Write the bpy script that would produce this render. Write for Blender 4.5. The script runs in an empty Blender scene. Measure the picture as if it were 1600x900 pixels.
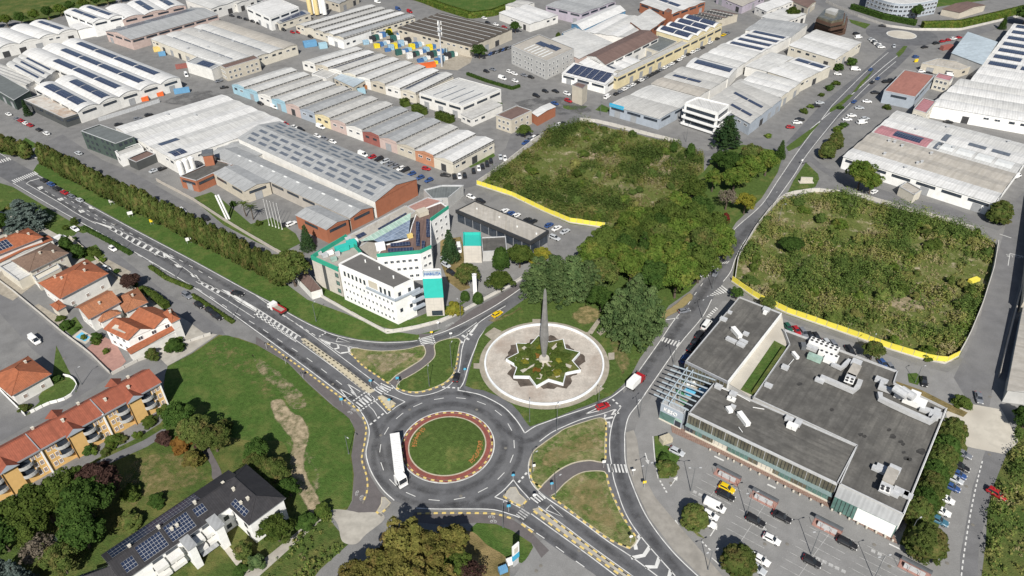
import bpy, bmesh, math, random
import numpy as np
from mathutils import Vector, Matrix
from mathutils.geometry import tessellate_polygon
random.seed(7); RNG = np.random.default_rng(11)
SC = bpy.context.scene
COL = SC.collection
# ------------------------------------------------------------------ camera
CF, CP, CROLL, CH = 1150.0, math.radians(36.3), math.radians(1.0), 150.0
_F = Vector((0, math.cos(CP), -math.sin(CP)))
_R0, _U0 = Vector((1, 0, 0)), Vector((0, math.sin(CP), math.cos(CP)))
_R = _R0*math.cos(CROLL) - _U0*math.sin(CROLL)
_U = _R0*math.sin(CROLL) + _U0*math.cos(CROLL)
cd = bpy.data.cameras.new('camera'); cam = bpy.data.objects.new('camera', cd); COL.objects.link(cam)
cd.sensor_width = 36; cd.lens = CF/1600*36; cd.clip_start = 1; cd.clip_end = 20000
cam.matrix_world = Matrix(((_R.x, _U.x, -_F.x, 0), (_R.y, _U.y, -_F.y, 0), (_R.z, _U.z, -_F.z, CH), (0, 0, 0, 1)))
SC.camera = cam
# ------------------------------------------------------------------ sky, sun, exposure
SUN_EL, SUN_AZ = math.radians(42), math.radians(1.5)     # shadows run away from the camera
w = bpy.data.worlds.new('World'); SC.world = w; w.use_nodes = True
nt = w.node_tree; sky = nt.nodes.new('ShaderNodeTexSky'); sky.sky_type = 'NISHITA'; sky.sun_disc = False
sky.sun_elevation = SUN_EL; sky.sun_rotation = math.pi + SUN_AZ; sky.altitude = 200; sky.dust_density = 1.2
bg = nt.nodes['Background']; bg.inputs[1].default_value = 0.06
nt.links.new(sky.outputs[0], bg.inputs[0])
sl = bpy.data.lights.new('sun', 'SUN'); sl.energy = 5.0; sl.angle = math.radians(0.5); sl.color = (1, .955, .88)
sun = bpy.data.objects.new('sun', sl); COL.objects.link(sun)
sdir = Vector((math.sin(SUN_AZ)*math.cos(SUN_EL), math.cos(SUN_AZ)*math.cos(SUN_EL), -math.sin(SUN_EL)))
sun.rotation_euler = sdir.to_track_quat('-Z', 'Y').to_euler(); sun.location = (0, -200, 300)
SC.view_settings.view_transform = 'Standard'; SC.view_settings.look = 'None'
SC.view_settings.exposure = 0.3; SC.view_settings.gamma = 1
SC.cycles.max_bounces = 5; SC.cycles.diffuse_bounces = 2; SC.cycles.glossy_bounces = 2
SC.cycles.transmission_bounces = 2; SC.cycles.transparent_max_bounces = 6
SC.cycles.use_denoising = True

# ------------------------------------------------------------------ place helpers
def G(x, y, z=0.0):
    """point of the photographed place, at height z, seen at photo pixel x,y (1600x900)"""
    d = _F*CF + _R*(x-800) - _U*(y-450)
    t = (CH - z)/-d.z
    return Vector((d.x*t, d.y*t, z))
def Q(ox, oy, s, k=4.0):
    return [(ox+float(a.split(',')[0])/k, oy+float(a.split(',')[1])/k) for a in s.split()]
def S(s): return Q(0, 0, s, 1.0)
def GP(pts, z=0.0): return [G(x, y, z) for x, y in pts]
def smooth(P, closed=False, n=5):
    m = len(P); out = []
    for i in range(m if closed else m-1):
        p0 = P[(i-1) % m] if (closed or i > 0) else P[0]; p1 = P[i]; p2 = P[(i+1) % m]
        p3 = P[(i+2) % m] if (closed or i+2 < m) else P[-1]
        for k in range(n):
            t = k/n
            out.append(0.5*((2*p1)+(p2-p0)*t+(2*p0-5*p1+4*p2-p3)*t*t+(3*p1-p0-3*p2+p3)*t**3))
    if not closed: out.append(P[-1])
    return out

# ------------------------------------------------------------------ materials
MATS = {}
def _n(nt, t, **kw):
    n = nt.nodes.new(t)
    for k, v in kw.items(): setattr(n, k, v)
    return n
def _mix(nt, fac, a, b, bt='MIX'):
    m = _n(nt, 'ShaderNodeMix', data_type='RGBA', blend_type=bt)
    for s, v in ((0, fac), (6, a), (7, b)):
        if isinstance(v, bpy.types.NodeSocket): nt.links.new(v, m.inputs[s])
        elif s == 0: m.inputs[0].default_value = v
        else: m.inputs[s].default_value = (*v, 1)
    return m.outputs[2]
def _noise(nt, vec, sc, det=4, rough=.6, lo=.35, hi=.65):
    n = _n(nt, 'ShaderNodeTexNoise'); n.inputs['Scale'].default_value = sc; n.inputs['Detail'].default_value = det
    n.inputs['Roughness'].default_value = rough
    nt.links.new(vec, n.inputs['Vector'])
    r = _n(nt, 'ShaderNodeMapRange'); r.inputs[1].default_value = lo; r.inputs[2].default_value = hi
    nt.links.new(n.outputs[0], r.inputs[0]); return r.outputs[0]
def _map(nt, vec, scale):
    m = _n(nt, 'ShaderNodeMapping'); m.inputs['Scale'].default_value = scale; nt.links.new(vec, m.inputs['Vector']); return m.outputs[0]
def c3(c, k): return tuple(max(0, min(1, x*k)) for x in c)
def M(name, col, rough=.8, var=.12, sc=.6, stain=None, ssc=.06, samt=.6, streak=None, ribs=None, metal=0, spec=.3, fine=0, bump=0, grid=None, cells=None, ovar=0):
    """one surface: base colour with uneven tone, optional stains, streaks down the slope, ribs or a line grid in UV metres"""
    if name in MATS: return MATS[name]
    m = bpy.data.materials.new(name); m.use_nodes = True; nt = m.node_tree; b = nt.nodes['Principled BSDF']
    tc = _n(nt, 'ShaderNodeTexCoord'); oc = tc.outputs['Object']; uv = tc.outputs['UV']
    c = _mix(nt, _noise(nt, oc, sc), c3(col, 1-var), c3(col, 1+var))
    if stain: c = _mix(nt, _mulv(nt, _noise(nt, oc, ssc, 6, .65, .48, .68), samt), c, stain)
    if fine: c = _mix(nt, _mulv(nt, _noise(nt, oc, fine, 2, .5, .3, .8), .5), c, c3(col, .55))
    if streak: c = _mix(nt, _mulv(nt, _noise(nt, _map(nt, uv, (.9, .05, 1)), 1.0, 4, .6, .48, .75), .7), c, streak)
    if cells:   # single sheets of a roof age differently
        mp = _n(nt, 'ShaderNodeVectorMath', operation='DIVIDE'); nt.links.new(uv, mp.inputs[0]); mp.inputs[1].default_value = (cells[0], cells[1], 1); fl = _n(nt, 'ShaderNodeVectorMath', operation='FLOOR'); nt.links.new(mp.outputs[0], fl.inputs[0])
        wn = _n(nt, 'ShaderNodeTexWhiteNoise', noise_dimensions='2D'); nt.links.new(fl.outputs[0], wn.inputs['Vector']); r_ = _n(nt, 'ShaderNodeMapRange'); nt.links.new(wn.outputs['Value'], r_.inputs[0]); r_.inputs[1].default_value = .55; r_.inputs[2].default_value = 1.0
        c = _mix(nt, _mulv(nt, r_.outputs[0], cells[2]), c, c3(col, .55))
    if ovar:
        oi = _n(nt, 'ShaderNodeObjectInfo'); c = _mix(nt, _mulv(nt, oi.outputs['Random'], ovar), c, c3(col, .5))
    if ribs:
        wv = _n(nt, 'ShaderNodeTexWave', bands_direction='X'); wv.inputs['Scale'].default_value = .314/ribs[0]
        nt.links.new(uv, wv.inputs['Vector'])
        c = _mix(nt, _mulv(nt, wv.outputs['Fac'], ribs[1]), c, c3(col, .45))
    if grid:   # (period u, period v, line width, line colour)
        f = None
        sp = _n(nt, 'ShaderNodeSeparateXYZ'); nt.links.new(uv, sp.inputs[0])
        for k, per in ((0, grid[0]), (1, grid[1])):
            a = _n(nt, 'ShaderNodeMath', operation='PINGPONG'); nt.links.new(sp.outputs[k], a.inputs[0]); a.inputs[1].default_value = per/2
            l = _n(nt, 'ShaderNodeMath', operation='LESS_THAN'); nt.links.new(a.outputs[0], l.inputs[0]); l.inputs[1].default_value = grid[2]/2
            if f is None: f = l.outputs[0]
            else:
                x = _n(nt, 'ShaderNodeMath', operation='MAXIMUM'); nt.links.new(f, x.inputs[0]); nt.links.new(l.outputs[0], x.inputs[1]); f = x.outputs[0]
        c = _mix(nt, f, c, grid[3])
    nt.links.new(c, b.inputs['Base Color'])
    b.inputs['Roughness'].default_value = rough; b.inputs['Metallic'].default_value = metal; b.inputs['Specular IOR Level'].default_value = spec
    if bump:
        bn = _n(nt, 'ShaderNodeTexNoise'); bn.inputs['Scale'].default_value = bump; bn.inputs['Detail'].default_value = 3; nt.links.new(oc, bn.inputs['Vector'])
        bb = _n(nt, 'ShaderNodeBump'); bb.inputs['Strength'].default_value = .5; bb.inputs['Distance'].default_value = .1
        nt.links.new(bn.outputs[0], bb.inputs['Height']); nt.links.new(bb.outputs[0], b.inputs['Normal'])
    MATS[name] = m; return m
def _mulv(nt, s, k):
    m = _n(nt, 'ShaderNodeMath', operation='MULTIPLY'); nt.links.new(s, m.inputs[0]); m.inputs[1].default_value = k; return m.outputs[0]
def grass_mat(name, green, dry, dlo, dhi, sc=.12, dirt=None):
    m = bpy.data.materials.new(name); m.use_nodes = True; nt = m.node_tree; b = nt.nodes['Principled BSDF']
    oc = _n(nt, 'ShaderNodeTexCoord').outputs['Object']
    c = _mix(nt, _noise(nt, oc, .9, 5, .7, .3, .7), c3(green, .62), c3(green, 1.3))
    c = _mix(nt, _mulv(nt, _noise(nt, oc, 4.5, 2, .6, .35, .75), .55), c, c3(green, .45))
    f1 = _noise(nt, oc, sc, 8, .72, dlo, dhi)
    c = _mix(nt, f1, c, dry)
    if dirt: c = _mix(nt, _noise(nt, oc, .2, 6, .75, .56, .66), c, dirt)
    nt.links.new(c, b.inputs['Base Color']); b.inputs['Roughness'].default_value = .9; b.inputs['Specular IOR Level'].default_value = .1
    bn = _n(nt, 'ShaderNodeTexNoise'); bn.inputs['Scale'].default_value = 3; bn.inputs['Detail'].default_value = 4; nt.links.new(oc, bn.inputs['Vector'])
    bb = _n(nt, 'ShaderNodeBump'); bb.inputs['Strength'].default_value = .9; bb.inputs['Distance'].default_value = .25
    nt.links.new(bn.outputs[0], bb.inputs['Height']); nt.links.new(bb.outputs[0], b.inputs['Normal'])
    MATS[name] = m; return m
def leaf_mat(name, cols, trans=.25):
    m = bpy.data.materials.new(name); m.use_nodes = True; nt = m.node_tree; nt.nodes.remove(nt.nodes['Principled BSDF'])
    out = nt.nodes['Material Output']
    tc = _n(nt, 'ShaderNodeTexCoord'); oi = _n(nt, 'ShaderNodeObjectInfo')
    add = _n(nt, 'ShaderNodeVectorMath', operation='MULTIPLY_ADD'); nt.links.new(tc.outputs['Object'], add.inputs[0]); add.inputs[1].default_value = (1, 1, 1)
    cmb = _n(nt, 'ShaderNodeCombineXYZ'); k = _mulv(nt, oi.outputs['Random'], 50)
    for i in range(3): nt.links.new(k, cmb.inputs[i])
    nt.links.new(cmb.outputs[0], add.inputs[2]); v = add.outputs[0]
    c = _mix(nt, _noise(nt, v, .55, 3, .6, .35, .65), cols[0], cols[1])
    if len(cols) > 2: c = _mix(nt, _noise(nt, v, .32, 4, .7, .5, .66), c, cols[2])
    c = _mix(nt, _mulv(nt, _noise(nt, v, 3.2, 2, .5, .3, .7), .5), c, c3(cols[0], .55))
    hs = _n(nt, 'ShaderNodeHueSaturation'); nt.links.new(c, hs.inputs['Color'])
    mr = _n(nt, 'ShaderNodeMapRange'); nt.links.new(oi.outputs['Random'], mr.inputs[0]); mr.inputs[3].default_value = .8; mr.inputs[4].default_value = 1.2
    nt.links.new(mr.outputs[0], hs.inputs['Value']); c = hs.outputs[0]
    d = _n(nt, 'ShaderNodeBsdfDiffuse'); t = _n(nt, 'ShaderNodeBsdfTranslucent'); mx = _n(nt, 'ShaderNodeMixShader'); mx.inputs[0].default_value = trans
    nt.links.new(c, d.inputs[0]); nt.links.new(c, t.inputs[0]); nt.links.new(d.outputs[0], mx.inputs[1]); nt.links.new(t.outputs[0], mx.inputs[2])
    nt.links.new(mx.outputs[0], out.inputs[0]); MATS[name] = m; return m
def glass_mat(name, col, rough=.12):
    m = M(name, col, rough=rough, var=.25, sc=.8, spec=.6); return m
# ground covers
M('ground', (.185, .184, .182), .9, .14, .25, stain=(.25, .245, .235), ssc=.03, samt=.8, fine=3)
M('asphalt', (.122, .124, .131), .88, .16, .3, stain=(.17, .17, .172), ssc=.05, samt=.85, fine=5)
M('asphalt_light', (.232, .23, .226), .9, .1, .3, stain=(.19, .19, .185), ssc=.07, samt=.6, fine=4)
M('asphalt_path', (.13, .118, .118), .9, .1, .5, fine=4)
M('asphalt_street', (.158, .158, .162), .9, .14, .2, stain=(.21, .208, .204), ssc=.04, samt=.7, fine=4)
M('concrete', (.36, .34, .3), .9, .12, .5, stain=(.24, .22, .19), ssc=.12, samt=.6)
M('concrete_pale', (.46, .43, .37), .9, .1, .4, stain=(.3, .27, .23), ssc=.1, samt=.6)
M('paving_tan', (.31, .28, .23), .9, .14, .7, stain=(.2, .17, .13), ssc=.15)
M('paving_brick', (.2, .12, .095), .9, .2, 1.2, grid=(.5, .5, .06, (.28, .24, .2)))
M('paving_red', (.24, .075, .06), .9, .18, .9, stain=(.16, .07, .06), ssc=.3, fine=4)
M('paving_pink', (.33, .19, .16), .9, .12, .8)
M('paint', (.64, .64, .62), .7, .18, 1.2, stain=(.26, .26, .26), ssc=.6, samt=.75)
M('paint_worn', (.42, .42, .41), .8, .25, 1.5, stain=(.16, .16, .16), ssc=.6, samt=.9)
M('paint_yellow', (.62, .45, .12), .7, .18, 1.2, stain=(.35, .28, .14), ssc=.6)
M('kerb_yellow', (.62, .47, .16), .75, .15, 1.5, stain=(.5, .42, .25), ssc=.7)
M('kerb_stone', (.42, .38, .29), .85, .14, 1.2)
M('kerb_dark', (.17, .16, .14), .85, .14, 1.2)
M('soil', (.22, .17, .12), .95, .2, .5, stain=(.13, .1, .07), ssc=.2)
grass_mat('grass', (.078, .122, .03), (.23, .2, .075), .54, .84)
grass_mat('grass_lush', (.066, .12, .026), (.16, .165, .055), .48, .86, .15)
grass_mat('grass_dry', (.095, .14, .036), (.27, .225, .12), .45, .66, .16, dirt=(.3, .24, .15))
grass_mat('grass_park', (.068, .105, .026), (.19, .165, .06), .45, .75, .09)
grass_mat('grass_tan', (.13, .11, .045), (.25, .19, .09), .35, .62, .2)
grass_mat('scrub_soil', (.12, .145, .04), (.26, .23, .12), .5, .72, .1, dirt=(.36, .31, .22))

# ------------------------------------------------------------------ mesh builder
class MB:
    def __init__(s, o=(0, 0, 0)):
        s.o = Vector(o); s.v = []; s.f = []; s.uv = []; s.mi = []
    def face(s, pts, mi=0, u=None):
        P = [Vector(p)-s.o for p in pts]; n = len(s.v); s.v += P
        nr = Vector((0, 0, 0))
        for i in range(len(P)): nr += P[i].cross(P[(i+1) % len(P)])
        if nr.length < 1e-9: nr = Vector((0, 0, 1))
        nr.normalize()
        if u is None:
            u = Vector((1, 0, 0)) if abs(nr.z) > .98 else Vector((0, 0, 1)).cross(nr)
        u = Vector(u); u = (u - nr*u.dot(nr)); u = u.normalized() if u.length > 1e-6 else Vector((1, 0, 0))
        vv = nr.cross(u)
        s.f.append(tuple(range(n, n+len(P)))); s.mi.append(mi); s.uv += [(p.dot(u), p.dot(vv)) for p in P]
    def tri_poly(s, pts, mi=0, u=(1, 0, 0)):          # any simple flat polygon, facing up
        P = [Vector(p) for p in pts]
        for t in tessellate_polygon([P]):
            a, b, c = (P[i] for i in t)
            if (b-a).cross(c-a).z < 0: b, c = c, b
            s.face((a, b, c), mi, u)
    def prism(s, pts, z0, z1, mi=0, top=None, bottom=False):
        P = [Vector((p[0], p[1], 0)) for p in pts]
        ar = sum(P[i].x*P[(i+1) % len(P)].y-P[(i+1) % len(P)].x*P[i].y for i in range(len(P)))
        if ar < 0: P.reverse()
        up = Vector((0, 0, 1))
        for i in range(len(P)):
            a, b = P[i], P[(i+1) % len(P)]
            s.face((a+up*z0, b+up*z0, b+up*z1, a+up*z1), mi)
        s.tri_poly([p+up*z1 for p in P], mi if top is None else top)
    def obox(s, c, ax, ay, az, mi=0, u=None):   # box: centre and three half-axis vectors
        c, ax, ay, az = Vector(c), Vector(ax), Vector(ay), Vector(az)
        if ax.cross(ay).dot(az) < 0: ay = -ay
        for a, b, d in ((ax, ay, az), (ay, az, ax), (az, ax, ay)):
            for sg in (1, -1):
                q = [c+d*sg+a*i+b*j for i, j in ((-1, -1), (1, -1), (1, 1), (-1, 1))]
                if sg < 0: q.reverse()
                s.face(q, mi, u)
    def box(s, x0, y0, z0, x1, y1, z1, mi=0):
        s.obox(((x0+x1)/2, (y0+y1)/2, (z0+z1)/2), ((x1-x0)/2, 0, 0), (0, (y1-y0)/2, 0), (0, 0, (z1-z0)/2), mi)
    def tube(s, pts, rad, seg=6, mi=0, cap=True):
        pts = [Vector(p) for p in pts]; rings = []
        for i, p in enumerate(pts):
            d = (pts[min(i+1, len(pts)-1)]-pts[max(i-1, 0)]).normalized()
            x = d.orthogonal().normalized() if abs(d.z) < .99 else Vector((1, 0, 0)); y = d.cross(x).normalized(); x = y.cross(d)
            r = rad[i] if isinstance(rad, (list, tuple)) else rad
            rings.append([p+(x*math.cos(2*math.pi*k/seg)+y*math.sin(2*math.pi*k/seg))*r for k in range(seg)])
        for a, b in zip(rings, rings[1:]):
            for k in range(seg): s.face((a[k], a[(k+1) % seg], b[(k+1) % seg], b[k]), mi)
        if cap: s.face(rings[-1], mi); s.face(rings[0][::-1], mi)
    def ribbon(s, P, wd, z=0.0, mi=0):
        L = []; 
        for i, p in enumerate(P):
            d = (P[min(i+1, len(P)-1)]-P[max(i-1, 0)]); d.z = 0; d.normalize(); nrm = Vector((-d.y, d.x, 0))*(wd/2)
            L.append((Vector((p.x, p.y, z))+nrm, Vector((p.x, p.y, z))-nrm))
        for (a, b), (c, e) in zip(L, L[1:]): s.face((a, b, e, c), mi)
    def wall_ribbon(s, P, wd, z0, z1, mi=0):     # upright wall along a path
        L = []
        for i, p in enumerate(P):
            d = (P[min(i+1, len(P)-1)]-P[max(i-1, 0)]); d.z = 0; d.normalize(); nrm = Vector((-d.y, d.x, 0))*(wd/2)
            q = Vector((p.x, p.y, 0)); L.append((q+nrm, q-nrm))
        a0, a1 = Vector((0, 0, z0)), Vector((0, 0, z1))
        for (a, b), (c, e) in zip(L, L[1:]):
            s.face((a+a1, b+a1, e+a1, c+a1), mi); s.face((b+a0, e+a0, e+a1, b+a1), mi); s.face((c+a0, a+a0, a+a1, c+a1), mi)
        for (a, b), r in ((L[0], 0), (L[-1], 1)):
            q = (a+a0, b+a0, b+a1, a+a1); s.face(q[::-1] if r else q, mi)
    def mesh(s, name, mats, sm=False):
        me = bpy.data.meshes.new(name); me.from_pydata([tuple(p) for p in s.v], [], s.f)
        uvl = me.uv_layers.new(name='UVMap'); uvl.data.foreach_set('uv', np.array(s.uv, dtype=np.float32).ravel())
        for m in (mats if isinstance(mats, (list, tuple)) else [mats]): me.materials.append(MATS[m] if isinstance(m, str) else m)
        me.polygons.foreach_set('material_index', np.array(s.mi, dtype=np.int32))
        if sm: me.polygons.foreach_set('use_smooth', np.ones(len(s.f), dtype=bool))
        me.update(); return me
    def build(s, name, mats, parent=None, sm=False, loc=None, **props):
        o = bpy.data.objects.new(name, s.mesh(name, mats, sm)); COL.objects.link(o)
        if parent is not None:
            o.parent = parent; o.location = s.o-TOPLOC(parent)
        else: o.location = s.o
        for k, v in props.items(): o[k] = v
        return o
def TOPLOC(o):
    p = Vector((0, 0, 0))
    while o is not None: p += o.location; o = o.parent
    return p
def empty(name, loc, label=None, cat=None, group=None):
    o = bpy.data.objects.new(name, None); COL.objects.link(o); o.location = loc; o.empty_display_size = 1
    tag(o, label, cat, group); return o
def tag(o, label=None, cat=None, group=None, kind=None):
    for k, v in (('label', label), ('category', cat), ('group', group), ('kind', kind)):
        if v: o[k] = v
    return o
def inst(name, mesh, parent, loc, rotz=0, scale=None, mat0=None):   # share one mesh between alike pieces
    o = bpy.data.objects.new(name, mesh); COL.objects.link(o)
    if parent is not None: o.parent = parent; loc = Vector(loc)-TOPLOC(parent)
    o.location = loc
    if isinstance(rotz, Matrix): o.rotation_euler = rotz.to_euler()
    else: o.rotation_euler = (0, 0, rotz)
    if scale: o.scale = scale
    if mat0: o.material_slots[0].link = 'OBJECT'; o.material_slots[0].material = MATS[mat0]
    return o
def struct(name, pts, z, mat, sm=False, parent=None):
    P = GP(pts); P = smooth(P, True) if sm else P
    b = MB(); b.tri_poly([Vector((p.x, p.y, z)) for p in P]); o = b.build(name, mat, parent)
    if parent is None: o['kind'] = 'structure'
    return o
def slab(name, pts, z0, z1, mat_side, mat_top, sm=True, inset=.3, parent=None, kind='structure', top_name='turf'):
    """kerbed raised island: a stone rim and an inner sheet"""
    P = GP(pts); P = smooth(P, True, 6) if sm else P
    b = MB(); b.prism(P, z0, z1); o = b.build(name, mat_side, parent)
    if parent is None and kind: o['kind'] = kind
    c = sum(P, Vector())/len(P); Pi = offset_in(P, inset)
    b = MB(); b.tri_poly([Vector((p.x, p.y, z1+.02)) for p in Pi]); t = b.build(top_name, mat_top, o)
    return o
def offset_in(P, d):
    ar = sum(P[i].x*P[(i+1) % len(P)].y-P[(i+1) % len(P)].x*P[i].y for i in range(len(P))); sg = 1 if ar > 0 else -1
    out = []
    for i in range(len(P)):
        t = (P[(i+1) % len(P)]-P[i-1]); t.z = 0; t.normalize(); out.append(P[i]+Vector((-t.y, t.x, 0))*d*sg)
    return out

def soft_mat(name, c0, c1, sc=.35):
    """ground patch whose outline dissolves irregularly (its own shape: worn soil, dry grass)"""
    m = bpy.data.materials.new(name); m.use_nodes = True; nt = m.node_tree; b = nt.nodes['Principled BSDF']; oc = _n(nt, 'ShaderNodeTexCoord').outputs['Object']
    nt.links.new(_mix(nt, _noise(nt, oc, .7, 6, .7, .3, .7), c0, c1), b.inputs['Base Color']); b.inputs['Roughness'].default_value = .95
    at = _n(nt, 'ShaderNodeAttribute', attribute_name='edge'); n = _n(nt, 'ShaderNodeTexNoise'); n.inputs['Scale'].default_value = sc; n.inputs['Detail'].default_value = 8; n.inputs['Roughness'].default_value = .72; nt.links.new(oc, n.inputs['Vector'])
    a = _n(nt, 'ShaderNodeMath', operation='ADD'); nt.links.new(at.outputs['Fac'], a.inputs[0]); nt.links.new(n.outputs[0], a.inputs[1]); r = _n(nt, 'ShaderNodeMapRange'); r.inputs[1].default_value = .8; r.inputs[2].default_value = 1.1; nt.links.new(a.outputs[0], r.inputs[0]); nt.links.new(r.outputs[0], b.inputs['Alpha']); MATS[name] = m
def soft(name, px, z, mat, inset=2.0, core=.62):
    P = smooth(GP(px), True, 5); I = offset_in(P, inset); n = len(P); vs = [(p.x, p.y, z) for p in P]+[(p.x, p.y, z) for p in I]
    fs = [(i, (i+1) % n, n+(i+1) % n, n+i) for i in range(n)]+[tuple(n+k for k in t) for t in tessellate_polygon([[Vector((p.x, p.y, 0)) for p in I]])]
    me = bpy.data.meshes.new(name); me.from_pydata(vs, [], fs); a = me.attributes.new('edge', 'FLOAT', 'POINT'); a.data.foreach_set('value', np.array([0.1]*n+[core]*n, np.float32)); me.materials.append(MATS[mat]); o = bpy.data.objects.new(name, me); COL.objects.link(o); o['kind'] = 'structure'; return o
soft_mat('soft_dirt', (.3, .235, .15), (.4, .33, .22)); soft_mat('soft_dry', (.2, .17, .065), (.28, .22, .105)); soft_mat('soft_green', (.06, .125, .026), (.1, .17, .038)); soft_mat('soft_tar', (.085, .085, .088), (.12, .12, .122), .12); soft_mat('soft_pale', (.3, .295, .28), (.36, .35, .33), .12)
# ================================================================== ground, roads, lawns
b = MB(); b.tri_poly([(-4000, -2500, 0), (4000, -2500, 0), (4000, 6000, 0), (-4000, 6000, 0)])
GROUND = b.build('ground', 'ground', kind='structure')
ZG, ZS, ZR, ZP, ZM = .02, .03, .04, .05, .065
# --- grass and yards
struct('verge_lawn', S('50,270 58,257 75,250 150,290 250,340 350,392 400,416 440,438 480,468 540,490 600,516 652,523 690,514 652,532 600,536 560,533 487,510 382,453 200,355 120,311'), ZG, 'grass_lush')
struct('meadow', S('342,523 372,528 400,538 450,567 482,600 520,634 545,652 555,672 549,712 553,742 550,782 543,796 520,802 512,840 470,905 420,960 -160,960 -160,800 20,790 90,752 160,712 215,684 250,662 262,645 255,600 262,572 300,552'), ZG, 'grass_park')
struct('meadow_lush', S('345,525 372,530 400,540 450,569 482,602 520,636 543,653 553,672 547,712 551,742 548,782 541,792 515,798 480,780 455,720 440,690 400,690 350,680 300,660 262,645 257,600 264,573 300,554'), ZG+.008, 'grass_lush', sm=True)
soft('dirt_track', S('420,628 442,622 458,642 476,652 486,680 478,715 484,745 500,775 508,800 486,806 470,782 454,752 450,715 455,692 440,672 426,652'), ZG+.02, 'soft_dirt', .8, .5); soft('dirt_track', S('440,690 470,690 500,720 505,760 490,770 470,740 455,715'), ZG+.026, 'soft_dirt', 1.5, .3)
soft('dirt_patch', S('392,552 425,568 450,590 478,616 480,640 452,640 430,610 400,582'), ZG+.022, 'soft_dirt', 1.0, .36); soft('dry_meadow', S('345,530 380,540 420,570 440,600 430,640 400,620 360,580 300,570'), ZG+.018, 'soft_dry', 2, .3); soft('dry_meadow', S('200,720 260,700 310,720 330,750 270,775 210,800 180,770'), ZG+.018, 'soft_dry', 2, .38)
struct('gravel_yard', S('515,800 530,796 560,800 592,800 600,812 572,835 556,850 535,846 528,820'), ZG+.016, 'concrete', sm=True)
struct('south_lawn', S('735,826 745,817 775,817 800,826 830,848 836,862 815,880 790,872 762,852 740,840'), ZG, 'grass_lush')
struct('dry_lawn', S('700,840 735,830 762,852 790,870 796,890 780,930 640,930 620,880'), ZG+.006, 'grass_tan', sm=True)
struct('scrub_bank', S('395,905 420,880 470,830 505,800 530,830 545,850 500,890 470,930 380,930'), ZG+.006, 'grass_park')
struct('garden_ground', S('-60,300 0,288 30,300 80,330 105,360 140,395 180,430 240,470 290,500 340,522 300,550 262,572 250,560 205,540 140,470 90,430 40,400 -60,380'), ZG, 'concrete')
struct('roadside_lawn', S('-80,300 0,286 20,292 100,340 140,362 100,372 60,350 0,330 -80,340'), ZG+.008, 'grass')
struct('corner_lawn', S('-90,215 -10,236 0,232 30,226 40,215 62,228 45,234 20,243 5,241 -60,208'), ZG+.008, 'grass_lush')
struct('factory_lawn', S('300,310 330,300 345,310 392,350 425,340 462,365 470,380 440,395 400,378 350,352'), ZG, 'grass')
struct('clinic_lawn', S('470,448 500,462 560,495 600,512 625,517 660,512 690,500 730,470 690,480 640,500 600,495 530,460 500,440'), ZG+.008, 'grass_lush')
struct('clinic_yard_lawn', S('688,375 720,370 728,395 722,420 735,450 720,455 700,440 688,410'), ZG+.008, 'grass_tan')
struct('clinic_yard', S('640,330 700,300 745,330 850,370 860,395 800,440 760,460 720,452 690,440 660,400'), ZG-.008, 'asphalt_light')
struct('field_scrub_ground', S('745,290 800,308 850,332 890,350 945,357 985,345 1020,325 1060,300 1100,268 1100,240 1060,222 1010,214 985,205 960,200 920,192 900,190 870,198 840,220 800,250 765,275'), ZG, 'scrub_soil')
struct('field_scrub_ground', S('1143,442 1150,402 1180,357 1200,332 1220,312 1270,300 1320,300 1370,318 1430,333 1480,343 1520,358 1556,380 1552,420 1532,480 1512,530 1498,560 1478,568 1440,562 1390,547 1320,522 1230,492 1180,468'), ZG, 'scrub_soil')
struct('park_lawn', S('727,603 733,580 741,552 748,530 760,512 790,489 818,469 850,448 890,424 925,402 938,380 945,357 985,345 1020,325 1060,300 1100,268 1120,240 1160,226 1225,238 1215,270 1190,310 1150,348 1140,364 1120,398 1095,436 1078,455 1045,478 1036,492 1038,508 1000,560 985,588 973,602 955,618 925,631 900,640 870,652 845,661 828,667 822,660 812,645 800,632 780,620 755,610 740,608'), .1, 'grass')
soft('dry_verge', S('1038,505 1030,492 1050,478 1075,458 1085,465 1065,485 1045,496'), .112, 'soft_dry', .8, .7)
soft('dry_patch', S('890,490 915,475 940,486 935,505 903,508'), .112, 'soft_dry', 1.5, .5); soft('dry_patch', S('945,520 962,515 985,545 990,575 970,590 952,560'), .112, 'soft_dry', 2, .4); soft('dry_patch', S('760,500 790,490 815,480 800,495 775,505'), .112, 'soft_dry', 1, .4)
struct('east_bank', S('1545,760 1560,740 1575,705 1590,660 1680,640 1760,930 1530,930 1540,850'), ZG, 'grass_park')
struct('far_meadow', S('642,-6 665,3 690,13 735,26 770,22 790,14 806,4 806,-60 600,-60'), ZG, 'grass_lush')
struct('far_park_lawn', S('1440,16 1470,10 1600,-8 1700,-20 1700,-80 1330,-60 1350,-4 1400,14'), ZG, 'grass_lush')
struct('far_lawn', S('-200,40 0,28 60,38 115,18 180,4 200,-60 -250,-40'), ZG, 'grass_park')
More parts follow.
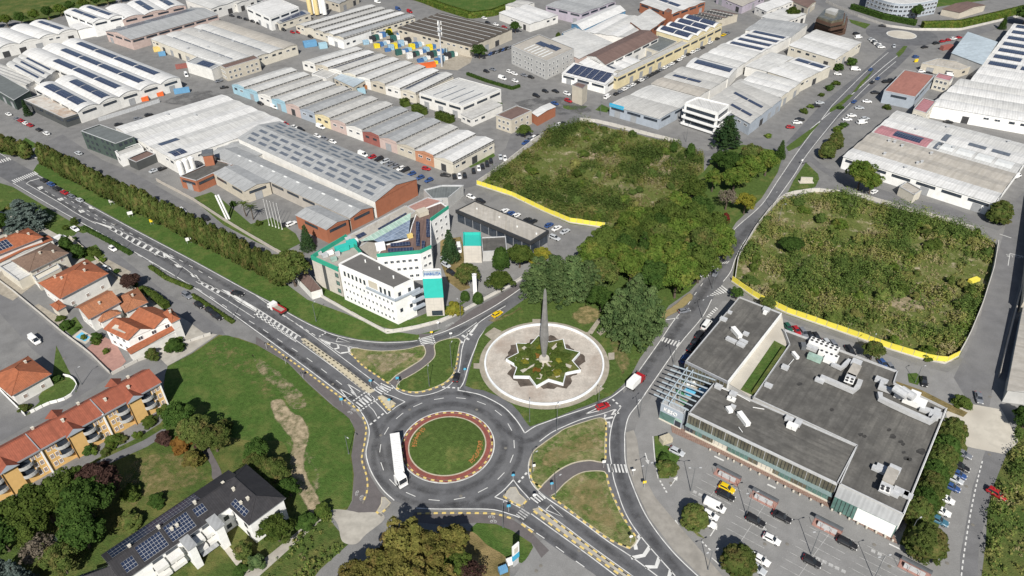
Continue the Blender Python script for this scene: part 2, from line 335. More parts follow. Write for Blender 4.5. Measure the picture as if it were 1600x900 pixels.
# --- side streets and yards
struct('parallel_street', S('62,226 98,210 125,228 160,250 205,268 262,300 320,332 380,372 440,412 470,432 480,452 440,436 400,414 350,390 250,338 150,288 100,262 72,248'), ZS, 'asphalt_street')
struct('parking_lot', S('985,690 1000,650 1030,600 1060,560 1130,470 1160,470 1240,505 1330,535 1430,570 1480,582 1520,560 1560,400 1560,370 1640,380 1640,640 1545,740 1500,900 1500,940 1110,940 1060,880 1010,800 990,750'), ZS-.012, 'asphalt_light')
struct('east_lane', S('1500,940 1500,870 1520,760 1545,690 1520,640 1490,590 1525,520 1558,400 1575,340 1600,300 1640,300 1600,420 1560,560 1545,640 1580,690 1552,760 1530,850 1525,940'), ZS, 'asphalt_street')
struct('ramp_apron', S('1478,645 1500,628 1565,640 1592,690 1570,710 1520,700 1485,690'), ZS+.012, 'concrete_pale')
struct('forecourt', S('800,905 826,868 836,850 850,842 870,858 928,897 965,930 780,960'), ZS, 'asphalt_light')
struct('residential_street', S('-60,440 0,440 40,478 90,520 130,552 172,586 168,592 120,622 90,640 0,690 -60,720 -60,690 0,655 60,628 110,606 118,592 92,580 50,545 0,490 -60,470'), ZS+.004, 'asphalt_street')
struct('service_street', S('122,362 150,372 210,418 262,460 300,480 345,512 352,524 318,520 280,492 240,470 190,435 140,392 112,372'), ZS+.004, 'asphalt_street')
# --- main carriageways
ROAD = struct('road', S('-80,195 0,239 16,248 52,268 120,308 200,352 300,405 382,450 430,475 455,490 487,507 520,521 560,530.5 600,534 640,532.5 652,531 690,521 720,508 745,495 770,481 792,467 818,449 850,428 900,402 925,388 935,400 890,424 850,452 818,472 792,492 774,508 770,560 800,605 850,625 900,620 945,605 968,596 978,625 962,650 955,672 952.5,690 953,709 958,744 964,765 977,801 1000,837 1057,900 1085,930 970,930 928,897 870,858 832,830 800,806 770,798 725,797 680,797 650,795 615,782 597,764 580,737 572,710 575,690 577,672 570,655 555,636 520,608 460,563 400,519 312,457 200,390 100,335 20,288 -60,240'), ZR, 'asphalt')
EAST = struct('road', S('1092,902 1050,862 1012,810 990,764 977,722 975.6,690 976,675 982,650 997,630 1022,594 1062,537 1097,495 1112,470 1130,442 1142,424 1150,402 1165,375 1200,330 1240,275 1262,240 1310,180 1360,130 1400,96 1420,82 1400,72 1388,82 1350,115 1300,165 1250,232 1215,283 1190,320 1150,356 1140,372 1122,408 1100,437 1085,455 1065,485 1050,505 1000,580 972,618 962,640 955,672 952.5,690 953,709 958,744 964,765 977,801 1000,837 1057,902'), ZR+.006, 'asphalt')
struct('side_road', S('1185,305 1215,270 1240,225 1190,215 1130,222 1105,236 1060,222 1010,212 960,197 925,190 890,172 868,165 835,180 800,205 790,232 740,268 700,290 660,285 700,300 745,290 800,250 870,200 905,190 985,207 1060,226 1100,246 1125,240 1185,232 1215,243 1210,265'), ZS, 'asphalt_street')
struct('side_road', S('1210,268 1265,252 1285,268 1330,295 1380,312 1480,335 1560,360 1600,330 1600,300 1560,340 1540,345 1480,322 1420,310 1330,280 1290,262 1262,238 1240,262'), ZS+.004, 'asphalt_street')
def ring(name, cpx, r0, r1, z, mat, parent=None, seg=64):
    c = G(*cpx) if not isinstance(cpx, Vector) else cpx
    bb = MB()
    for k in range(seg):
        a, d = 2*math.pi*k/seg, 2*math.pi*(k+1)/seg
        p = [c+Vector((math.cos(t)*r, math.sin(t)*r, z)) for t, r in ((a, r0), (a, r1), (d, r1), (d, r0))]
        bb.face(p, 0, (1, 0, 0))
    o = bb.build(name, mat, parent)
    if parent is None: o['kind'] = 'structure'
    return o
FARC = G(1408.5, 54.5); TIPC = Vector((FARC.x, FARC.y, 0))
ring('road', TIPC, 0, 21, ZR+.012, 'asphalt')
struct('road', S('1420,82 1445,70 1500,62 1560,45 1640,25 1640,10 1560,30 1500,45 1455,46 1440,40 1420,36 1380,38 1340,26 1290,0 1250,-25 1220,-25 1280,8 1330,36 1368,52 1372,68 1395,80'), ZR+.002, 'asphalt_street')
ring('roundabout_island', TIPC, 0, 8.2, .16, 'concrete_pale'); ring('roundabout_kerb', TIPC, 8.2, 8.8, .12, 'paint')
# --- brownish shared paths
struct('cycle_path', S('400,526 430,545 470,575 520,614 552,640 566,656 572,672 571,690 568,712 576,740 592,766 608,784 600,800 560,801 543,797 551,782 553,742 549,712 556,675 548,656 520,632 482,598 450,566 400,538'), ZP, 'asphalt_path')
struct('cycle_path', S('648,800 680,800 725,801 770,802 800,811 832,834 858,860 846,872 832,850 800,829 775,819 745,817 690,820 640,815'), ZP, 'asphalt_path')
struct('cycle_path', S('690,520 655,522 655,530 690,521 745,496 792,468 820,447 815,440 785,458 740,483'), ZP, 'asphalt_path')
# --- raised islands (stone kerb + turf)
IA = slab('traffic_island', S('547,551 553,544 575,547 600,548.5 635,545.5 659,540 665,546 665,554 658,563 640,574.5 620,587 606,598 590,589 565,571'), 0, .16, 'kerb_stone', 'grass_dry')
IB = slab('traffic_island', S('679,538 697,530 714,528.5 720,533 718,542 716,555 711,580 701,594 689,602 670,609.5 655,613 640,613 626,610 619,604 627,594 635,590 654,579 672,565 679,555'), 0, .16, 'kerb_stone', 'grass')
struct('island_path', S('662,538 679,538 679,555 672,565 654,579 635,590 620,603 607,598 622,587 641,575 659,563 666,554 665,546'), ZP+.02, 'asphalt_path')
IC = slab('traffic_island', S('870,678 882,670 910,660 935,653 946,656 949,665 947,680 946,700 944,722 920,720.5 895,725 872,737 852,755 841,766 833,756 829,745 826,727 832,707 848,693'), 0, .16, 'kerb_stone', 'grass_dry')
ID = slab('traffic_island', S('860,777 868,770 882,755 900,742 917,736.5 940,736 948,741 951,757 961,782 973,807 988,830 995,845 985,857 972,854 950,842 912,815 882,792'), 0, .16, 'kerb_stone', 'grass_dry')
struct('island_path', S('842,766 853,755 873,737 896,725 921,720.5 945,722 948,738 940,735.5 917,736 900,741.5 882,754.5 867,770 858,777'), ZP+.02, 'asphalt_path')
M('median_fill', (.45, .4, .29), .9, .12, .8)
IM1 = slab('median_island', S('470,530 477,529 500,546 540,575 580,606 586,611 578,615 570,612 530,580 495,553'), 0, .16, 'kerb_stone', 'median_fill', sm=False)
IM2 = slab('median_island', S('832,796 842,793 880,822 930,860 985,900 1020,925 1000,930 975,905 920,865 870,828'), 0, .16, 'kerb_stone', 'concrete', sm=False)
IS1 = slab('splitter_island', S('590,620 597,618 612,626 619,631 613,637 606,641 600,633'), 0, .16, 'kerb_stone', 'median_fill', sm=False)
IS2 = slab('splitter_island', S('786,775 797,762 806,761 812,772 823,782 815,791 802,786'), 0, .16, 'kerb_stone', 'concrete', sm=False)
IS3 = slab('splitter_island', S('588,800 595,788 596,777 602,777 611,786 604,795 594,803'), 0, .16, 'kerb_stone', 'concrete', sm=False)
# --- central roundabout island
RC = Vector((-18.0, 133.7, 0)); RR = 12.65
def disc(name, c, r, z, mat, parent=None): return ring(name, c, 0, r, z, mat, parent)
b = MB(RC); b.prism([RC+Vector((math.cos(k*math.pi/36), math.sin(k*math.pi/36), 0))*(RR-.35) for k in range(72)], 0, .12)
RI = b.build('roundabout_island', 'kerb_stone', kind='structure')
ring('red_apron', RC, RR-2.2, RR-1.0, .135, 'paving_red', RI)
ring('apron_kerb', RC, RR-1.0, RR-.4, .138, 'kerb_dark', RI)
ring('inner_kerb', RC, RR-2.55, RR-2.2, .2, 'kerb_stone', RI)
b = MB(RC)
for j in range(8):
    for k in range(48):
        q = []
        for jj, kk in ((j, k), (j+1, k), (j+1, k+1), (j, k+1)):
            r = (RR-2.5)*(1-jj/8); a = kk*2*math.pi/48
            q.append(RC+Vector((math.cos(a)*r, math.sin(a)*r, .16+.75*math.sin(jj/8*math.pi/2))))
        b.face((q[0], q[1], q[3]) if j == 7 else q, 0, (1, 0, 0))
b.build('turf_mound', 'grass', RI, sm=True)
# --- fountain basin and park pavings
FC = Vector((9.3, 165.8, 0)); FR = 17.9
ring('fountain_walk', FC, FR-.2, FR+1.7, .125, 'paving_tan')
for s_ in ('932,519 940,512 948,517 938,525', '915,534 908,527 917,519 922,522', '950,552 960,551 960,562 951,563', '757,523 772,512 784,518 768,531', '752,568 740,568 740,576 752,577', '832,499 850,499 850,506 832,506', '935,604 944,607 930,618 920,613', '918,520 934,498 940,500 925,523'):
    struct('park_paving', S(s_), .13, 'paving_tan')

# ------------------------------------------------------------------ markings (all parts of the road)
def pts3(P, z): return [Vector((p.x, p.y, z)) for p in P]
def line(px, wd=.24, mat='paint', name='edge_line', road=None, sm=True, z=ZM, closed=False):
    P = GP(px); P = smooth(P, closed, 5) if sm and len(P) > 2 else P
    if closed: P.append(P[0])
    b = MB(P[0]); b.o = Vector((P[0].x, P[0].y, 0)); b.ribbon(P, wd, z); return b.build(name, mat, road or ROAD)
def resample(P, step):
    out = []; acc = 0
    for a, c in zip(P, P[1:]):
        L = (c-a).length
        if L < 1e-6: continue
        t = acc
        while t < L: out.append((a+(c-a)*(t/L), (c-a)/L)); t += step
        acc = t-L
    return out
UNIT = {}
def unit_quad(mat):
    if mat not in UNIT:
        b = MB(); b.face([(-.5, -.5, 0), (.5, -.5, 0), (.5, .5, 0), (-.5, .5, 0)]); UNIT[mat] = b.mesh('dash', mat)
    return UNIT[mat]
def dash(px, on, off, wd=.22, mat='paint', name='lane_dash', road=None, sm=True, z=ZM):
    P = GP(px); P = smooth(P, False, 6) if sm and len(P) > 2 else P
    for p, d in resample(P, on+off):
        c = p+d*(on/2)
        inst(name, unit_quad(mat), road or ROAD, (c.x, c.y, z), math.atan2(d.y, d.x), (on, wd, 1))
def bpoly(px, mat='paint', name='marking', road=None, z=ZM):
    P = GP(px); b = MB((P[0].x, P[0].y, 0)); b.tri_poly(pts3(P, z)); return b.build(name, mat, road or ROAD)
def cross(a, b_, c, d, n, mat='paint', road=None, fill=.5):
    A, B, C, D = (G(*p) for p in (a, b_, c, d))
    for k in range(n):
        t0, t1 = (k+.0)/(n-1+fill), (k+fill)/(n-1+fill)
        q = [A.lerp(B, t0), A.lerp(B, t1), D.lerp(C, t1), D.lerp(C, t0)]
        m = MB((q[0].x, q[0].y, 0)); m.tri_poly(pts3(q, ZM)); m.build('crosswalk_stripe', mat, road or ROAD)
def kerb_blocks(px, parent, on=1.0, off=1.0, mat='kerb_yellow', wd=.45, z=.09, sm=True, closed=False, P=None, off_mat='kerb_dark'):
    if P is None:
        P = GP(px); P = smooth(P, closed, 6) if sm else P
        if closed: P.append(P[0])
    key = ('blk', mat)
    if key not in UNIT:
        b = MB(); b.obox((0, 0, 0), (.5, 0, 0), (0, .5, 0), (0, 0, .5)); UNIT[key] = b.mesh('kerb_block', mat)
    key2 = ('blk', off_mat)
    if key2 not in UNIT:
        b = MB(); b.obox((0, 0, 0), (.5, 0, 0), (0, .5, 0), (0, 0, .5)); UNIT[key2] = b.mesh('kerb_gap', off_mat)
    dk = MB((P[0].x, P[0].y, 0)); nd = 0
    for p, d in resample(P, on+off):
        c = p+d*(on/2); c2 = p+d*(on+off/2); a = math.atan2(d.y, d.x); n_ = Vector((-d.y, d.x, 0))
        inst('kerb_block', UNIT[key], parent, (c.x, c.y, z), a, (on, wd, .2))
        dk.obox((c2.x, c2.y, z-.005), Vector((d.x, d.y, 0))*(off/2-.02), n_*(wd/2-.02), (0, 0, .095)); nd += 1
    if nd: dk.build('kerb_gaps', off_mat, parent)
# west boulevard
line(S('-60,207 0,240 14,249')); line(S('54,271 120,310 200,354 300,407 382,452 430,477 455,492 487,509 520,523 560,532 600,535.5 640,534 652,532'))
line(S('658,529 690,520 720,507 745,494 770,480 792,466 818,448 850,427'), .3)
line(S('20,286 100,333 200,388 312,455 400,517 460,561 520,606 555,634 570,653 577,672 575,690 572,710 580,737 597,764 616,782'), .26)
line(S('650,794 680,795.5 725,795.5 770,796.5 800,804.5 812,809'), .26)
line(S('400,462 440,490 478,517 520,548 560,578 600,608'), .22); line(S('545,552 575,573 600,591 613,603 622,611 634,616 650,619 668,617 685,612 700,604 711,592 717,578 720,560 722,545 727,530 735,517 750,503 770,490 790,478'), .26, name='edge_line')
line(S('400,487 440,516 470,537 520,573 555,600 573,614'), .22); line(S('578,617 588,629 597,638 605,647'), .26); line(S('633,628 615,620 603,616 598,613'), .22); line(S('605,647 614,640 622,634 633,628'), .22)
line(S('548,545 575,550 600,551.5 635,548.5 659,544'), .22); line(S('681,536 705,527.5 716,524 728,516 745,504'), .22)
line(S('47,283 61,279'), .5, sm=False); line(S('41,287 48,282'), .3, sm=False)
line(S('41,287 90,315 120,334 150,350'), .22)
bpoly(S('142,345 160,350 175,354.5 174,358'), name='hatch_tip'); bpoly(S('254,394 274,405 256,402'), name='hatch_tip')
def ladder(a0, a1, b0, b1, n, fill=.45, road=None):   # hatched bars between two edge lines
    A0, A1, B0, B1 = (G(*p) for p in (a0, a1, b0, b1))
    for k in range(n):
        t0, t1 = k/n, (k+fill)/n
        q = [A0.lerp(A1, t0), A0.lerp(A1, t1), B0.lerp(B1, t1), B0.lerp(B1, t0)]
        m = MB((q[0].x, q[0].y, 0)); m.tri_poly(pts3(q, ZM)); m.build('hatch_bar', 'paint', road or ROAD)
ladder((181,357.5), (258,395), (178,363), (250,402.5), 8, .36)
line(S('172,353.5 225,379 262,398'), .2, sm=False); line(S('170,357.5 212,383 258,403.5'), .2, sm=False)
line(S('258,400 285,417 312,437'), .22)
ladder((316,440), (350,456), (312,444), (346,461), 4); line(S('310,438 352,458 402,488'), .2); line(S('306,440 346,464 398,497'), .2)
ladder((404,485), (470,527), (399,493), (464,535), 10, .42); line(S('401,482 470,526.5'), .3, sm=False); line(S('397,491 463,534.5'), .3, sm=False)
bpoly(S('346,452 356,455 402,482 400,488 372,472'), name='hatch_tip')
dash(S('60,293 90,309 120,326 150,342 185,358'), 2.4, 3.2); dash(S('100,308 135,328 175,350 220,373'), 2.2, 4.0)
dash(S('265,398 300,417 330,435'), 2.4, 3.6); dash(S('215,398 260,424 320,458 360,484 400,508 440,534 480,560 530,598 548,610'), 2.8, 4.6, .2)
dash(S('440,492 465,507 495,526'), 1.8, 1.3, .25)
for s_ in ('58,293 66,291 68,294 62,297', '89,311 97,309 100,312 94,314', '122,329 130,328 133,331 126,333', '138,322 146,324 147,327 140,326', '272,413 283,414 285,418 277,418', '297,428 307,430 310,434 301,433'):
    bpoly(S(s_), name='turn_arrow')
cross((18,282), (54,268), (60,272), (24,286), 12); cross((-14,254), (14,246), (18,250), (-10,258), 8)
line(S('48,243 57,247'), .5, sm=False)
# yield triangles
def ytri(px, wd=.26): P = px+[px[0], px[1]]; line(P[:4], wd, sm=False, name='yield_triangle')
ytri(S('543,600 556,617 563,612')); ytri(S('531,608 542,622 550,618')); ytri(S('528,528 525,534 547,535')); ytri(S('853,797 860,789 880,808')); ytri(S('915,647 935,637 940,641'))
dash(S('548,610 556,618 561,622'), 1.6, .5); dash(S('549,613 560,622'), 1.4, .6)
# slip chevrons
for s_ in ('497,528 517,535 516,540', ): bpoly(S(s_), name='chevron')
for s_ in ('528,538 529,544 521,546', '544,541 546,550 533,552'): line(S(s_), .7, sm=False, name='chevron')
line(S('497,528 520,545 533,553'), .24, sm=False); line(S('497,528 520,536 546,542 560,544'), .24)
dash(S('499,526 511,519'), .5, .5, .5, name='stop_tooth')


cross((576,614), (551,633), (561,639.5), (586,623), 6); cross((599,600), (585,610), (596,617), (612,606), 5)
for s_ in ('574,611 550,628', '590,624 564,641', '597,599 584,609', '614,606 600,617'): dash(S(s_), .5, .45, .5, name='crossing_tooth')
cross((658,530), (661,541), (678,538), (674,527), 5)
dash(S('655,528 660,541'), .5, .4, .5, name='crossing_tooth'); dash(S('676,526 680,537'), .5, .4, .5, name='crossing_tooth')
cross((828,778), (843,769), (853,779), (840,787), 4); cross((806,804), (815,794), (829,803), (818,813), 4, 'paint_worn')
cross((948,725), (977,726), (981,739), (951,738), 6); cross((1037,527), (1063,535), (1058,542), (1033,533), 6, road=EAST)
cross((1125,410), (1140,408), (1136,412), (1121,413), 5, road=EAST)
dash(S('578,664 602,644'), .8, .7, .55, name='stop_tooth'); dash(S('691,605 716,606.5'), .8, .7, .55, name='stop_tooth'); dash(S('810,754 823,739'), .8, .7, .55, name='stop_tooth'); dash(S('957,624 969,635'), .8, .7, .55, name='stop_tooth'); 
line(S('576,634 584,642 589,651'), .18)
# roundabout circle lines
b = MB(RC); 
def arc(c, r, a0, a1, n=40): return [c+Vector((math.cos(math.radians(a0+(a1-a0)*k/n))*r, math.sin(math.radians(a0+(a1-a0)*k/n))*r, 0)) for k in range(n+1)]
b.ribbon(arc(RC, RR-.1, 0, 360, 90), .26, ZM); b.build('edge_line', 'paint', ROAD)
for p, d in resample(arc(RC, RR+5.2, 0, 360, 90), 6.3):
    inst('lane_dash', unit_quad('paint'), ROAD, (p.x, p.y, ZM), math.atan2(d.y, d.x), (2.8, .2, 1))
line(S('715,610 730,612.5 750,617 770,626 788,637 803,652 812,664 820,677'), .3); line(S('715,610 722,602 727,590 731,575 736,560 742,545 749,528 760,513'), .28)
line(S('820,677 835,667 850,661 875,652 905,642 930,633 955,621 975,606'), .28)
line(S('862,684 845,697 832,709 826,725 827,745 832,757 842,768 855,779 882,797 912,818 950,846 985,869 1020,895 1050,918'), .26)
line(S('843,690 862,676 885,665 910,655 940,647 960,640'), .26)
line(S('773,777 785,768 795,758 802,750'), .26); line(S('802,750 812,763 822,774 828,781'), .26); line(S('773,777 788,782 802,788 813,794'), .26)
line(S('830,803 870,832 920,868 965,902 1000,928'), .26); line(S('841,791 880,820 930,858 980,894 1015,920'), .22)
dash(S('838,833 860,848 890,870 930,898'), 2.4, 3.4); line(S('816,817 824,823 834,829'), .24, sm=False)
for s_ in ('1000,837 992,850 994,859', '1015,855 1006,868 986,872', '1030,872 1025,886 1008,886', '1048,892 1044,905 1025,903'): line(S(s_), .9, sm=False, name='chevron')
for s_ in ('940,661 952,660 953,668', '946,648 944,655 958,652', '962,640 956,648 967,645'): line(S(s_), .7, sm=False, name='chevron')
for s_ in ('716,531 723,536', '722,524 733,531', '730,519 738,524'): line(S(s_), .8, sm=False, name='chevron')
bpoly(S('728,520 748,506 738,520'), name='chevron')
# east road
line(S('1092,902 1050,861 1013,812 992,768 978,726 976,692 977,672 983,650 998,630 1022,595 1062,538 1097,496 1112,468'), .24, road=EAST)
line(S('1055,900 1000,837 977,801 964,765 958,744 955,722 953,709 952.5,690 954.5,672 960,652 971,635'), .24, road=EAST); line(S('975,606 990,590 1003,573 1030,535 1050,505 1062,490'), .24, road=EAST)
line(S('1130,440 1142,424 1150,402 1165,375 1200,330 1240,275 1262,240 1310,180'), .24, road=EAST); line(S('1122,408 1140,372 1150,356 1190,320 1215,283 1250,232 1300,165'), .24, road=EAST)
ladder((1128,446), (1107,463), (1140,456), (1112,463), 7, .5, EAST); ladder((1122,483), (1107,498), (1118,480), (1102,496), 6, .5, EAST)
dash(S('1075,476 1095,447 1120,412'), 2, 4, road=EAST); line(S('1038,500 1060,497'), .3, sm=False, road=EAST)
# bike symbols on the paths (each a small worn bicycle: two wheels and a frame)
def bike(x, y, s=1.0, rot=0.0):
    c = G(x, y); b = MB((c.x, c.y, 0)); R_ = Matrix.Rotation(rot, 3, 'Z')
    for dx in (-.75, .75):
        b.ribbon([c+R_ @ Vector((dx*s+math.cos(a)*.48*s, math.sin(a)*.48*s, 0)) for a in np.linspace(0, 2*math.pi, 13)], .2*s, ZM)
    b.ribbon([c+R_ @ Vector(v) for v in ((-.75*s, 0, 0), (-.2*s, .7*s, 0), (.55*s, .7*s, 0), (.75*s, 0, 0))], .18*s, ZM+.003)
    b.build('bicycle_symbol', 'paint_worn', ROAD)
for x, y, r in ((547,645,-.6), (552,641,-.6), (558,771,1.5), (565,778,1.5), (700,509,.5), (706,506,.5), (768,808,-.1), (771,815,-.1)): bike(x, y, .62, r)
# --- yellow kerb blocks
kerb_blocks(S('418,537 445,557 480,582 520,612 552,635 563,646'), ROAD); kerb_blocks(S('567,652 572,668 570,690 566,710 566,722 573,745 574,765 568,784'), ROAD)
kerb_blocks(S('652,803 690,802 725,802 770,803 795,809'), ROAD); kerb_blocks(S('815,819 832,832'), ROAD, 1.3, .9)
for I_, s_ in ((IA, '549,553 565,570 590,588 605,598'), (IB, '619,607 640,613 656,613 672,609 690,602 703,593 711,580 716,556'), (IC, '947,660 947,690 946,716'), (IC, '846,762 832,752 828,735'), (ID, '948,742 952,760 962,784 975,810 990,834'), (ID, '985,857 950,842 912,815 882,792 862,777')): kerb_blocks(S(s_), I_)
for s_ in ('472,531 500,549 540,577 580,608', '473,535 500,555 535,583 570,611'): kerb_blocks(S(s_), IM1, .9, .9, 'kerb_stone')
for s_ in ('834,799 870,827 920,864 970,900 1000,925', '842,795 880,824 930,862 985,902'): kerb_blocks(S(s_), IM2, 1.2, 1.2)
kerb_blocks(None, RI, .9, 1.3, P=arc(RC, RR-.7, 0, 360, 90), z=.1, off_mat='paving_red')
kerb_blocks(S('592,622 602,635 606,640 613,636'), IS1, .9, .5); kerb_blocks(S('787,776 802,786 815,790 822,783'), IS2, 1.1, .9); kerb_blocks(S('588,800 594,803 604,795'), IS3, .8, 1.2)

for i, s_ in enumerate(('640,290 700,295 740,310 700,320 650,312', '250,160 330,140 420,180 400,190 320,170', '800,160 880,150 930,175 860,180', '560,85 520,70 600,60 680,100 640,110', '1250,730 1340,775 1420,830 1380,835 1300,800')): soft('asphalt_patch', S(s_), ZS+.008+.001*i, 'soft_tar' if i % 3 else 'soft_pale', 2, .4)
for i, s_ in enumerate(('570,553 600,551 640,549 655,552 630,570 600,585 575,568', '840,715 880,690 930,672 942,700 900,712 860,735', '880,775 920,745 940,750 960,800 975,840 940,825 900,800')): soft('worn_turf', S(s_), .185, 'soft_dirt' if i == 0 else 'soft_dry', 1.2, .42)

MH = MB(); MH.tube([(0, 0, 0), (0, 0, .012)], .42, 12); MH = MH.mesh('manhole_cover', 'kerb_dark')
for x, y in S('1040,690 1062,713 1048,755 1150,760 1172,801 1245,770 1270,803 1230,850 1195,850 1366,851 1390,885 1480,880 1510,760 1520,820 1546,710 982,706 1010,790 860,745 905,860 838,892 845,884 640,640 595,680 610,560 520,600 440,555 745,640 790,700 720,775 300,420 180,350 60,520 100,560 1547,620 1440,640'): inst('manhole_cover', MH, ROAD, G(x, y, ZM))
# ================================================================== building materials
def RM(n, c, **k):
    k.setdefault('rough', .75); k.setdefault('ribs', (1.1, .22)); k.setdefault('streak', c3(c, .62)); k.setdefault('stain', c3(c, .75)); k.setdefault('var', .1); k.setdefault('cells', (1.1, 7.0, .3)); k.setdefault('ovar', .12)
    return M(n, c, **k)
RM('roof_white', (.56, .56, .545)); RM('roof_bright', (.65, .65, .64), streak=(.52, .51, .49)); RM('roof_pale', (.48, .475, .455)); RM('roof_grey', (.36, .37, .375)); RM('roof_dark_grey', (.15, .165, .165))
RM('roof_concrete', (.41, .385, .345), ribs=None, streak=(.3, .27, .22)); RM('roof_brown', (.17, .115, .1)); RM('roof_corrugated', (.105, .09, .075), ribs=(2.0, .45))
RM('roof_black', (.05, .047, .044)); RM('roof_blue', (.42, .49, .54)); RM('roof_red', (.33, .15, .12), ribs=None, streak=(.26, .12, .1)); RM('roof_pink', (.42, .2, .22)); RM('roof_rusty', (.58, .55, .5), stain=(.32, .16, .06), samt=.9, ssc=.12)
M('roof_tar', (.118, .114, .106), .9, .24, .3, stain=(.18, .172, .155), ssc=.08, samt=.85, streak=(.06, .058, .055), fine=1.5, ribs=(1.9, .16), cells=(1.9, 11, .4))
M('roof_felt', (.13, .125, .12), .9, .06, .5, fine=6); M('roof_gravel', (.33, .31, .28), .95, .12, .8, stain=(.24, .22, .2), ssc=.2)
RM('tile', (.34, .115, .055), ribs=(.45, .35), streak=(.26, .1, .055), stain=(.24, .1, .06), var=.2, sc=1.2); RM('tile_old', (.36, .15, .075), ribs=(.45, .35), var=.3, sc=2.5, streak=(.25, .13, .09))
RM('tile_brown', (.2, .135, .1), ribs=(.45, .3), var=.2, sc=1.5); RM('tile_slate', (.034, .033, .037), ribs=(.5, .35), var=.2, sc=1.5, streak=(.05, .047, .048)); RM('tile_red', (.28, .085, .05), ribs=(.45, .3), var=.15, sc=1.0)
def WM(n, c, **k):
    k.setdefault('rough', .85); k.setdefault('stain', c3(c, .8)); k.setdefault('ssc', .2); k.setdefault('var', .06); return M(n, c, **k)
WM('wall_white', (.66, .65, .62)); WM('wall_bright', (.78, .78, .76)); WM('wall_grey', (.42, .42, .41)); WM('wall_dark', (.07, .075, .075)); WM('wall_beige', (.48, .44, .365)); WM('wall_cream', (.57, .535, .455)); WM('wall_yellow', (.62, .54, .34))
WM('wall_brick', (.33, .125, .068), grid=(1.2, .45, .05, (.28, .13, .085))); WM('wall_pink', (.48, .38, .345)); WM('wall_lilac', (.42, .38, .44)); WM('wall_blue', (.12, .28, .45)); WM('wall_sky', (.3, .46, .54)); WM('wall_red', (.27, .1, .085)); WM('wall_orange', (.45, .22, .13)); WM('wall_amber', (.6, .385, .15)); WM('wall_amber_dark', (.48, .27, .1))
WM('wall_greyblue', (.33, .37, .42)); WM('wall_concrete', (.4, .37, .33)); WM('wall_greendark', (.06, .085, .075)); WM('wall_teal', (.03, .42, .36), var=.03); WM('wall_green', (.03, .3, .2)); WM('wall_brown', (.085, .05, .035)); WM('wall_panel', (.5, .47, .42), grid=(2.4, 1.2, .06, (.38, .36, .33)))
M('trim_white', (.75, .75, .74), .6, .05); M('trim_grey', (.3, .31, .33), .5, .1, metal=.3); M('trim_dark', (.04, .042, .045), .5, .1); M('steel', (.5, .52, .54), .4, .12, .8, metal=.6); M('galv', (.46, .47, .48), .5, .12, 1, stain=(.36, .35, .33)); M('zinc_dark', (.16, .17, .18), .5, .1, metal=.3)
M('glass', (.035, .045, .06), .12, .3, .8, spec=.6); M('glass_brown', (.105, .098, .07), .12, .35, .35, spec=.6); M('glass_green', (.09, .17, .15), .15, .25, .5, spec=.6); M('glass_pale', (.3, .42, .36), .25, .2, .6, spec=.5); M('shutter', (.3, .24, .21), .7, .1)
M('solar', (.028, .036, .07), .22, .15, .5, spec=.5, grid=(1.05, 1.7, .07, (.16, .19, .25))); M('solar_big', (.024, .034, .065), .2, .2, .7, spec=.5, grid=(1.0, 1.65, .09, (.28, .31, .36)))
M('skylight', (.11, .125, .15), .3, .2, .8, spec=.5); M('skylight_white', (.62, .63, .62), .4, .1, .8); M('door_dark', (.05, .05, .052), .6, .2, .8); M('door_grey', (.3, .31, .32), .6, .1); M('clerestory', (.075, .075, .075), .35, .25, .6, spec=.5, grid=(2.4, 4, .3, (.34, .33, .31)))
M('rust', (.3, .13, .05), .8, .2); M('white_plastic', (.75, .75, .73), .5, .05)
# ================================================================== building kit
WMESH = {}
def win_mesh(wd, ht, style='w'):
    k = (round(wd, 1), round(ht, 1), style)
    if k in WMESH: return WMESH[k]
    wd, ht = k[0], k[1]; b = MB(); f = .09
    fm, gm = {'w': ('trim_white', 'glass'), 'd': ('trim_dark', 'glass'), 's': ('trim_white', 'shutter'), 'g': ('trim_grey', 'door_grey'), 'k': ('trim_grey', 'door_dark'), 'r': ('trim_grey', 'wall_red'), 'p': ('trim_grey', 'glass_brown'), 'b': ('trim_dark', 'glass_green'), 'u': ('trim_white', 'wall_blue')}[style]
    for x0, x1, z0, z1 in ((-wd/2, wd/2, 0, f), (-wd/2, wd/2, ht-f, ht), (-wd/2, -wd/2+f, f, ht-f), (wd/2-f, wd/2, f, ht-f)): b.box(x0, -.09, z0, x1, .02, z1, 0)
    b.face([(-wd/2+f, -.03, f), (wd/2-f, -.03, f), (wd/2-f, -.03, ht-f), (-wd/2+f, -.03, ht-f)], 1)
    if style in 'wp' and wd > 1: b.box(-.03, -.07, f, .03, -.02, ht-f, 0)
    WMESH[k] = b.mesh('window', [fm, gm]); return WMESH[k]
def put(parent, P, Qv, t, z, wd, ht, style='w', name='window', out=.0):
    """a window or door on the wall that runs from P to Qv, fraction t, sill height z"""
    d = Vector((Qv.x-P.x, Qv.y-P.y, 0)); n = Vector((d.y, -d.x, 0)).normalized()
    c = Vector((P.x+d.x*t, P.y+d.y*t, z))+n*out
    return inst(name, win_mesh(wd, ht, style), parent, c, math.atan2(n.y, n.x)+math.pi/2)
def fac(parent, P, Qv, zs, n, wd, ht, style='w', t0=0., t1=1., name='window'):
    for z in zs:
        for i in range(n): put(parent, P, Qv, t0+(t1-t0)*(i+.5)/n, z, wd, ht, style, name)
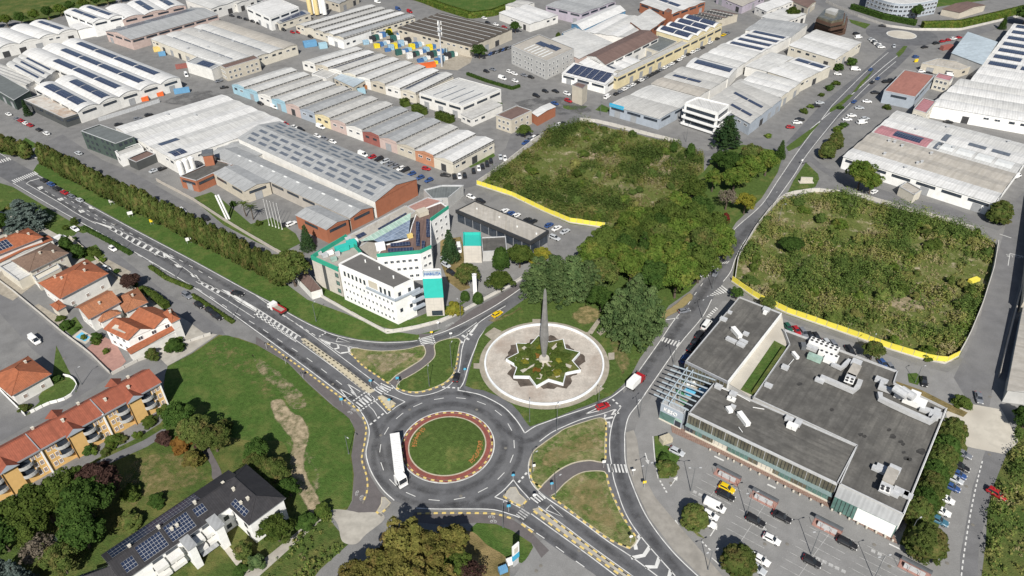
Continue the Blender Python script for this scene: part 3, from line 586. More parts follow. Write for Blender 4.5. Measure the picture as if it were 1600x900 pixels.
def profile(prof, wd, rise):
    if prof == 'gable': return [(0, 0), (wd/2, rise), (wd, 0)]
    if prof == 'barrel': return [(wd*t, rise*math.sin(math.pi*t)**.8 if 0 < t < 1 else 0) for t in (0, .1, .25, .42, .58, .75, .9, 1)]
    if prof == 'clere': return [(0, 0), (wd*.55, rise), (wd*.985, rise*.72), (wd, -.15)]
    if prof == 'shed': return [(0, 0), (wd, rise), (wd, 0)]
    if prof == 'saw': return [(0, 0), (wd*.12, rise), (wd, 0)]
    return [(0, 0), (wd, 0)]
def zat(pr, x):
    for (a, za), (b_, zb) in zip(pr, pr[1:]):
        if a <= x <= b_ and b_ > a: return za+(zb-za)*(x-a)/(b_-a)
    return pr[-1][1]
HALLS = {}
def hall(label, A, B, D, h, n=1, prof='gable', rise=1.1, roof='roof_white', wall='wall_white', solar=(), sky=(), feat='auto', endwall=None, cat='warehouse', name='warehouse', group=None, key=None, over=.3, vents=0):
    """rectangular hall from three roof corners (photo pixels at eave height): bays lie along A-B, ridges run A-D"""
    a, b_, d_ = G(*A, h), G(*B, h), G(*D, h)
    ax = b_-a; dx = d_-a; W = ax.length; L = dx.length; ua = ax/W; ud = dx/L
    o = Vector((a.x+(ax.x+dx.x)/2, a.y+(ax.y+dx.y)/2, 0)); E = empty(name, o, label, cat, group)
    up = Vector((0, 0, 1)); roofs = roof if isinstance(roof, (list, tuple)) else [roof]
    if n > 1 and prof in ('gable', 'barrel') and rise <= 1.3: rise *= .55
    bw = W/n; pr = profile(prof, bw, rise)
    def Pt(i, x, u, dz=0): return a+ua*(i*bw+x)+ud*(u*L)+up*(zat(pr, x)+dz)
    ccw = ua.cross(ud).z > 0
    wb = MB(o); z0 = lambda p: Vector((p.x, p.y, 0))
    cs = [a, b_, b_+dx, d_]
    if not ccw: cs = [a, d_, b_+dx, b_]
    par = .45 if prof == 'flat' else 0
    for i in range(4):
        p, q = cs[i], cs[(i+1) % 4]; wb.face((z0(p), z0(q), q+up*par, p+up*par), 1 if endwall and abs((q-p).normalized().dot(ua)) > .7 else 0)
    if prof != 'flat':
        for i in range(n):
            for u, fl in ((0, False), (1, True)):
                base = a+ua*(i*bw)+ud*(u*L)
                pts = [base+ua*x+up*z for x, z in pr]
                if abs(pr[-1][1]) > .01: pts.append(base+ua*bw-up*.2)
                pts = [base+ua*pr[0][0]-up*.21]+pts+([base+ua*bw-up*.21])
                wb.face(pts if fl == ccw else pts[::-1], 1 if endwall else 0)
    wb.build('wall', [wall, endwall] if endwall else wall, E)
    for i in range(n):
        rb = MB(o); ov = ud*over
        for k, ((x0, za), (x1, zb)) in enumerate(zip(pr, pr[1:])):
            vert = (prof in ('clere',) and k == 2) or (prof == 'saw' and k == 0) or (prof == 'shed' and k == 1)
            mi = 1 if vert else 0
            e0 = ua*(over if (k == 0 and i == 0) else 0); e1 = ua*(over if (k == len(pr)-2 and i == n-1) else 0)
            p0 = a+ua*(i*bw+x0)+up*(za+.06)-e0; p1 = a+ua*(i*bw+x1)+up*(zb+.06)+e1
            if prof == 'flat': p0 += up*.0; ov = ud*-.25; p0 += ua*(.25 if i == 0 else 0); p1 -= ua*(.25 if i == n-1 else 0)
            q = (p0-ov, p1-ov, p1+dx+ov, p0+dx+ov)
            rb.face(q if ccw else q[::-1], mi, ud)
            if vert: continue
        rb.build('roof', [roofs[i % len(roofs)], 'clerestory'], E)
    if prof == 'flat':
        pb = MB(o)
        for i in range(4):
            p, q = cs[i], cs[(i+1) % 4]; t = (q-p).normalized(); nn = Vector((t.y, -t.x, 0))
            pb.obox((p+q)/2+up*.5-nn*.1, (q-p)/2+t*.12, nn*.18, up*.07)
        pb.build('parapet', 'trim_white' if 'white' in wall or 'bright' in wall else 'galv', E)
    def patch(spec, mat, nm, dz):
        bay, u0, u1, v0, v1, ns = spec
        xs = sorted({v0*bw, v1*bw} | {x for x, _ in pr if v0*bw < x < v1*bw})
        for s_ in range(ns):
            ua0 = u0+(u1-u0)*(s_+.02 if ns > 1 else s_)/ns; ua1 = u0+(u1-u0)*(s_+(.96 if ns > 1 else 1))/ns
            m = MB(Pt(bay, xs[0], ua0)); 
            for x0, x1 in zip(xs, xs[1:]):
                q = [Pt(bay, x0, ua0, dz), Pt(bay, x1, ua0, dz), Pt(bay, x1, ua1, dz), Pt(bay, x0, ua1, dz)]
                m.face(q if ccw else q[::-1], 0, ud)
            q = [Pt(bay, xs[0], ua0, 0), Pt(bay, xs[-1], ua0, 0), Pt(bay, xs[-1], ua0, dz), Pt(bay, xs[0], ua0, dz)]; m.face(q, 0)
            q = [Pt(bay, xs[-1], ua0, 0), Pt(bay, xs[-1], ua1, 0), Pt(bay, xs[-1], ua1, dz), Pt(bay, xs[-1], ua0, dz)]; m.face(q, 0)
            m.build(nm, mat, E)
    for s_ in solar: patch(s_[:6], s_[6] if len(s_) > 6 else 'solar', 'solar_panel', .22)
    for s_ in sky: patch(s_[:6], s_[6] if len(s_) > 6 else 'skylight', 'skylight', .14)
    for k in range(vents):
        i = random.randrange(n); p = Pt(i, bw*random.uniform(.2, .8), random.uniform(.1, .9), .1)
        m = MB(p); m.obox(p+up*.3, ua*.5, ud*.4, up*.5); m.obox(p+up*.85, ua*.65, ud*.55, up*.08); m.build('roof_vent', 'galv', E)
    rnd = random.Random(hash(label) & 0xffff if False else sum(map(ord, label)))
    if feat == 'auto': feat = 'wk'
    if feat:
        for i in range(4):
            p, q = cs[i], cs[(i+1) % 4]; t = (q-p); ln = t.length; nn = Vector((t.y, -t.x, 0)).normalized()
            if nn.y > -.25: continue
            k = max(1, int(ln/9)); lo = len(feat) == 2
            for j in range(k):
                tt = (j+.5)/k; r = rnd.random()
                if feat == 'office':
                    for z in np.arange(1.0, h-1.2, 3.0):
                        for e in (-.25, 0, .25): put(E, p, q, tt+e/k*1.1, z, 1.5, 1.4, 'd' if 'dark' in wall else 'w')
                elif feat == 'band':
                    put(E, p, q, tt, h-1.9, min(7.5, ln/k-1), 1.2, 'd')
                    if r < .4: put(E, p, q, tt, 0, 3.2, 3.4, 'g', 'door')
                elif r < .45: put(E, p, q, tt, 0.02, rnd.choice((3.0, 3.6, 4.0)), min(3.6, h-1.2), rnd.choice('kggk'), 'door')
                elif r < .9:
                    for e in (-.22, .22): put(E, p, q, tt+e/k, h-2.3, 2.4, 1.1, rnd.choice('wd'))
    HALLS[key or label] = (E, a, ua, ud, W, L, h, cs); return E
def block(label, pts, h, wall='wall_white', roof='roof_gravel', parapet='galv', name='building', cat='building', par=.5, group=None, z0=0., parent=None, part=None, ruv=(1, 0, 0)):
    """flat-roofed block over any outline given at roof height in photo pixels"""
    P = [G(x, y, h) for x, y in pts]; ar = sum(P[i].x*P[(i+1) % len(P)].y-P[(i+1) % len(P)].x*P[i].y for i in range(len(P)))
    if ar < 0: P.reverse()
    o = sum(P, Vector())/len(P); o.z = 0
    E = parent or empty(name, o, label, cat, group)
    wb = MB(o); up = Vector((0, 0, 1))
    for i in range(len(P)):
        p, q = P[i], P[(i+1) % len(P)]; wb.face(((p.x, p.y, z0), (q.x, q.y, z0), q+up*par, p+up*par))
    wb.build('wall', wall, E)
    rb = MB(o); rb.tri_poly([p+up*.05 for p in offset_in(P, .15)], 0, ruv); rb.build('roof', roof, E)
    if parapet:
        pb = MB(o)
        for i in range(len(P)):
            p, q = P[i], P[(i+1) % len(P)]; t = (q-p).normalized(); nn = Vector((t.y, -t.x, 0))
            pb.obox((p+q)/2+up*(par+.06)-nn*.1, (q-p)/2+t*.12, nn*.14, up*.06)
            pb.face((q+up*.05-nn*.3, p+up*.05-nn*.3, p+up*(par+.05)-nn*.3, q+up*(par+.05)-nn*.3))
        pb.build('parapet', parapet, E)
    return E, P
def roofbox(parent, px, h, sx, sy, sz, rot, mat='galv', name='roof_unit', lift=.25):
    """ventilation unit on a roof: casing on two rails with a lid"""
    p = G(*px, h); R_ = Matrix.Rotation(rot, 3, 'Z'); ex, ey, up = R_ @ Vector((1, 0, 0)), R_ @ Vector((0, 1, 0)), Vector((0, 0, 1))
    m = MB((p.x, p.y, h)); c = Vector((p.x, p.y, h)); sx, sy, sz = sx*.78, sy*.78, sz*.78
    m.obox(c+up*(lift+sz/2), ex*sx/2, ey*sy/2, up*sz/2); m.obox(c+up*(lift+sz+.05), ex*(sx/2+.06), ey*(sy/2+.06), up*.05)
    for s_ in (-1, 1): m.obox(c+up*lift/2+ey*s_*sy*.32, ex*sx/2, ey*.07, up*lift/2)
    return m.build(name, mat, parent)
def hip(label, A, B, D, h, rise, over=.7, hipf=1.0, roof='tile', wall='wall_cream', chim=(), name='house', cat='house', feat=True, floors=2, style='s', parent=None, solar=()):
    a, b_, d_ = G(*A, h), G(*B, h), G(*D, h); ax = b_-a; dx = d_-a; W = ax.length; L = dx.length; ua, ud = ax/W, dx/L
    o = Vector((a.x+(ax.x+dx.x)/2, a.y+(ax.y+dx.y)/2, 0)); E = parent or empty(name, o, label, cat); up = Vector((0, 0, 1))
    c = [a, b_, b_+dx, d_]; lw = [c[0]+ua*over+ud*over, c[1]-ua*over+ud*over, c[2]-ua*over-ud*over, c[3]+ua*over-ud*over]
    if ua.cross(ud).z < 0: lw = lw[::-1]
    wb = MB(o)
    for i in range(4):
        p, q = lw[i], lw[(i+1) % 4]; wb.face(((p.x, p.y, 0), (q.x, q.y, 0), (q.x, q.y, h+.12), (p.x, p.y, h+.12)))
    if W >= L: r0, r1 = a+dx/2+ua*(L/2*hipf)+up*rise, b_+dx/2-ua*(L/2*hipf)+up*rise; sides = ((a, b_, r1, r0), (b_+dx, d_, r0, r1)); ends = ((d_, a, r0), (b_, b_+dx, r1)); rd = ua
    else: r0, r1 = a+ax/2+ud*(W/2*hipf)+up*rise, d_+ax/2-ud*(W/2*hipf)+up*rise; sides = ((d_, a, r0, r1), (b_, b_+dx, r1, r0)); ends = ((a, b_, r0), (b_+dx, d_, r1)); rd = ud
    if hipf == 0:
        for e in ends:
            s_ = over*.95; p, q, r = e; m_ = (p+q)/2; inn = (o-Vector((m_.x, m_.y, 0))).normalized()*s_
            wb.face([p+inn, q+inn, r+inn])
    wb.build('wall', wall, E)
    rb = MB(o); th = up*.2
    for f in sides:
        g = f if (f[1]-f[0]).cross(f[2]-f[0]).z > 0 else f[::-1]; rb.face([p+th for p in g], 0, rd); rb.face([p for p in g][::-1], 1)
    for f in ends:
        if hipf > 0:
            g = f if (f[1]-f[0]).cross(f[2]-f[0]).z > 0 else f[::-1]; rb.face([p+th for p in g], 0, rd.cross(up)); rb.face(g[::-1], 1)
    for i in range(4):
        p, q = c[i], c[(i+1) % 4]; rb.face((p, q, q+th, p+th), 1)
    ro = rb.build('roof', [roof, 'trim_grey'], E)
    rc = MB(o); rc.tube([r0+th, r1+th], .16, 5)
    if hipf > 0:
        for p, r in ((a, r0), (d_, r0 if W >= L else r1), (b_, r1 if W >= L else r0), (b_+dx, r1)): rc.tube([p+th, r+th], .13, 5)
    rc.build('ridge_cap', roof, ro)
    def zr(u, v):   # roof height at fractions
        x, y = u*W, v*L; m = min(y, L-y)/(L/2) if W >= L else min(x, W-x)/(W/2)
        e = min(x, W-x)/(L/2) if W >= L else min(y, L-y)/(W/2)
        return rise*min(m, e if hipf > 0 else 9, 1)
    for u, v in chim:
        p = a+ua*(u*W)+ud*(v*L)+up*zr(u, v); m = MB(p); m.obox(p+up*.4, ua*.26, ud*.24, up*.55); m.obox(p+up*1.0, ua*.36, ud*.34, up*.06); m.build('chimney', 'wall_cream', ro)
    for (u0, u1, v0, v1, nu, nv) in solar:
        q = [a+ua*(u*W)+ud*(v*L)+up*(zr(u, v)+.3) for u, v in ((u0, v0), (u1, v0), (u1, v1), (u0, v1))]; m = MB(q[0]); m.face(q if (q[1]-q[0]).cross(q[2]-q[0]).z > 0 else q[::-1], 0); m.build('panel_rack', 'galv', ro)
        for i in range(nu):
            for j in range(nv):
                q = []
                for uu, vv in ((i, j), (i+.88, j), (i+.88, j+.92), (i, j+.92)):
                    u, v = u0+(u1-u0)*uu/nu, v0+(v1-v0)*vv/nv; q.append(a+ua*(u*W)+ud*(v*L)+up*(zr(u, v)+.38))
                m = MB(q[0]); m.face(q if (q[1]-q[0]).cross(q[2]-q[0]).z > 0 else q[::-1], 0); m.build('solar_panel', 'solar_panel', ro)
    if feat:
        for i in range(4):
            p, q = lw[i], lw[(i+1) % 4]; t = q-p; nn = Vector((t.y, -t.x, 0)).normalized()
            if nn.y > -.2: continue
            k = max(2, int(t.length/4))
            for fl in range(min(floors, max(1, int((h-.4)/2.8)))):
                for j in range(k): put(E, p, q, (j+.5)/k, .9+fl*3.0, 1.2, 1.4, style)
    return E
M('solar_panel', (.02, .03, .062), .16, .2, .5, spec=.5)
_ONES = 'first second third fourth fifth sixth seventh eighth ninth tenth eleventh twelfth thirteenth fourteenth fifteenth sixteenth seventeenth eighteenth nineteenth'.split()
ORD = _ONES+[(w1+'ieth' if k == 0 else w1+'y-'+_ONES[k-1]) for w1 in ('twent', 'thirt', 'fort', 'fift', 'sixt', 'sevent', 'eight') for k in range(10)]
# ================================================================== industrial district (far half of the photo)
def rows(n, v0, v1, ns, u0=.04, u1=.96): return [(i, u0, u1, v0, v1, ns) for i in range(n)]
# --- upper left
hall('big white factory of three vaulted bays with four-part solar strips', (186,152), (281,122), (35,84), 6, 3, 'barrel', 1.6, 'roof_bright', 'wall_white', solar=[(0, .08, .72, .28, .62, 3), (1, .06, .86, .3, .64, 4), (2, .1, .9, .3, .64, 4)], feat='band')
hall('shorter white vaulted factory pair beside the big vaulted factory', (122,175), (186,152), (54,138), 6, 2, 'barrel', 1.5, 'roof_bright', 'wall_white', solar=[(0, .1, .9, .25, .7, 3), (1, .05, .8, .3, .72, 3)], feat='band')
hall('low white flat annex with rust stained roof end', (100,186), (128,177), (38,157), 4.5, 1, 'flat', 0, 'roof_rusty', 'wall_dark', feat='band')
hall('small white sheds with three thin solar strips at the left edge', (62,129), (89,110), (10,101), 5, 3, 'barrel', 1.0, 'roof_white', 'wall_white', solar=rows(3, .3, .6, 1, .1, .8))
hall('dark green-grey flat roofed block at the left edge', (22,158), (47,143), (-25,130), 5, 1, 'flat', 0, 'roof_dark_grey', 'wall_greendark', feat='band')
hall('low white corrugated sheds with scrap along the left edge', (40,134), (62,122), (-30,108), 4, 4, 'gable', .7, 'roof_pale', 'wall_white')
hall('long row of white vaulted bays in the upper left corner', (-35,84), (120,47), (-78,66), 6, 5, 'barrel', 1.6, 'roof_bright', 'wall_white', solar=[(4, .1, .9, .3, .55, 2)])
hall('tall white twin-vault hall with four solar strips on top', (145,36), (192,25), (100,19), 9, 2, 'barrel', 1.4, 'roof_bright', 'wall_bright', solar=[(0, .1, .9, .3, .6, 2), (1, .1, .9, .3, .6, 2)], feat='band')
hall('white vaulted hall with pinkish brick band at the top left', (192,31), (290,9), (165,13), 7, 3, 'barrel', 1.4, 'roof_bright', 'wall_pink', solar=[(1, .1, .9, .3, .6, 2), (2, .1, .9, .3, .6, 2)], feat='band')
hall('low white vaulted shed linking the tall halls at the top left', (122,47), (190,33), (108,40), 6, 3, 'barrel', .8, 'roof_bright', 'wall_bright', feat=None)
hall('long grey gabled hall with one full-length solar strip and pink walls', (165,49), (205,62), (300,12), 6.5, 1, 'gable', 2.2, 'roof_grey', 'wall_pink', solar=[(0, .05, .4, .08, .42, 1), (0, .42, .92, .08, .42, 2)], feat='band')
hall('wide white hall of five vaults with rows of roof vents', (352,105), (464,70), (236,61), 6, 5, 'barrel', 1.3, ['roof_white', 'roof_white', 'roof_pale', 'roof_white', 'roof_concrete'], 'wall_cream', sky=[(1, .1, .9, .0, .06, 9), (3, .1, .9, .0, .06, 9)], feat='wk', vents=6)
hall('grey flat workshop with pale solar panels in front of the five-vault hall', (331,110), (349,101), (291,98), 6, 1, 'flat', 0, 'roof_grey', 'wall_white', solar=[(0, .2, .7, .2, .8, 3)], feat=None)
hall('beige office front with brown flat roof and canopy', (352,108), (405,92), (344,103), 7, 1, 'flat', 0, 'roof_brown', 'wall_beige', feat='office', cat='office', name='office_building')
hall('long white hall of five low roof bays running up-right', (180,199), (272,250), (346,148), 6.5, 5, 'gable', 1.0, ['roof_bright', 'roof_white'], 'wall_white', solar=[(3, .06, .22, .1, .45, 1), (4, .03, .14, .2, .8, 2)], vents=2)
hall('dark green-grey three-storey office at the end of the white hall', (181,226), (210,215), (127,206), 8.5, 1, 'flat', 0, 'roof_dark_grey', 'wall_greendark', feat='office', cat='office', name='office_building')
hall('low white lodge with steps next to the dark green office', (187,245), (224,232), (180,238), 5, 1, 'flat', 0, 'roof_pale', 'wall_bright', cat='building', name='building')
hall('small open carport with brown flat roof on posts', (213,255), (243,242), (200,249), 3.6, 1, 'flat', 0, 'roof_brown', 'wall_dark', feat=None, cat='shelter', name='carport')
# --- brick factory in the middle left
hall('large grey factory roof dotted with dark skylights and brick ends', (586,315), (651,280), (372,216), 7.5, 1, 'gable', 2.4, 'roof_grey', 'wall_white', endwall='wall_brick', sky=[(0, .04+.085*i+(.02 if j % 2 else 0), .1+.085*i+(.02 if j % 2 else 0), v, v+.065, 1) for j, v in enumerate((.08, .22, .36, .58, .72, .86)) for i in range(11)], feat=None, key='F1')
hall('lower long grey gabled factory aisle with white wall strip', (547,341), (582,324), (335,243), 5.5, 1, 'gable', 1.4, 'roof_grey', 'wall_concrete', endwall='wall_brick', sky=[(0, .05+.09*i, .07+.09*i, .42, .48, 1, 'skylight_white') for i in range(10)], feat='band', key='F2')
hall('brick annex with grey gabled roof facing the clinic', (510,359), (544,343), (462,336), 6, 1, 'gable', 1.2, 'roof_grey', 'wall_brick', feat='band', key='F3')
hall('grey gabled brick workshop with columned front', (382,299), (421,285), (334,271), 5.5, 1, 'gable', 1.2, 'roof_grey', 'wall_beige', feat='band')
hall('flat dark roofed brick office with red terrace', (307,284), (364,258), (281,277), 5, 1, 'flat', 0, 'roof_tar', 'wall_brick', feat='band', cat='office', name='office_building', key='BO')
hall('wide pale low factory wing behind the brick office', (372,266), (410,240), (330,240), 5, 2, 'gable', .8, 'roof_grey', 'wall_white')
# --- middle: two rows of narrow workshops
def wrow(fl, fr, bl, br, n, h, mats, walls, where, solar=(), prof='clere', rise=1.5, group=''):
    ordn = 'first second third fourth fifth sixth seventh eighth ninth tenth eleventh twelfth thirteenth fourteenth fifteenth'.split()
    lerp = lambda p, q, t: (p[0]+(q[0]-p[0])*t, p[1]+(q[1]-p[1])*t)
    FL, FR_, BL, BR = (G(*p, h) for p in (fl, fr, bl, br))
    for i in range(n):
        t0, t1 = i/n, (i+1)/n
        px = lambda V: proj_px(V)
        A, B_, D_ = px(FL.lerp(FR_, t0)), px(FL.lerp(FR_, t1)), px(BL.lerp(BR, t0))
        hall(f'narrow workshop with {mats[i % len(mats)].split("_")[1]} roof, {ordn[i]} from the left in the {where}', A, B_, D_, h, 1, prof, rise, mats[i % len(mats)], walls[i % len(walls)], solar=[(0, .05, .95, .1, .35, 2)] if i in solar else (), cat='workshop', name='workshop', group=group, over=.1)
def proj_px(V):
    d = V-Vector((0, 0, CH)); z = d.dot(_F); return (800+CF*d.dot(_R)/z, 450-CF*d.dot(_U)/z)
wrow((362,132), (708,257), (445,106), (771,223), 14, 5, ['roof_white', 'roof_white', 'roof_pale', 'roof_white', 'roof_pale', 'roof_grey', 'roof_pale', 'roof_pale', 'roof_grey', 'roof_grey', 'roof_grey', 'roof_pale', 'roof_bright', 'roof_bright'], ['wall_sky', 'wall_sky', 'wall_white', 'wall_sky', 'wall_pink', 'wall_greyblue', 'wall_yellow', 'wall_pink', 'wall_white', 'wall_red', 'wall_pink', 'wall_beige', 'wall_orange', 'wall_cream'], 'front workshop row', group='workshops in the front row')
wrow((472,96), (650,148), (547,74), (706,119), 8, 5, ['roof_white', 'roof_bright', 'roof_pale', 'roof_white', 'roof_white', 'roof_pale', 'roof_bright', 'roof_white'], ['wall_white', 'wall_beige', 'wall_white', 'wall_cream'], 'rear workshop row', solar=(2, 7), group='workshops in the rear row')
hall('small pale shed between the workshop rows, nearer the left', (510,124), (533,112), (487,117), 4, 1, 'flat', 0, 'roof_pale', 'wall_white')
hall('small blue-grey shed between the workshop rows, further right', (552,136), (575,125), (522,122), 4, 1, 'shed', .8, 'roof_blue', 'wall_beige')
hall('wide white flat hall with long narrow skylights right of the rear workshop row', (722,167), (783,141), (655,147), 6.5, 1, 'flat', 0, 'roof_white', 'wall_white', sky=[(0, .15+.2*i, .17+.2*i, .1, .7, 1) for i in range(4)], feat='band')
hall('low grey roofed annex below the white flat hall', (737,186), (785,165), (720,178), 4, 1, 'shed', .6, 'roof_pale', 'wall_white')
hall('beige two-storey house with flat reddish roof beside the field', (799,189), (831,174), (775,181), 6.5, 1, 'flat', 0, 'roof_brown', 'wall_beige', feat='office', cat='house', name='house')
hall('white roofed brick-sided store right of the beige house', (840,182), (868,167), (831,176), 5, 1, 'gable', .6, 'roof_bright', 'wall_brick', feat=None)
# --- top centre
hall('white two-storey hall with dark windows near the silos', (422,29), (467,12), (385,12), 8, 1, 'flat', 0, 'roof_bright', 'wall_bright', feat='band')
hall('low yellow-walled lodge with solar roof below the silos', (437,37), (485,22), (428,32), 4.5, 1, 'shed', .8, 'roof_grey', 'wall_cream', solar=[(0, .1, .9, .1, .9, 1)])
hall('five-bay workshop block with coloured gate fronts near the silos', (462,39), (537,61), (573,8), 5, 5, 'clere', 1.3, ['roof_white', 'roof_pale', 'roof_white', 'roof_bright', 'roof_grey'], 'wall_cream', solar=[(0, .1, .7, .15, .4, 2)])
hall('white low building in front of the five-bay workshop block', (537,66), (580,50), (512,58), 4.5, 1, 'flat', 0, 'roof_white', 'wall_bright')
hall('broad hall with dark corrugated roof and wavy white ridges', (735,73), (800,46), (621,44), 6.5, 7, 'gable', .7, 'roof_corrugated', 'wall_beige', sky=[(i, .02, .98, .46, .54, 1, 'skylight_white') for i in range(7)], feat='wk', key='brown')
hall('pale hall roof at the top edge behind the silos', (330,14), (400,-8), (290,0), 7, 3, 'gable', 1, 'roof_white', 'wall_white')
hall('grey shed with strips at the top edge left of the silos', (370,6), (400,-4), (345,-4), 6, 2, 'gable', 1, 'roof_pale', 'wall_white')
hall('grey roofed works above the silos at the top edge', (530,6), (560,-8), (440,-20), 6, 4, 'gable', .9, 'roof_grey', 'wall_beige')
# --- centre right
hall('grey-white three-storey office block with small solar roof', (854,97), (897,77), (799,73), 10, 1, 'flat', 0, 'roof_concrete', 'wall_grey', solar=[(0, .5, .75, .55, .75, 1), (0, .2, .5, .6, .8, 2)], sky=[(0, .2+.1*i, .23+.1*i, .1, .5, 1, 'skylight_white') for i in range(6)], feat='office', cat='office', name='office_building')
hall('white shed with broad tilted solar roof by the beige stair tower', (946,133), (964,121), (878,115), 5, 1, 'shed', 2.2, 'roof_bright', 'wall_bright', solar=[(0, .05, .95, .12, .9, 6)], feat='band')
block('small beige stair tower in the junction yard', S('894,134 903,129 918,133 910,140'), 8.6, 'wall_beige', 'roof_brown', 'trim_grey', 'stair_tower', 'tower')
hall('long yellow factory front along the street', (964,122), (1128,42), (955,118), 6.5, 1, 'flat', 0, 'roof_pale', 'wall_yellow', feat='band', key='yellow')
hall('white low hall behind the yellow front', (950,118), (975,108), (905,98), 5.5, 1, 'gable', 1, 'roof_bright', 'wall_cream', solar=[(0, .1, .9, .5, .7, 1)])
hall('white curved sheds behind the yellow front', (978,108), (1002,95), (950,97), 5.5, 2, 'barrel', 1, 'roof_bright', 'wall_white', feat=None)
hall('brown gabled hall behind the yellow front', (917,87), (946,101), (1000,47), 7.5, 1, 'gable', 2, 'roof_brown', 'wall_white', feat='band')
hall('grey flat roof yard block behind the yellow front', (1030,82), (1058,66), (1000,72), 5, 1, 'flat', 0, 'roof_dark_grey', 'wall_cream')
hall('four-vault hall covered with solar panels behind the yellow front', (1076,63), (1128,38), (1026,48), 8, 4, 'barrel', 1.8, 'roof_bright', 'wall_yellow', solar=rows(4, .12, .86, 2, .06, .95), feat=None)
hall('dark striped roof works at the far end of the yellow front', (1118,33), (1153,22), (1082,25), 5, 4, 'saw', .9, ['roof_black', 'roof_brown'], 'wall_beige', feat=None)
hall('long white gabled shed with a blue end wall', (893,37), (910,47), (960,8), 6, 1, 'gable', 1.6, 'roof_bright', 'wall_blue', feat=None)
hall('white four-bay hall between the blue-ended shed and the vaults', (912,50), (985,60), (965,22), 5.5, 4, 'gable', .9, ['roof_bright', 'roof_white'], 'wall_white', feat=None)
hall('white flat shed row left of the brown gabled hall', (905,92), (960,68), (852,66), 5.5, 2, 'gable', .9, 'roof_white', 'wall_pink')
hall('pale grey low shed next to the blue-ended shed', (890,62), (925,48), (878,52), 5, 1, 'flat', 0, 'roof_pale', 'wall_blue')
hall('brick-walled row of works at the top', (1010,52), (1040,30), (985,34), 7, 2, 'gable', .8, 'roof_white', 'wall_brick', feat='band')
block('square brick tower beside the vaulted solar hall', S('1038,18 1044,14 1050,17 1044,21'), 11, 'wall_brick', 'roof_brown', None, 'brick_tower', 'tower')
hall('top hall with brick street side and solar strips', (1050,22), (1102,3), (1000,4), 6.5, 3, 'gable', 1, ['roof_white', 'roof_bright'], 'wall_brick', solar=[(1, .2, .9, .1, .4, 2)], feat='band')
hall('lilac walled hall with grey roof at the top', (908,22), (962,2), (853,9), 7, 2, 'gable', 1.2, 'roof_grey', 'wall_lilac', feat='band')
hall('white low sheds with pale roofs left of the lilac hall', (828,38), (872,24), (780,20), 5, 3, 'gable', .8, 'roof_bright', 'wall_white')
hall('pale sheds near the trees above the corrugated roof', (812,12), (835,4), (790,8), 5, 2, 'gable', .7, 'roof_pale', 'wall_white')
# --- block between the street and the boulevard
hall('grey-white double hall with blue sign strip at the street corner', (1030,186), (1092,153), (953,164), 5.5, 2, 'barrel', 1.0, ['roof_pale', 'roof_white'], 'wall_greyblue', feat='band', key='a1')
hall('weathered grey-brown hall strip behind the blue sign hall', (1092,151), (1110,140), (1018,131), 5.5, 1, 'gable', .6, 'roof_concrete', 'wall_white', feat=None)
hall('pale hall with two solar strips in a line', (1110,140), (1138,122), (1037,121), 5.8, 2, 'barrel', .8, 'roof_pale', 'wall_white', solar=[(0, .3, .9, .35, .65, 2)], feat=None)
hall('white hall with one long solar strip and flat vaults', (1138,122), (1152,107), (1072,104), 6.2, 1, 'barrel', .9, 'roof_bright', 'wall_white', solar=[(0, .05, .9, .35, .75, 1)], feat=None)
hall('white triple-vault hall in the middle block', (1152,106), (1190,82), (1093,90), 6, 3, 'barrel', .9, ['roof_white', 'roof_bright'], 'wall_white', feat=None)
hall('pale hall with four parallel solar strips', (1190,82), (1235,58), (1133,69), 6, 4, 'barrel', .9, 'roof_bright', 'wall_white', solar=rows(4, .2, .65, 1, .05, .92), feat=None)
hall('grey flat hall at the far end of the middle block', (1236,58), (1262,38), (1165,47), 6, 2, 'gable', .7, 'roof_grey', 'wall_white', feat=None)
hall('white hall of four low bays near the far roundabout', (1305,93), (1346,66), (1233,71), 6, 4, 'gable', .6, ['roof_bright', 'roof_white'], 'wall_cream', feat='wk')
hall('white hall row with brown edge and one large solar strip facing the boulevard', (1250,128), (1298,104), (1200,112), 6, 3, 'barrel', .9, ['roof_bright', 'roof_white'], 'wall_cream', solar=[(2, .05, .95, .3, .7, 2)], feat='wk')
hall('white vaulted hall row in the boulevard block', (1220,152), (1252,129), (1150,133), 6, 3, 'barrel', .9, ['roof_white', 'roof_bright'], 'wall_cream', feat='wk')
hall('grey-walled hall with two solar strips near the balcony office', (1172,193), (1222,155), (1108,157), 6, 3, 'barrel', 1.0, 'roof_pale', 'wall_greyblue', solar=[(1, .1, .8, .4, .6, 2), (0, .1, .6, .4, .6, 2)], feat='wk')
hall('pale low hall filling the gap in the boulevard block', (1200,112), (1240,90), (1165,103), 5.5, 2, 'gable', .6, 'roof_white', 'wall_white', feat=None)
E_, P_ = block('white three-storey office with long balconies by the cedar', S('1070,162 1090,153 1139,165 1122,178'), 10.5, 'wall_bright', 'roof_white', 'trim_white', 'office_building', 'office')
def facing(P): return [(P[i], P[(i+1) % len(P)]) for i in range(len(P)) if (P[(i+1) % len(P)]-P[i]).x > 0 and Vector(((P[(i+1) % len(P)]-P[i]).y, -(P[(i+1) % len(P)]-P[i]).x)).y < 0]
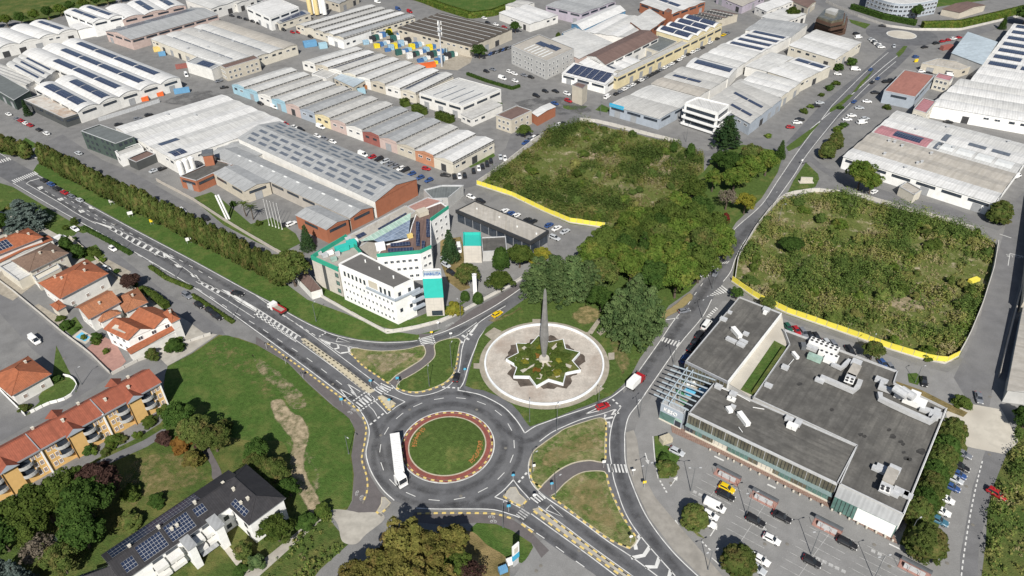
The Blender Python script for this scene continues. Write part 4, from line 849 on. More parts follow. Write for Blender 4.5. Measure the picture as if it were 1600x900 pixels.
for p, q in facing(P_):
    t = (q-p); ln = t.length; t.normalize(); nn = Vector((t.y, -t.x, 0))
    for z in (1, 4.3, 7.6):
        put(E_, p, q, .5, z, ln*.86, 1.9, 'd')
        m = MB((p.x, p.y, 0)); m.obox((p+q)/2+nn*.8+Vector((0, 0, z-.2-10.5)), t*ln/2, nn*.8, (0, 0, .15)); m.obox((p+q)/2+nn*1.55+Vector((0, 0, z+.4-10.5)), t*ln/2, nn*.06, (0, 0, .5)); m.build('balcony', 'trim_white', E_)
# --- right side
hall('flat red-roofed building with dark walls by the boulevard', (1430,153), (1460,119), (1381,143), 6, 1, 'flat', 0, 'roof_red', 'wall_greyblue', feat='band')
hall('beige office wing with square windows beside the red roof', (1447,178), (1462,160), (1427,172), 7, 1, 'flat', 0, 'roof_pink', 'wall_cream', feat='office', cat='office', name='office_building')
hall('beige inner wing behind the red roof', (1484,128), (1490,121), (1460,122), 6, 1, 'flat', 0, 'roof_pink', 'wall_cream', feat='office', cat='office', name='office_building')
hall('white four-vault hall at the right edge', (1655,199), (1690,152), (1455,165), 6, 4, 'barrel', 1.3, ['roof_bright', 'roof_white'], 'wall_bright', feat='wk')
hall('huge many-roofed factory with pink and grey strips right of the boulevard', (1552,318), (1617,230), (1318,245), 5.5, 6, 'gable', 1.0, ['roof_bright', 'roof_concrete', 'roof_concrete', 'roof_white', 'roof_bright', 'roof_white'], 'wall_bright', solar=[(3, .66, .86, .2, .8, 1)], sky=[(3, .6, .99, .03, .97, 1, 'roof_pink')]+[(3, .04+.13*i, .15+.13*i, .2, .9, 1, 'skylight_white') for i in range(4)]+[(4, .1+.16*i, .22+.16*i, .3, .6, 1) for i in range(2)]+[(i, .52, .56, .1, .9, 1) for i in (3, 4)], feat='band', key='R2', vents=12)
hall('long hall with many dark solar bands at the right edge', (1700,160), (1740,60), (1517,126), 6.5, 9, 'barrel', .9, 'roof_bright', 'wall_bright', solar=[(i, .1+.3*j, .36+.3*j, .25, .75, 1) for i in range(2, 9) for j in range(3)], feat='wk')
hall('pale blue roofed tall shed near the far roundabout', (1535,101), (1558,67), (1487,83), 7.5, 1, 'shed', .6, 'roof_blue', 'wall_grey', feat=None)
hall('low beige shed in front of the pale blue shed', (1500,110), (1525,102), (1440,100), 4, 1, 'flat', 0, 'roof_concrete', 'wall_beige')
hall('white strip building along the large scrub field wall', (1552,322), (1556,317), (1408,278), 4, 1, 'flat', 0, 'roof_bright', 'wall_bright', feat=None)
hall('small gatehouse with flat grey roof in front of the many-roofed factory', (1428,306), (1440,298), (1405,293), 3.5, 1, 'flat', 0, 'roof_concrete', 'wall_cream', cat='gatehouse', name='gatehouse', feat=None)
# dark brown stacked office
E_, P_ = block('dark brown office of stacked storeys near the far roundabout', S('1272,42 1285,28 1325,30 1322,46 1300,52'), 3, 'wall_brown', 'roof_brown', None, 'office_building', 'office')
for k, (z, s_) in enumerate(((3, '1275,38 1286,25 1322,27 1320,42 1299,47'), (6.2, '1274,33 1286,20 1325,23 1322,37 1299,42'), (9.4, '1276,27 1287,15 1321,18 1319,31 1299,35'))):
    Pp = [G(x, y, z+2.6) for x, y in S(s_)]; m = MB(TOPLOC(E_)); m.prism(Pp, z, z+1.7); m.build('storey_band', 'wall_brown', E_); m = MB(TOPLOC(E_)); m.prism(offset_in(Pp, .8), z+1.7, z+3.2); m.build('window_band', 'glass_brown', E_)
m = MB(TOPLOC(E_)); m.prism([G(x, y, 14) for x, y in S('1290,16 1298,13 1310,16 1306,21')], 12.6, 14.5); m.build('roof_house', 'wall_grey', E_)
# white modern curved office at the top
arcp = [(1356+6*k+(0 if k < 7 else 2*(k-7)), -7+14*math.sin(min(1, k/9)*math.pi/2)) for k in range(10)]
E_, P_ = block('white modern office with curved glazed front at the top edge', arcp+S('1440,5 1466,0 1462,-16 1360,-24'), 9, 'wall_greyblue', 'roof_white', 'trim_white', 'office_building', 'office')
for p, q in facing(P_): fac(E_, p, q, (1, 3.8, 6.4), max(1, int((q-p).length/3)), 2.4, 1.6, 'w')
hall('long low brown thatched-looking shed in the far park', (1500,20), (1540,8), (1472,14), 4, 1, 'gable', 1.2, 'roof_brown', 'wall_beige', feat=None)
hall('white depot with dark doors at the top right of the street', (1198,18), (1240,2), (1180,10), 5, 2, 'gable', .8, 'roof_bright', 'wall_white')
hall('grey terminal roof at the top by the bend', (1160,10), (1195,-6), (1120,-6), 5, 2, 'gable', .7, 'roof_concrete', 'wall_lilac')
hall('long brown roofed shed beside the bend road', (1262,12), (1275,2), (1225,-4), 5, 1, 'gable', .9, 'roof_brown', 'wall_beige')
hall('white hall with pale roof left of the dark brown office', (1225,36), (1260,22), (1190,26), 5.5, 2, 'gable', .8, 'roof_white', 'wall_white')
hall('low grey service sheds along the lower right lane', (1600,470), (1640,455), (1620,300), 5, 1, 'gable', 1, 'roof_concrete', 'wall_beige', feat=None)
hall('long low grey shed at the right edge beside the lane', (1575,610), (1660,620), (1600,480), 4.5, 1, 'gable', 1, 'roof_concrete', 'wall_grey', feat=None)
# silos, tower, lattice
def silo(px, h, r, mat, label, group, z0=0):
    c = G(*px); m = MB(c); m.tube([c+Vector((0, 0, 1.2)), c+Vector((0, 0, h))], r, 12); m.tube([c+Vector((0, 0, h)), c+Vector((0, 0, h+r*.6))], [r, .15], 12)
    E_ = empty('silo', c, label, 'silo', group); m.build('tank', mat, E_, sm=False)
    l = MB(c)
    for k in range(4): a = k*math.pi/2+.7; p = c+Vector((math.cos(a)*r*.8, math.sin(a)*r*.8, 0)); l.tube([p, p+Vector((0, 0, 1.6))], .12, 4)
    l.tube([c+Vector((r+.15, -.3, .2)), c+Vector((r+.15, -.3, h))], .06, 4); l.build('support', 'steel', E_)
M('silo_cream', (.62, .5, .25), .6, .08)
for k, (x, m_) in enumerate(((486, 'silo_cream'), (491, 'white_plastic'), (496, 'silo_cream'), (502, 'white_plastic'), (508, 'white_plastic'), (525, 'silo_cream'))):
    silo((x, 25-(k % 2)*2 if k < 5 else 6), 13, 1.6, m_, f'{("cream" if "cream" in m_ else "white")} upright silo, {ORD[k]} from the left in the top silo cluster', 'silos by the five-bay workshops')
for k, (x, y, hh, r) in enumerate(((286,276,7,1.3), (295,272,7,1.3), (304,269,7,1.3), (303,279,3.2,2.6))): silo((x, y), hh, r, 'white_plastic', ['leftmost thin white tank beside the brick office', 'middle thin white tank beside the brick office', 'rightmost thin white tank beside the brick office', 'squat wide white tank beside the brick office'][k], 'tanks at the brick factory')
c = G(690.5, 104); E_ = empty('telecom_mast', c, 'tall telecom mast with antennas over the coloured bale yard', 'mast')
m = MB(c); m.tube([c, c+Vector((0, 0, 26))], [.55, .3], 8); m.build('pole', 'galv', E_)
for z in (19, 22, 25):
    for k in range(3):
        a = k*2.09; p = c+Vector((math.cos(a)*1.2, math.sin(a)*1.2, z)); m = MB(p); m.obox(p, (.18, 0, 0), (0, .18, 0), (0, 0, 1.0)); m.tube([p, c+Vector((0, 0, z))], .06, 4); m.build('antenna', 'white_plastic', E_)
m = MB(c); m.tube([c+Vector((0, 0, 20.5)), c+Vector((0, 0, 20.7))], 1.4, 10); m.build('platform', 'steel', E_)
c = G(337, 262, 0); E_ = empty('brick_chimney_tower', c, 'square brick chimney tower with grey cap on the brick office', 'tower')
m = MB(c); q = G(329, 256, 5); m.obox((q.x, q.y, 5), (1.9, .5, 0), (-.5, 1.9, 0), (0, 0, 5)); m.build('shaft', 'wall_brick', E_); m = MB(c); m.obox((q.x, q.y, 10.4), (2.2, .6, 0), (-.6, 2.2, 0), (0, 0, .5)); m.build('cap', 'zinc_dark', E_)
# blue sign strip of the corner hall
E1, a1, ua1, ud1, W1, L1, h1, cs1 = HALLS['a1']
M('sign_blue', (.05, .35, .55), .5, .05); p = a1+ud1*L1; m = MB(p); m.obox(p-ud1*4+ua1*.0-Vector((0, 0, -.2)), ud1*4, ua1.cross(Vector((0, 0, 1)))*.15+ua1*.2, (0, 0, .9)); m.build('sign_strip', 'sign_blue', E1)
# ================================================================== nearer buildings
def text_mesh(txt, size, ext=.06):
    cu = bpy.data.curves.new('txt', 'FONT'); cu.body = txt; cu.size = size; cu.extrude = ext; cu.align_x = 'CENTER'; cu.align_y = 'CENTER'; cu.resolution_u = 2; cu.offset = size*.012
    ob = bpy.data.objects.new('txt', cu); COL.objects.link(ob); dg = bpy.context.evaluated_depsgraph_get()
    me = bpy.data.meshes.new_from_object(ob.evaluated_get(dg)); bpy.data.objects.remove(ob); bpy.data.curves.remove(cu); return me
def text_on(parent, txt, size, P, Qv, t, z, mat, out=.12, name='lettering'):
    me = text_mesh(txt, size); me.materials.clear(); me.materials.append(MATS[mat])
    d = Vector((Qv.x-P.x, Qv.y-P.y, 0)); n = Vector((d.y, -d.x, 0)).normalized(); dn = d.normalized()
    c = Vector((P.x+d.x*t, P.y+d.y*t, z))+n*out; R_ = Matrix((dn, (0, 0, 1), n)).transposed()
    return inst(name, me, parent, c, R_)
def wallbox(parent, P, Qv, t0, t1, z0, z1, out0, out1, mat, name):
    d = Vector((Qv.x-P.x, Qv.y-P.y, 0)); n = Vector((d.y, -d.x, 0)).normalized(); L = d.length; dn = d/L
    c = Vector((P.x, P.y, 0))+d*((t0+t1)/2)+n*((out0+out1)/2)+Vector((0, 0, (z0+z1)/2))
    m = MB((c.x, c.y, z0)); m.obox(c, dn*(L*(t1-t0)/2), n*((out1-out0)/2), (0, 0, (z1-z0)/2)); return m.build(name, mat, parent)
def near(P, a):   # pick the outline edge whose middle lies nearest to photo pixel a (roof height)
    return min(((P[i], P[(i+1) % len(P)]) for i in range(len(P))), key=lambda e: (Vector(proj_px((e[0]+e[1])/2))-Vector(a)).length)
# ---------------------------------------------------------------- clinic
CL = empty('clinic', G(600, 470), 'white multi-block clinic with green parapets and teal sign tower', 'clinic')
_, P = block(None, S('529,414 564,396 646,437.5 615,452'), 14.2, 'wall_bright', 'roof_felt', 'trim_white', parent=CL, par=.4)
p, q = near(P, (572, 433)); fac(CL, p, q, (1.2, 4.3, 7.4), 13, .8, 1.2, 'w', .04, .97); fac(CL, p, q, (10.7,), 6, .8, 1.8, 'd', .06, .5); fac(CL, p, q, (10.6,), 3, .9, 2.1, 'd', .72, .95)
wallbox(CL, p, q, .5, 1.02, 9.8, 10.5, 0, .6, 'wall_greyblue', 'balcony'); m = MB(p); 
wallbox(CL, p, q, .54, .7, 10.7, 13.4, -.1, .02, 'wall_beige', 'terrace_recess')
p, q = near(P, (630, 445)); fac(CL, p, q, (4.3, 10.7), 2, 1.0, 1.4, 'd'); wallbox(CL, p, q, 0, 1.25, 9.8, 10.5, 0, .6, 'wall_greyblue', 'balcony')
for z in (3.0, 5.9, 8.8): wallbox(CL, p, q, .8, 1.4, z, z+.8, .0, .9, 'wall_greyblue', 'stair_landing')
for x, y in ((571, 410), (593, 421), (615, 435)):
    roofbox(CL, (x, y), 14.2, .5, .5, .8, .4, 'white_plastic', 'roof_vent')
_, P = block(None, S('487,405 529,424 566,399 541,372'), 10.6, 'wall_panel', 'roof_gravel', 'wall_green', parent=CL, par=1.5)
p, q = near(P, (508, 415)); wallbox(CL, p, q, .38, .5, 0, 10.4, -.2, .06, 'wall_dark', 'dark_strip'); fac(CL, p, q, (1.2, 4.4, 7.6), 1, 1.6, 1.7, 'b', .8, 1.0)
wallbox(CL, p, q, 0, 1, 10.5, 12.1, .02, .2, 'wall_green', 'green_parapet'); p, q = near(P, (514, 388)); wallbox(CL, p, q, 0, 1, 10.5, 12.1, .02, .2, 'wall_green', 'green_parapet')
for x, y, a, b_, c_, m_ in ((508, 402, 2.5, 2, 1.4, 'galv'), (516, 398, 3, 2, 1.2, 'white_plastic'), (522, 408, 2.5, 1.8, 1.3, 'glass_pale'), (535, 392, 6, 2.6, 2.2, 'wall_teal'), (550, 385, 4, 3, 2.4, 'wall_teal'), (545, 378, 2.5, 2, 1.8, 'galv'), (556, 380, 2, 2, 1.5, 'white_plastic'), (528, 400, 2, 1.4, 1.6, 'galv'), (500, 398, 1.5, 1.5, 1.2, 'galv')): roofbox(CL, (x, y), 10.6, a, b_, c_, .55, m_, 'roof_unit')
_, P = block(None, S('560,388 541,371 634,322 650,331'), 8.5, 'wall_panel', 'roof_concrete', 'galv', parent=CL, par=.3)
def sheet(parent, px, zs, mat, name):
    q = [G(x, y, z) for (x, y), z in zip(px, zs)]; m = MB(q[0]); m.face(q if (q[1]-q[0]).cross(q[2]-q[0]).z > 0 else q[::-1], 0, (q[1]-q[0])); return m.build(name, mat, parent)
sheet(CL, S('590,357 592,360 636,334 634,332'), (8.9,)*4, 'solar', 'solar_panel'); sheet(CL, S('555,368 560,373 573,366 568,362'), (8.9,)*4, 'solar', 'solar_panel')
M('glass_roof', (.3, .42, .36), .2, .15, .6, spec=.6, grid=(1.6, 3.2, .12, (.5, .56, .52))); M('glass_blue', (.2, .25, .33), .18, .25, .5, spec=.6, grid=(1.6, 1.6, .12, (.36, .42, .48)))
_, P = block(None, S('589,402 657,396 674,388 673,346 701,326 689,317 652,331 644,352 638,374 600,384'), 11, 'wall_bright', 'roof_brown', 'trim_white', parent=CL, par=.3)
for e, n in (((623, 399), 6), ((665, 392), 2), ((687, 336), 3)):
    p, q = near(P, e); fac(CL, p, q, (1.5, 4.7, 7.9), n, 1.3, 1.2, 'w', .12, .95)
    wallbox(CL, p, q, 0, 1, 11, 12.3, -.25, .1, 'wall_green', 'green_parapet')
sheet(CL, S('561,377 642,332 641,343 584,375'), (10.5, 12.4, 11.6, 10.2), 'glass_roof', 'glass_roof'); sheet(CL, S('584,375 641,343 638,371 592,379'), (10.2, 11.6, 11.5, 10.6), 'glass_blue', 'glass_roof')
for s_ in ('650,346 655,346 656,384 650,384', '666,342 671,342 672,370 666,370', '610,380 640,377 641,383 610,385', '606,388 645,386 646,391 606,394', '659,376 664,376 664,388 659,388'): sheet(CL, S(s_), (12.3, 12.3, 12.0, 12.0), 'solar', 'solar_panel')
roofbox(CL, (641, 372), 11, 2.4, 1.4, 1.6, .5, 'kerb_yellow', 'roof_unit'); roofbox(CL, (660, 336), 11, 5, 4, 2.2, .6, 'wall_beige', 'lift_house'); roofbox(CL, (595, 390), 11, 4, 3, 2.6, .3, 'wall_bright', 'lift_house')
# teal tower with sign
_, P = block(None, S('661,436 690,435 688,421 660,422'), 15, 'wall_panel', 'roof_pale', 'trim_white', parent=CL, par=.3)
p, q = near(P, (675, 435.5)); wallbox(CL, p, q, -.02, 1.02, 7.6, 15.3, .02, .25, 'wall_teal', 'teal_front'); wallbox(CL, p, q, .3, .9, .3, 2.2, 0, .12, 'glass', 'entrance_glass')
wallbox(CL, p, q, 0, 1, 15.6, 17.6, -.6, -.3, 'roof_blue', 'sign_board'); M('sign_letter', (.05, .13, .35), .5, .05); text_on(CL, 'HABILITA', 1.25, p, q, .52, 16.7, 'sign_letter', -.2); wallbox(CL, p, q, .02, .98, 15.3, 15.6, -.3, .3, 'trim_white', 'sign_ledge')
# ---------------------------------------------------------------- neighbours of the clinic
PV, P = block('low dark-fascia pavilion with broad pale flat roof', S('714,329 742,315 856,361 829,378'), 5.0, 'glass', 'roof_concrete', 'trim_dark', 'pavilion', 'pavilion', par=.25)
for e in ((771, 353), (842, 370)):
    p, q = near(P, e); wallbox(PV, p, q, -.01, 1.01, 4.0, 5.4, .05, .5, 'trim_dark', 'fascia'); k = int((q-p).length/4)
    for i in range(k+1): wallbox(PV, p, q, i/k-.004, i/k+.004, 0, 4.0, -.05, .1, 'trim_grey', 'mullion')
for x, y in ((808, 355), (838, 366), (745, 327), (780, 340)): roofbox(PV, (x, y), 5.0, .6, .6, .4, .4, 'white_plastic', 'roof_vent', .1)
TA, P = block('small concrete annex with teal roof terrace beside the pavilion', S('724,387 752,387 751,366 724,366'), 6.5, 'wall_panel', 'wall_teal', 'wall_teal', 'annex', 'building', par=.8)
block('dark grey flat roof wedge north of the clinic', S('662,298 690,291 724,291 700,311 676,312'), 4.5, 'wall_grey', 'roof_dark_grey', 'galv', 'workshop', 'workshop')
block('pink-brown flat roofed wing between clinic and brick factory', S('622,330 668,309 692,314 644,336'), 7, 'wall_grey', 'roof_pink' if False else 'paving_pink', 'galv', 'workshop', 'workshop', par=.2)
block('grey service sheds with solar between pavilion and trees', S('752,372 790,370 792,392 754,394'), 4, 'wall_grey', 'roof_tar', 'galv', 'service_building', 'building', par=.2)
block('white pump tower standing in the clinic service yard', S('738,428 744,428 744,432 738,432'), 8.5, 'wall_bright', 'roof_white', 'trim_white', 'pump_tower', 'tower', par=.1)
block('small brown roofed lodge behind the clinic hedge', S('462,432 480,425 503,452 486,457'), 3, 'wall_white', 'roof_brown', None, 'lodge', 'building', par=.1)
# ---------------------------------------------------------------- supermarket complex
M('canopy_teal', (.2, .27, .27), .6, .08); ST = empty('supermarket', G(1270, 680), 'large dark-roofed supermarket with glass front and roof machines', 'supermarket')
a_ = G(1076, 646, 7); b_ = G(1307, 757, 7); SANG = math.atan2((b_-a_).y, (b_-a_).x)
_, P = block(None, S('1071,565.5 1155,465 1221,490.5 1137,598'), 6.6, 'glass_brown', 'roof_tar', 'galv', parent=ST, par=.25, ruv=(math.cos(SANG+0), math.sin(SANG+0), 0))
p, q = near(P, (1104, 582)); k = 12
for i in range(k+1): wallbox(ST, p, q, i/k-.004, i/k+.004, 0, 6.5, 0, .14, 'trim_grey', 'mullion')
wallbox(ST, p, q, 0, 1, 6.2, 7.0, .02, .2, 'trim_grey', 'fascia'); p, q = near(P, (1180, 545)); wallbox(ST, p, q, 0, 1, 0, 7.0, -.1, .12, 'wall_bright', 'white_wall')
_, P = block(None, S('1224,516 1402,582 1396,600 1478,640 1411,806 1311,758 1338,698 1176,623 1233,540'), 6.0, 'wall_grey', 'roof_tar', 'galv', parent=ST, par=.5, ruv=(math.cos(SANG+0), math.sin(SANG+0), 0))
p, q = near(P, (1445, 723)); wallbox(ST, p, q, 0, 1, 0, 6.7, .0, .15, 'wall_bright', 'white_wall')
_, P = block(None, S('1076,646 1115,600 1339,698 1308,757'), 6.9, 'glass_brown', 'roof_tar', 'galv', parent=ST, par=.25, ruv=(math.cos(SANG+1.571), math.sin(SANG+1.571), 0))
p, q = near(P, (1192, 701)); k = 44
for i in range(k+1): wallbox(ST, p, q, i/k-.0012, i/k+.0012, 3.4, 6.7, 0, .12, 'galv' if i % 4 == 0 else 'trim_dark', 'mullion')
wallbox(ST, p, q, 0, 1, 6.6, 7.2, .02, .18, 'galv', 'fascia'); wallbox(ST, p, q, 0, 1, 3.1, 3.4, .0, 1.1, 'canopy_teal', 'canopy')
for t0, t1, m_ in ((.0, .05, 'glass'), (.07, .12, 'glass_green'), (.2, .3, 'wall_cream'), (.31, .45, 'glass_green'), (.52, .62, 'wall_cream'), (.66, .74, 'glass_green'), (.84, .98, 'glass_green')): wallbox(ST, p, q, t0, t1, .1, 2.9, 0, .08, m_, 'shop_window')
for i in range(0, 33): wallbox(ST, p, q, i/33-.001, i/33+.001, .1, 3.0, .02, .14, 'trim_grey', 'mullion')
wallbox(ST, p, q, 0, 1.0, 0, .5, .02, .35, 'wall_cream', 'plinth'); FRONT = (p, q)
# sloped front roof and white wall of the right part
q4 = [G(1311, 758, 6.0), G(1411, 806, 6.0), G(1402, 822, 4.6), G(1304, 776, 4.6)]; m = MB(q4[0]); m.face(q4[::-1]); up_ = Vector((0, 0, 1))
m.build('sloped_roof', 'roof_grey', ST); f0, f1 = q4[3], q4[2]; m = MB(f0); m.face([(f0.x, f0.y, 0), (f1.x, f1.y, 0), f1, f0]); m.face([(f1.x, f1.y, 0), (q4[1].x, q4[1].y, 0), q4[1], f1]); m.build('front_wall', 'glass_green', ST)
wallbox(ST, f0, f1, .38, .985, .2, 4.5, .02, .12, 'wall_bright', 'white_panel'); 
for i in range(6): wallbox(ST, f0, f1, i*.065-.003, i*.065+.003, 0, 4.5, 0, .12, 'trim_dark', 'mullion')
# machines on the roofs
def duct(parent, px, h, w_=1.1, hh=1.0, mat='galv'):
    P = [G(x, y, h+.3) for x, y in px]; m = MB(P[0]); m.wall_ribbon(P, w_, h+.4, h+.4+hh)
    m.build('duct', mat, parent)
R_ = SANG
for x, y, a, b2, c_, rr, m_ in ((1150,523,1.7,5.6,1.5,.95,'white_plastic'), (1165,524,2,1.6,.8,0,'galv'), (1142,534,4,1.6,.9,-.1,'galv'), (1161,536,3,1.6,.8,-.1,'galv'), (1157,541,3,1.6,.9,-.1,'galv'), (1197,486,2.6,1.8,1,0,'galv'), (1195,491,1.4,1.4,1,0,'white_plastic'), (1140,490,1.6,1,.7,0,'galv'), (1130,501,2.6,1.6,.9,0,'galv'), (1122,607,2.4,1.8,1.0,0,'galv'), (1145,619,2.2,2,1.2,0,'galv'), (1139,625,1.4,1,.9,0,'white_plastic'), (1145,627,1.5,1.2,.9,0,'white_plastic'), (1139,643,1.6,2.4,1.0,.9,'white_plastic'), (1145,638,1.6,1.2,.8,0,'galv'), (1161,658,1.7,5.8,1.4,.95,'white_plastic'), (1232,658,2.4,2,1.2,0,'galv'), (1233,668,1.6,2,1.4,0,'white_plastic'), (1246,664,2,2.6,1.1,0,'galv'), (1241,671,1.5,2,1.3,0,'white_plastic'),
    (1226,577,2.4,1.8,1.1,0,'galv'), (1200,605,2.6,1.5,1.0,0,'galv'), (1272,563,5,2.2,1.7,0,'glass_pale'), (1295,567,4,2.2,1.5,0,'white_plastic'), (1254,545,1.6,2.6,1.8,.5,'zinc_dark'), (1268,547,4,2,1.3,0,'galv'), (1242,558,1.1,3.4,1.0,.9,'white_plastic'), (1332,586,3.0,7.0,2.2,.0,'roof_concrete'), (1336,573,3.2,3.4,2.0,0,'galv'), (1327,596,3.0,2.6,2.2,0,'galv'), (1280,597,3,1.8,.9,0,'galv'), (1376,598,4,2.2,1.2,0,'galv'), (1412,622,6,4,2.4,0,'white_plastic'), (1427,632,7,3.4,2.2,0,'white_plastic'), (1428,621,3,2.4,1.8,0,'white_plastic'), (1458,653,3,2.6,1.4,0,'galv'), (1462,646,2,2,1.2,0,'galv'),
    (1388,752,3.2,6.0,2.6,0,'roof_concrete'), (1394,742,3.2,3.2,2.4,0,'galv'), (1382,768,3.4,2.6,2.0,0,'galv'), (1372,737,4.0,1.6,1.0,0,'galv'), (1378,733,3.4,1.4,.8,0,'galv'), (1406,772,4.0,2.0,1.2,0,'galv'), (1395,774,3,1.6,1.1,0,'galv'), (1417,778,2.4,1.8,1.2,0,'galv')):
    hh = 6.9 if x < 1260 and y > 600 and y < 690 and x != 1200 else (6.6 if x < 1200 and y < 600 else 6.0)
    roofbox(ST, (x, y), hh, a, b2, c_, R_+rr, m_)
def fanbank(px0, px1, h, n, rows_, wd, hh):
    a, b2 = G(*px0, h), G(*px1, h); d = (b2-a); L = d.length; d.normalize(); nn = Vector((-d.y, d.x, 0)); m = MB(a)
    m.obox((a+b2)/2+Vector((0, 0, hh/2+.3)), d*L/2, nn*wd/2, (0, 0, hh/2)); o = m.build('fan_bank', 'white_plastic', ST)
    for i in range(n):
        for j in range(rows_):
            c = a+d*(L*(i+.5)/n)+nn*(wd*((j+.5)/rows_-.5))+Vector((0, 0, hh+.3)); f = MB(c); f.tube([c, c+Vector((0, 0, .12))], .42, 10); f.build('fan', 'door_dark', o)
fanbank((1264,537), (1308,555), 6.0, 6, 2, 2.4, 1.8); fanbank((1278,554), (1308,566), 6.0, 4, 1, 1.5, 1.6); fanbank((1383,762), (1381,770), 8.13, 2, 2, 2.3, .3); fanbank((1328,592), (1325,600), 8.33, 2, 2, 2.4, .3)
for c_ in ((1406, 616), (1417, 618)):
    c = G(*c_, 8.7); m = MB(c); m.tube([c+Vector((-1.0, 1.6, .8)), c+Vector((1.0, -1.6, .8))], 1.15, 12); m.build('air_drum', 'galv', ST)
duct(ST, S('1299,571 1313,578 1319,573 1326,566 1332,569'), 6.0); duct(ST, S('1281,592 1300,600 1332,614 1340,606 1343,598'), 6.0, 1.3, 1.2); duct(ST, S('1373,618 1374,626 1390,634 1420,648 1452,662 1460,655'), 6.0, 1.3, 1.3); duct(ST, S('1378,600 1374,608 1392,614'), 6.0, 1.3, 1.3); duct(ST, S('1436,640 1470,652'), 6.0, 1.6, 1.0)
for s_ in ('1228,576 1240,562', '1124,606 1150,616 1172,628', '1176,637 1194,640', '1154,668 1160,676'): duct(ST, S(s_), 6.9 if 'x' in s_ or s_[0:4] in ('1124', '1176', '1154') else 6.0, .15, .15, 'white_plastic')
# entrance block with lettering and steel pergola
_, P = block(None, S('1033,631 1068,648 1073,640 1039,624'), 5.6, 'wall_greyblue', 'roof_grey', 'galv', parent=ST, par=.3)
p, q = near(P, (1051, 640)); wallbox(ST, p, q, .02, .66, .4, 3.0, .0, .1, 'glass_green', 'shop_window'); wallbox(ST, p, q, .7, .95, 0, 2.4, .0, .12, 'glass', 'entrance_door'); wallbox(ST, p, q, .68, .98, 2.4, 3.2, .0, .14, 'glass_pale', 'door_light'); wallbox(ST, p, q, 0, 1, 0, .35, .02, .3, 'wall_cream', 'plinth')
text_on(ST, 'KESO', 1.7, p, q, .45, 4.3, 'trim_white', .12)
for i in range(8):
    t = i/7; A_ = G(1052+(1022-1052)*t, 571+(616-571)*t, 6.2); B_ = G(1118+(1076-1118)*t, 594+(641-594)*t, 6.2); m = MB(A_); d = B_-A_
    m.obox((A_+B_)/2, d/2, d.cross(Vector((0, 0, 1))).normalized()*.12, (0, 0, .16)); m.build('pergola_beam', 'roof_blue', ST)
for (u, v) in (((1074,574), (1036,627)), ((1083,578), (1046,631))):
    A_, B_ = G(*u, 6.5), G(*v, 6.5); m = MB(A_); m.tube([A_, B_], .16, 6); m.build('pergola_beam', 'roof_blue', ST)
    for t in (0, .25, .5, .75, 1):
        c = A_.lerp(B_, t); m = MB(c); m.tube([(c.x, c.y, 0), c], .12, 6); m.build('pergola_post', 'roof_blue', ST)
struct('play_terrace', S('1040,620 1074,575 1112,600 1078,646'), .06, 'paving_tan')
M('play_green', (.06, .2, .11), .9, .2, 1); M('pool_blue', (.12, .42, .62), .3, .1)
for s_ in ('1068,590 1100,600 1096,606 1066,597', '1056,608 1074,612 1068,622 1058,618', '1062,622 1074,628 1070,634 1060,628'): struct('play_mat', S(s_), .075, 'play_green')
c = G(1078, 613); m = MB(c); m.tube([c, c+Vector((0, 0, .5))], [1.7, 1.7], 14); m.build('paddling_pool', 'pool_blue', None, label='round blue paddling pool on the play terrace', category='pool')
c = G(1100, 615); m = MB(c); m.obox(c+Vector((0, 0, .9)), (1.2, .5, 0), (-.4, 1.0, 0), (0, 0, .7)); m.tube([c+Vector((-1, 0, 0)), c+Vector((-1, 0, 1.2))], .1, 5); m.build('play_house', 'wall_blue', None, label='dark blue play box at the edge of the terrace', category='playhouse')
c = G(1080, 601); m = MB(c); m.obox(c+Vector((0, 0, .5)), (1.3, -.4, 0), (.2, .6, 0), (0, 0, .4)); m.tube([c+Vector((-.8, .3, 0)), c+Vector((.8, -.2, 1.4))], .25, 6); m.build('play_slide', 'white_plastic', None, label='white slide on green matting of the terrace', category='slide')
# brick sidewalk and ball bollards
struct('brick_sidewalk', S('1048,662 1058,667 1070,672 1145,706 1200,735 1300,782 1396,835 1402,850 1392,846 1300,796 1200,746 1140,716 1072,686 1050,676'), .12, 'paving_brick')
BOLL = None; bpx = S('1109,704 1123,711 1137,718 1146,722 1158,728 1172,735 1186,742 1201,749 1214,756 1226,762 1239,769 1249,774 1266,782 1284,791 1299,798 1312,804 1326,812 1339,819 1353,826 1368,833 1382,840 1394,846')
for i, (x, y) in enumerate(bpx):
    c = G(x, y)
    if BOLL is None:
        m = MB(); m.tube([(0, 0, 0), (0, 0, .12)], .26, 10)
        m.tube([(0, 0, 0.1+.3*(1-math.cos(a))) for a in np.linspace(.25, math.pi-.02, 7)], [.3*math.sin(a) for a in np.linspace(.25, math.pi-.02, 7)], 10); BOLL = m.mesh('ball_bollard', 'concrete_pale', True)
    o = inst('ball_bollard', BOLL, None, (c.x, c.y, .12)); tag(o, f'pale ball bollard, {ORD[i]} from the left along the store front', 'bollard', 'ball bollards along the supermarket front')
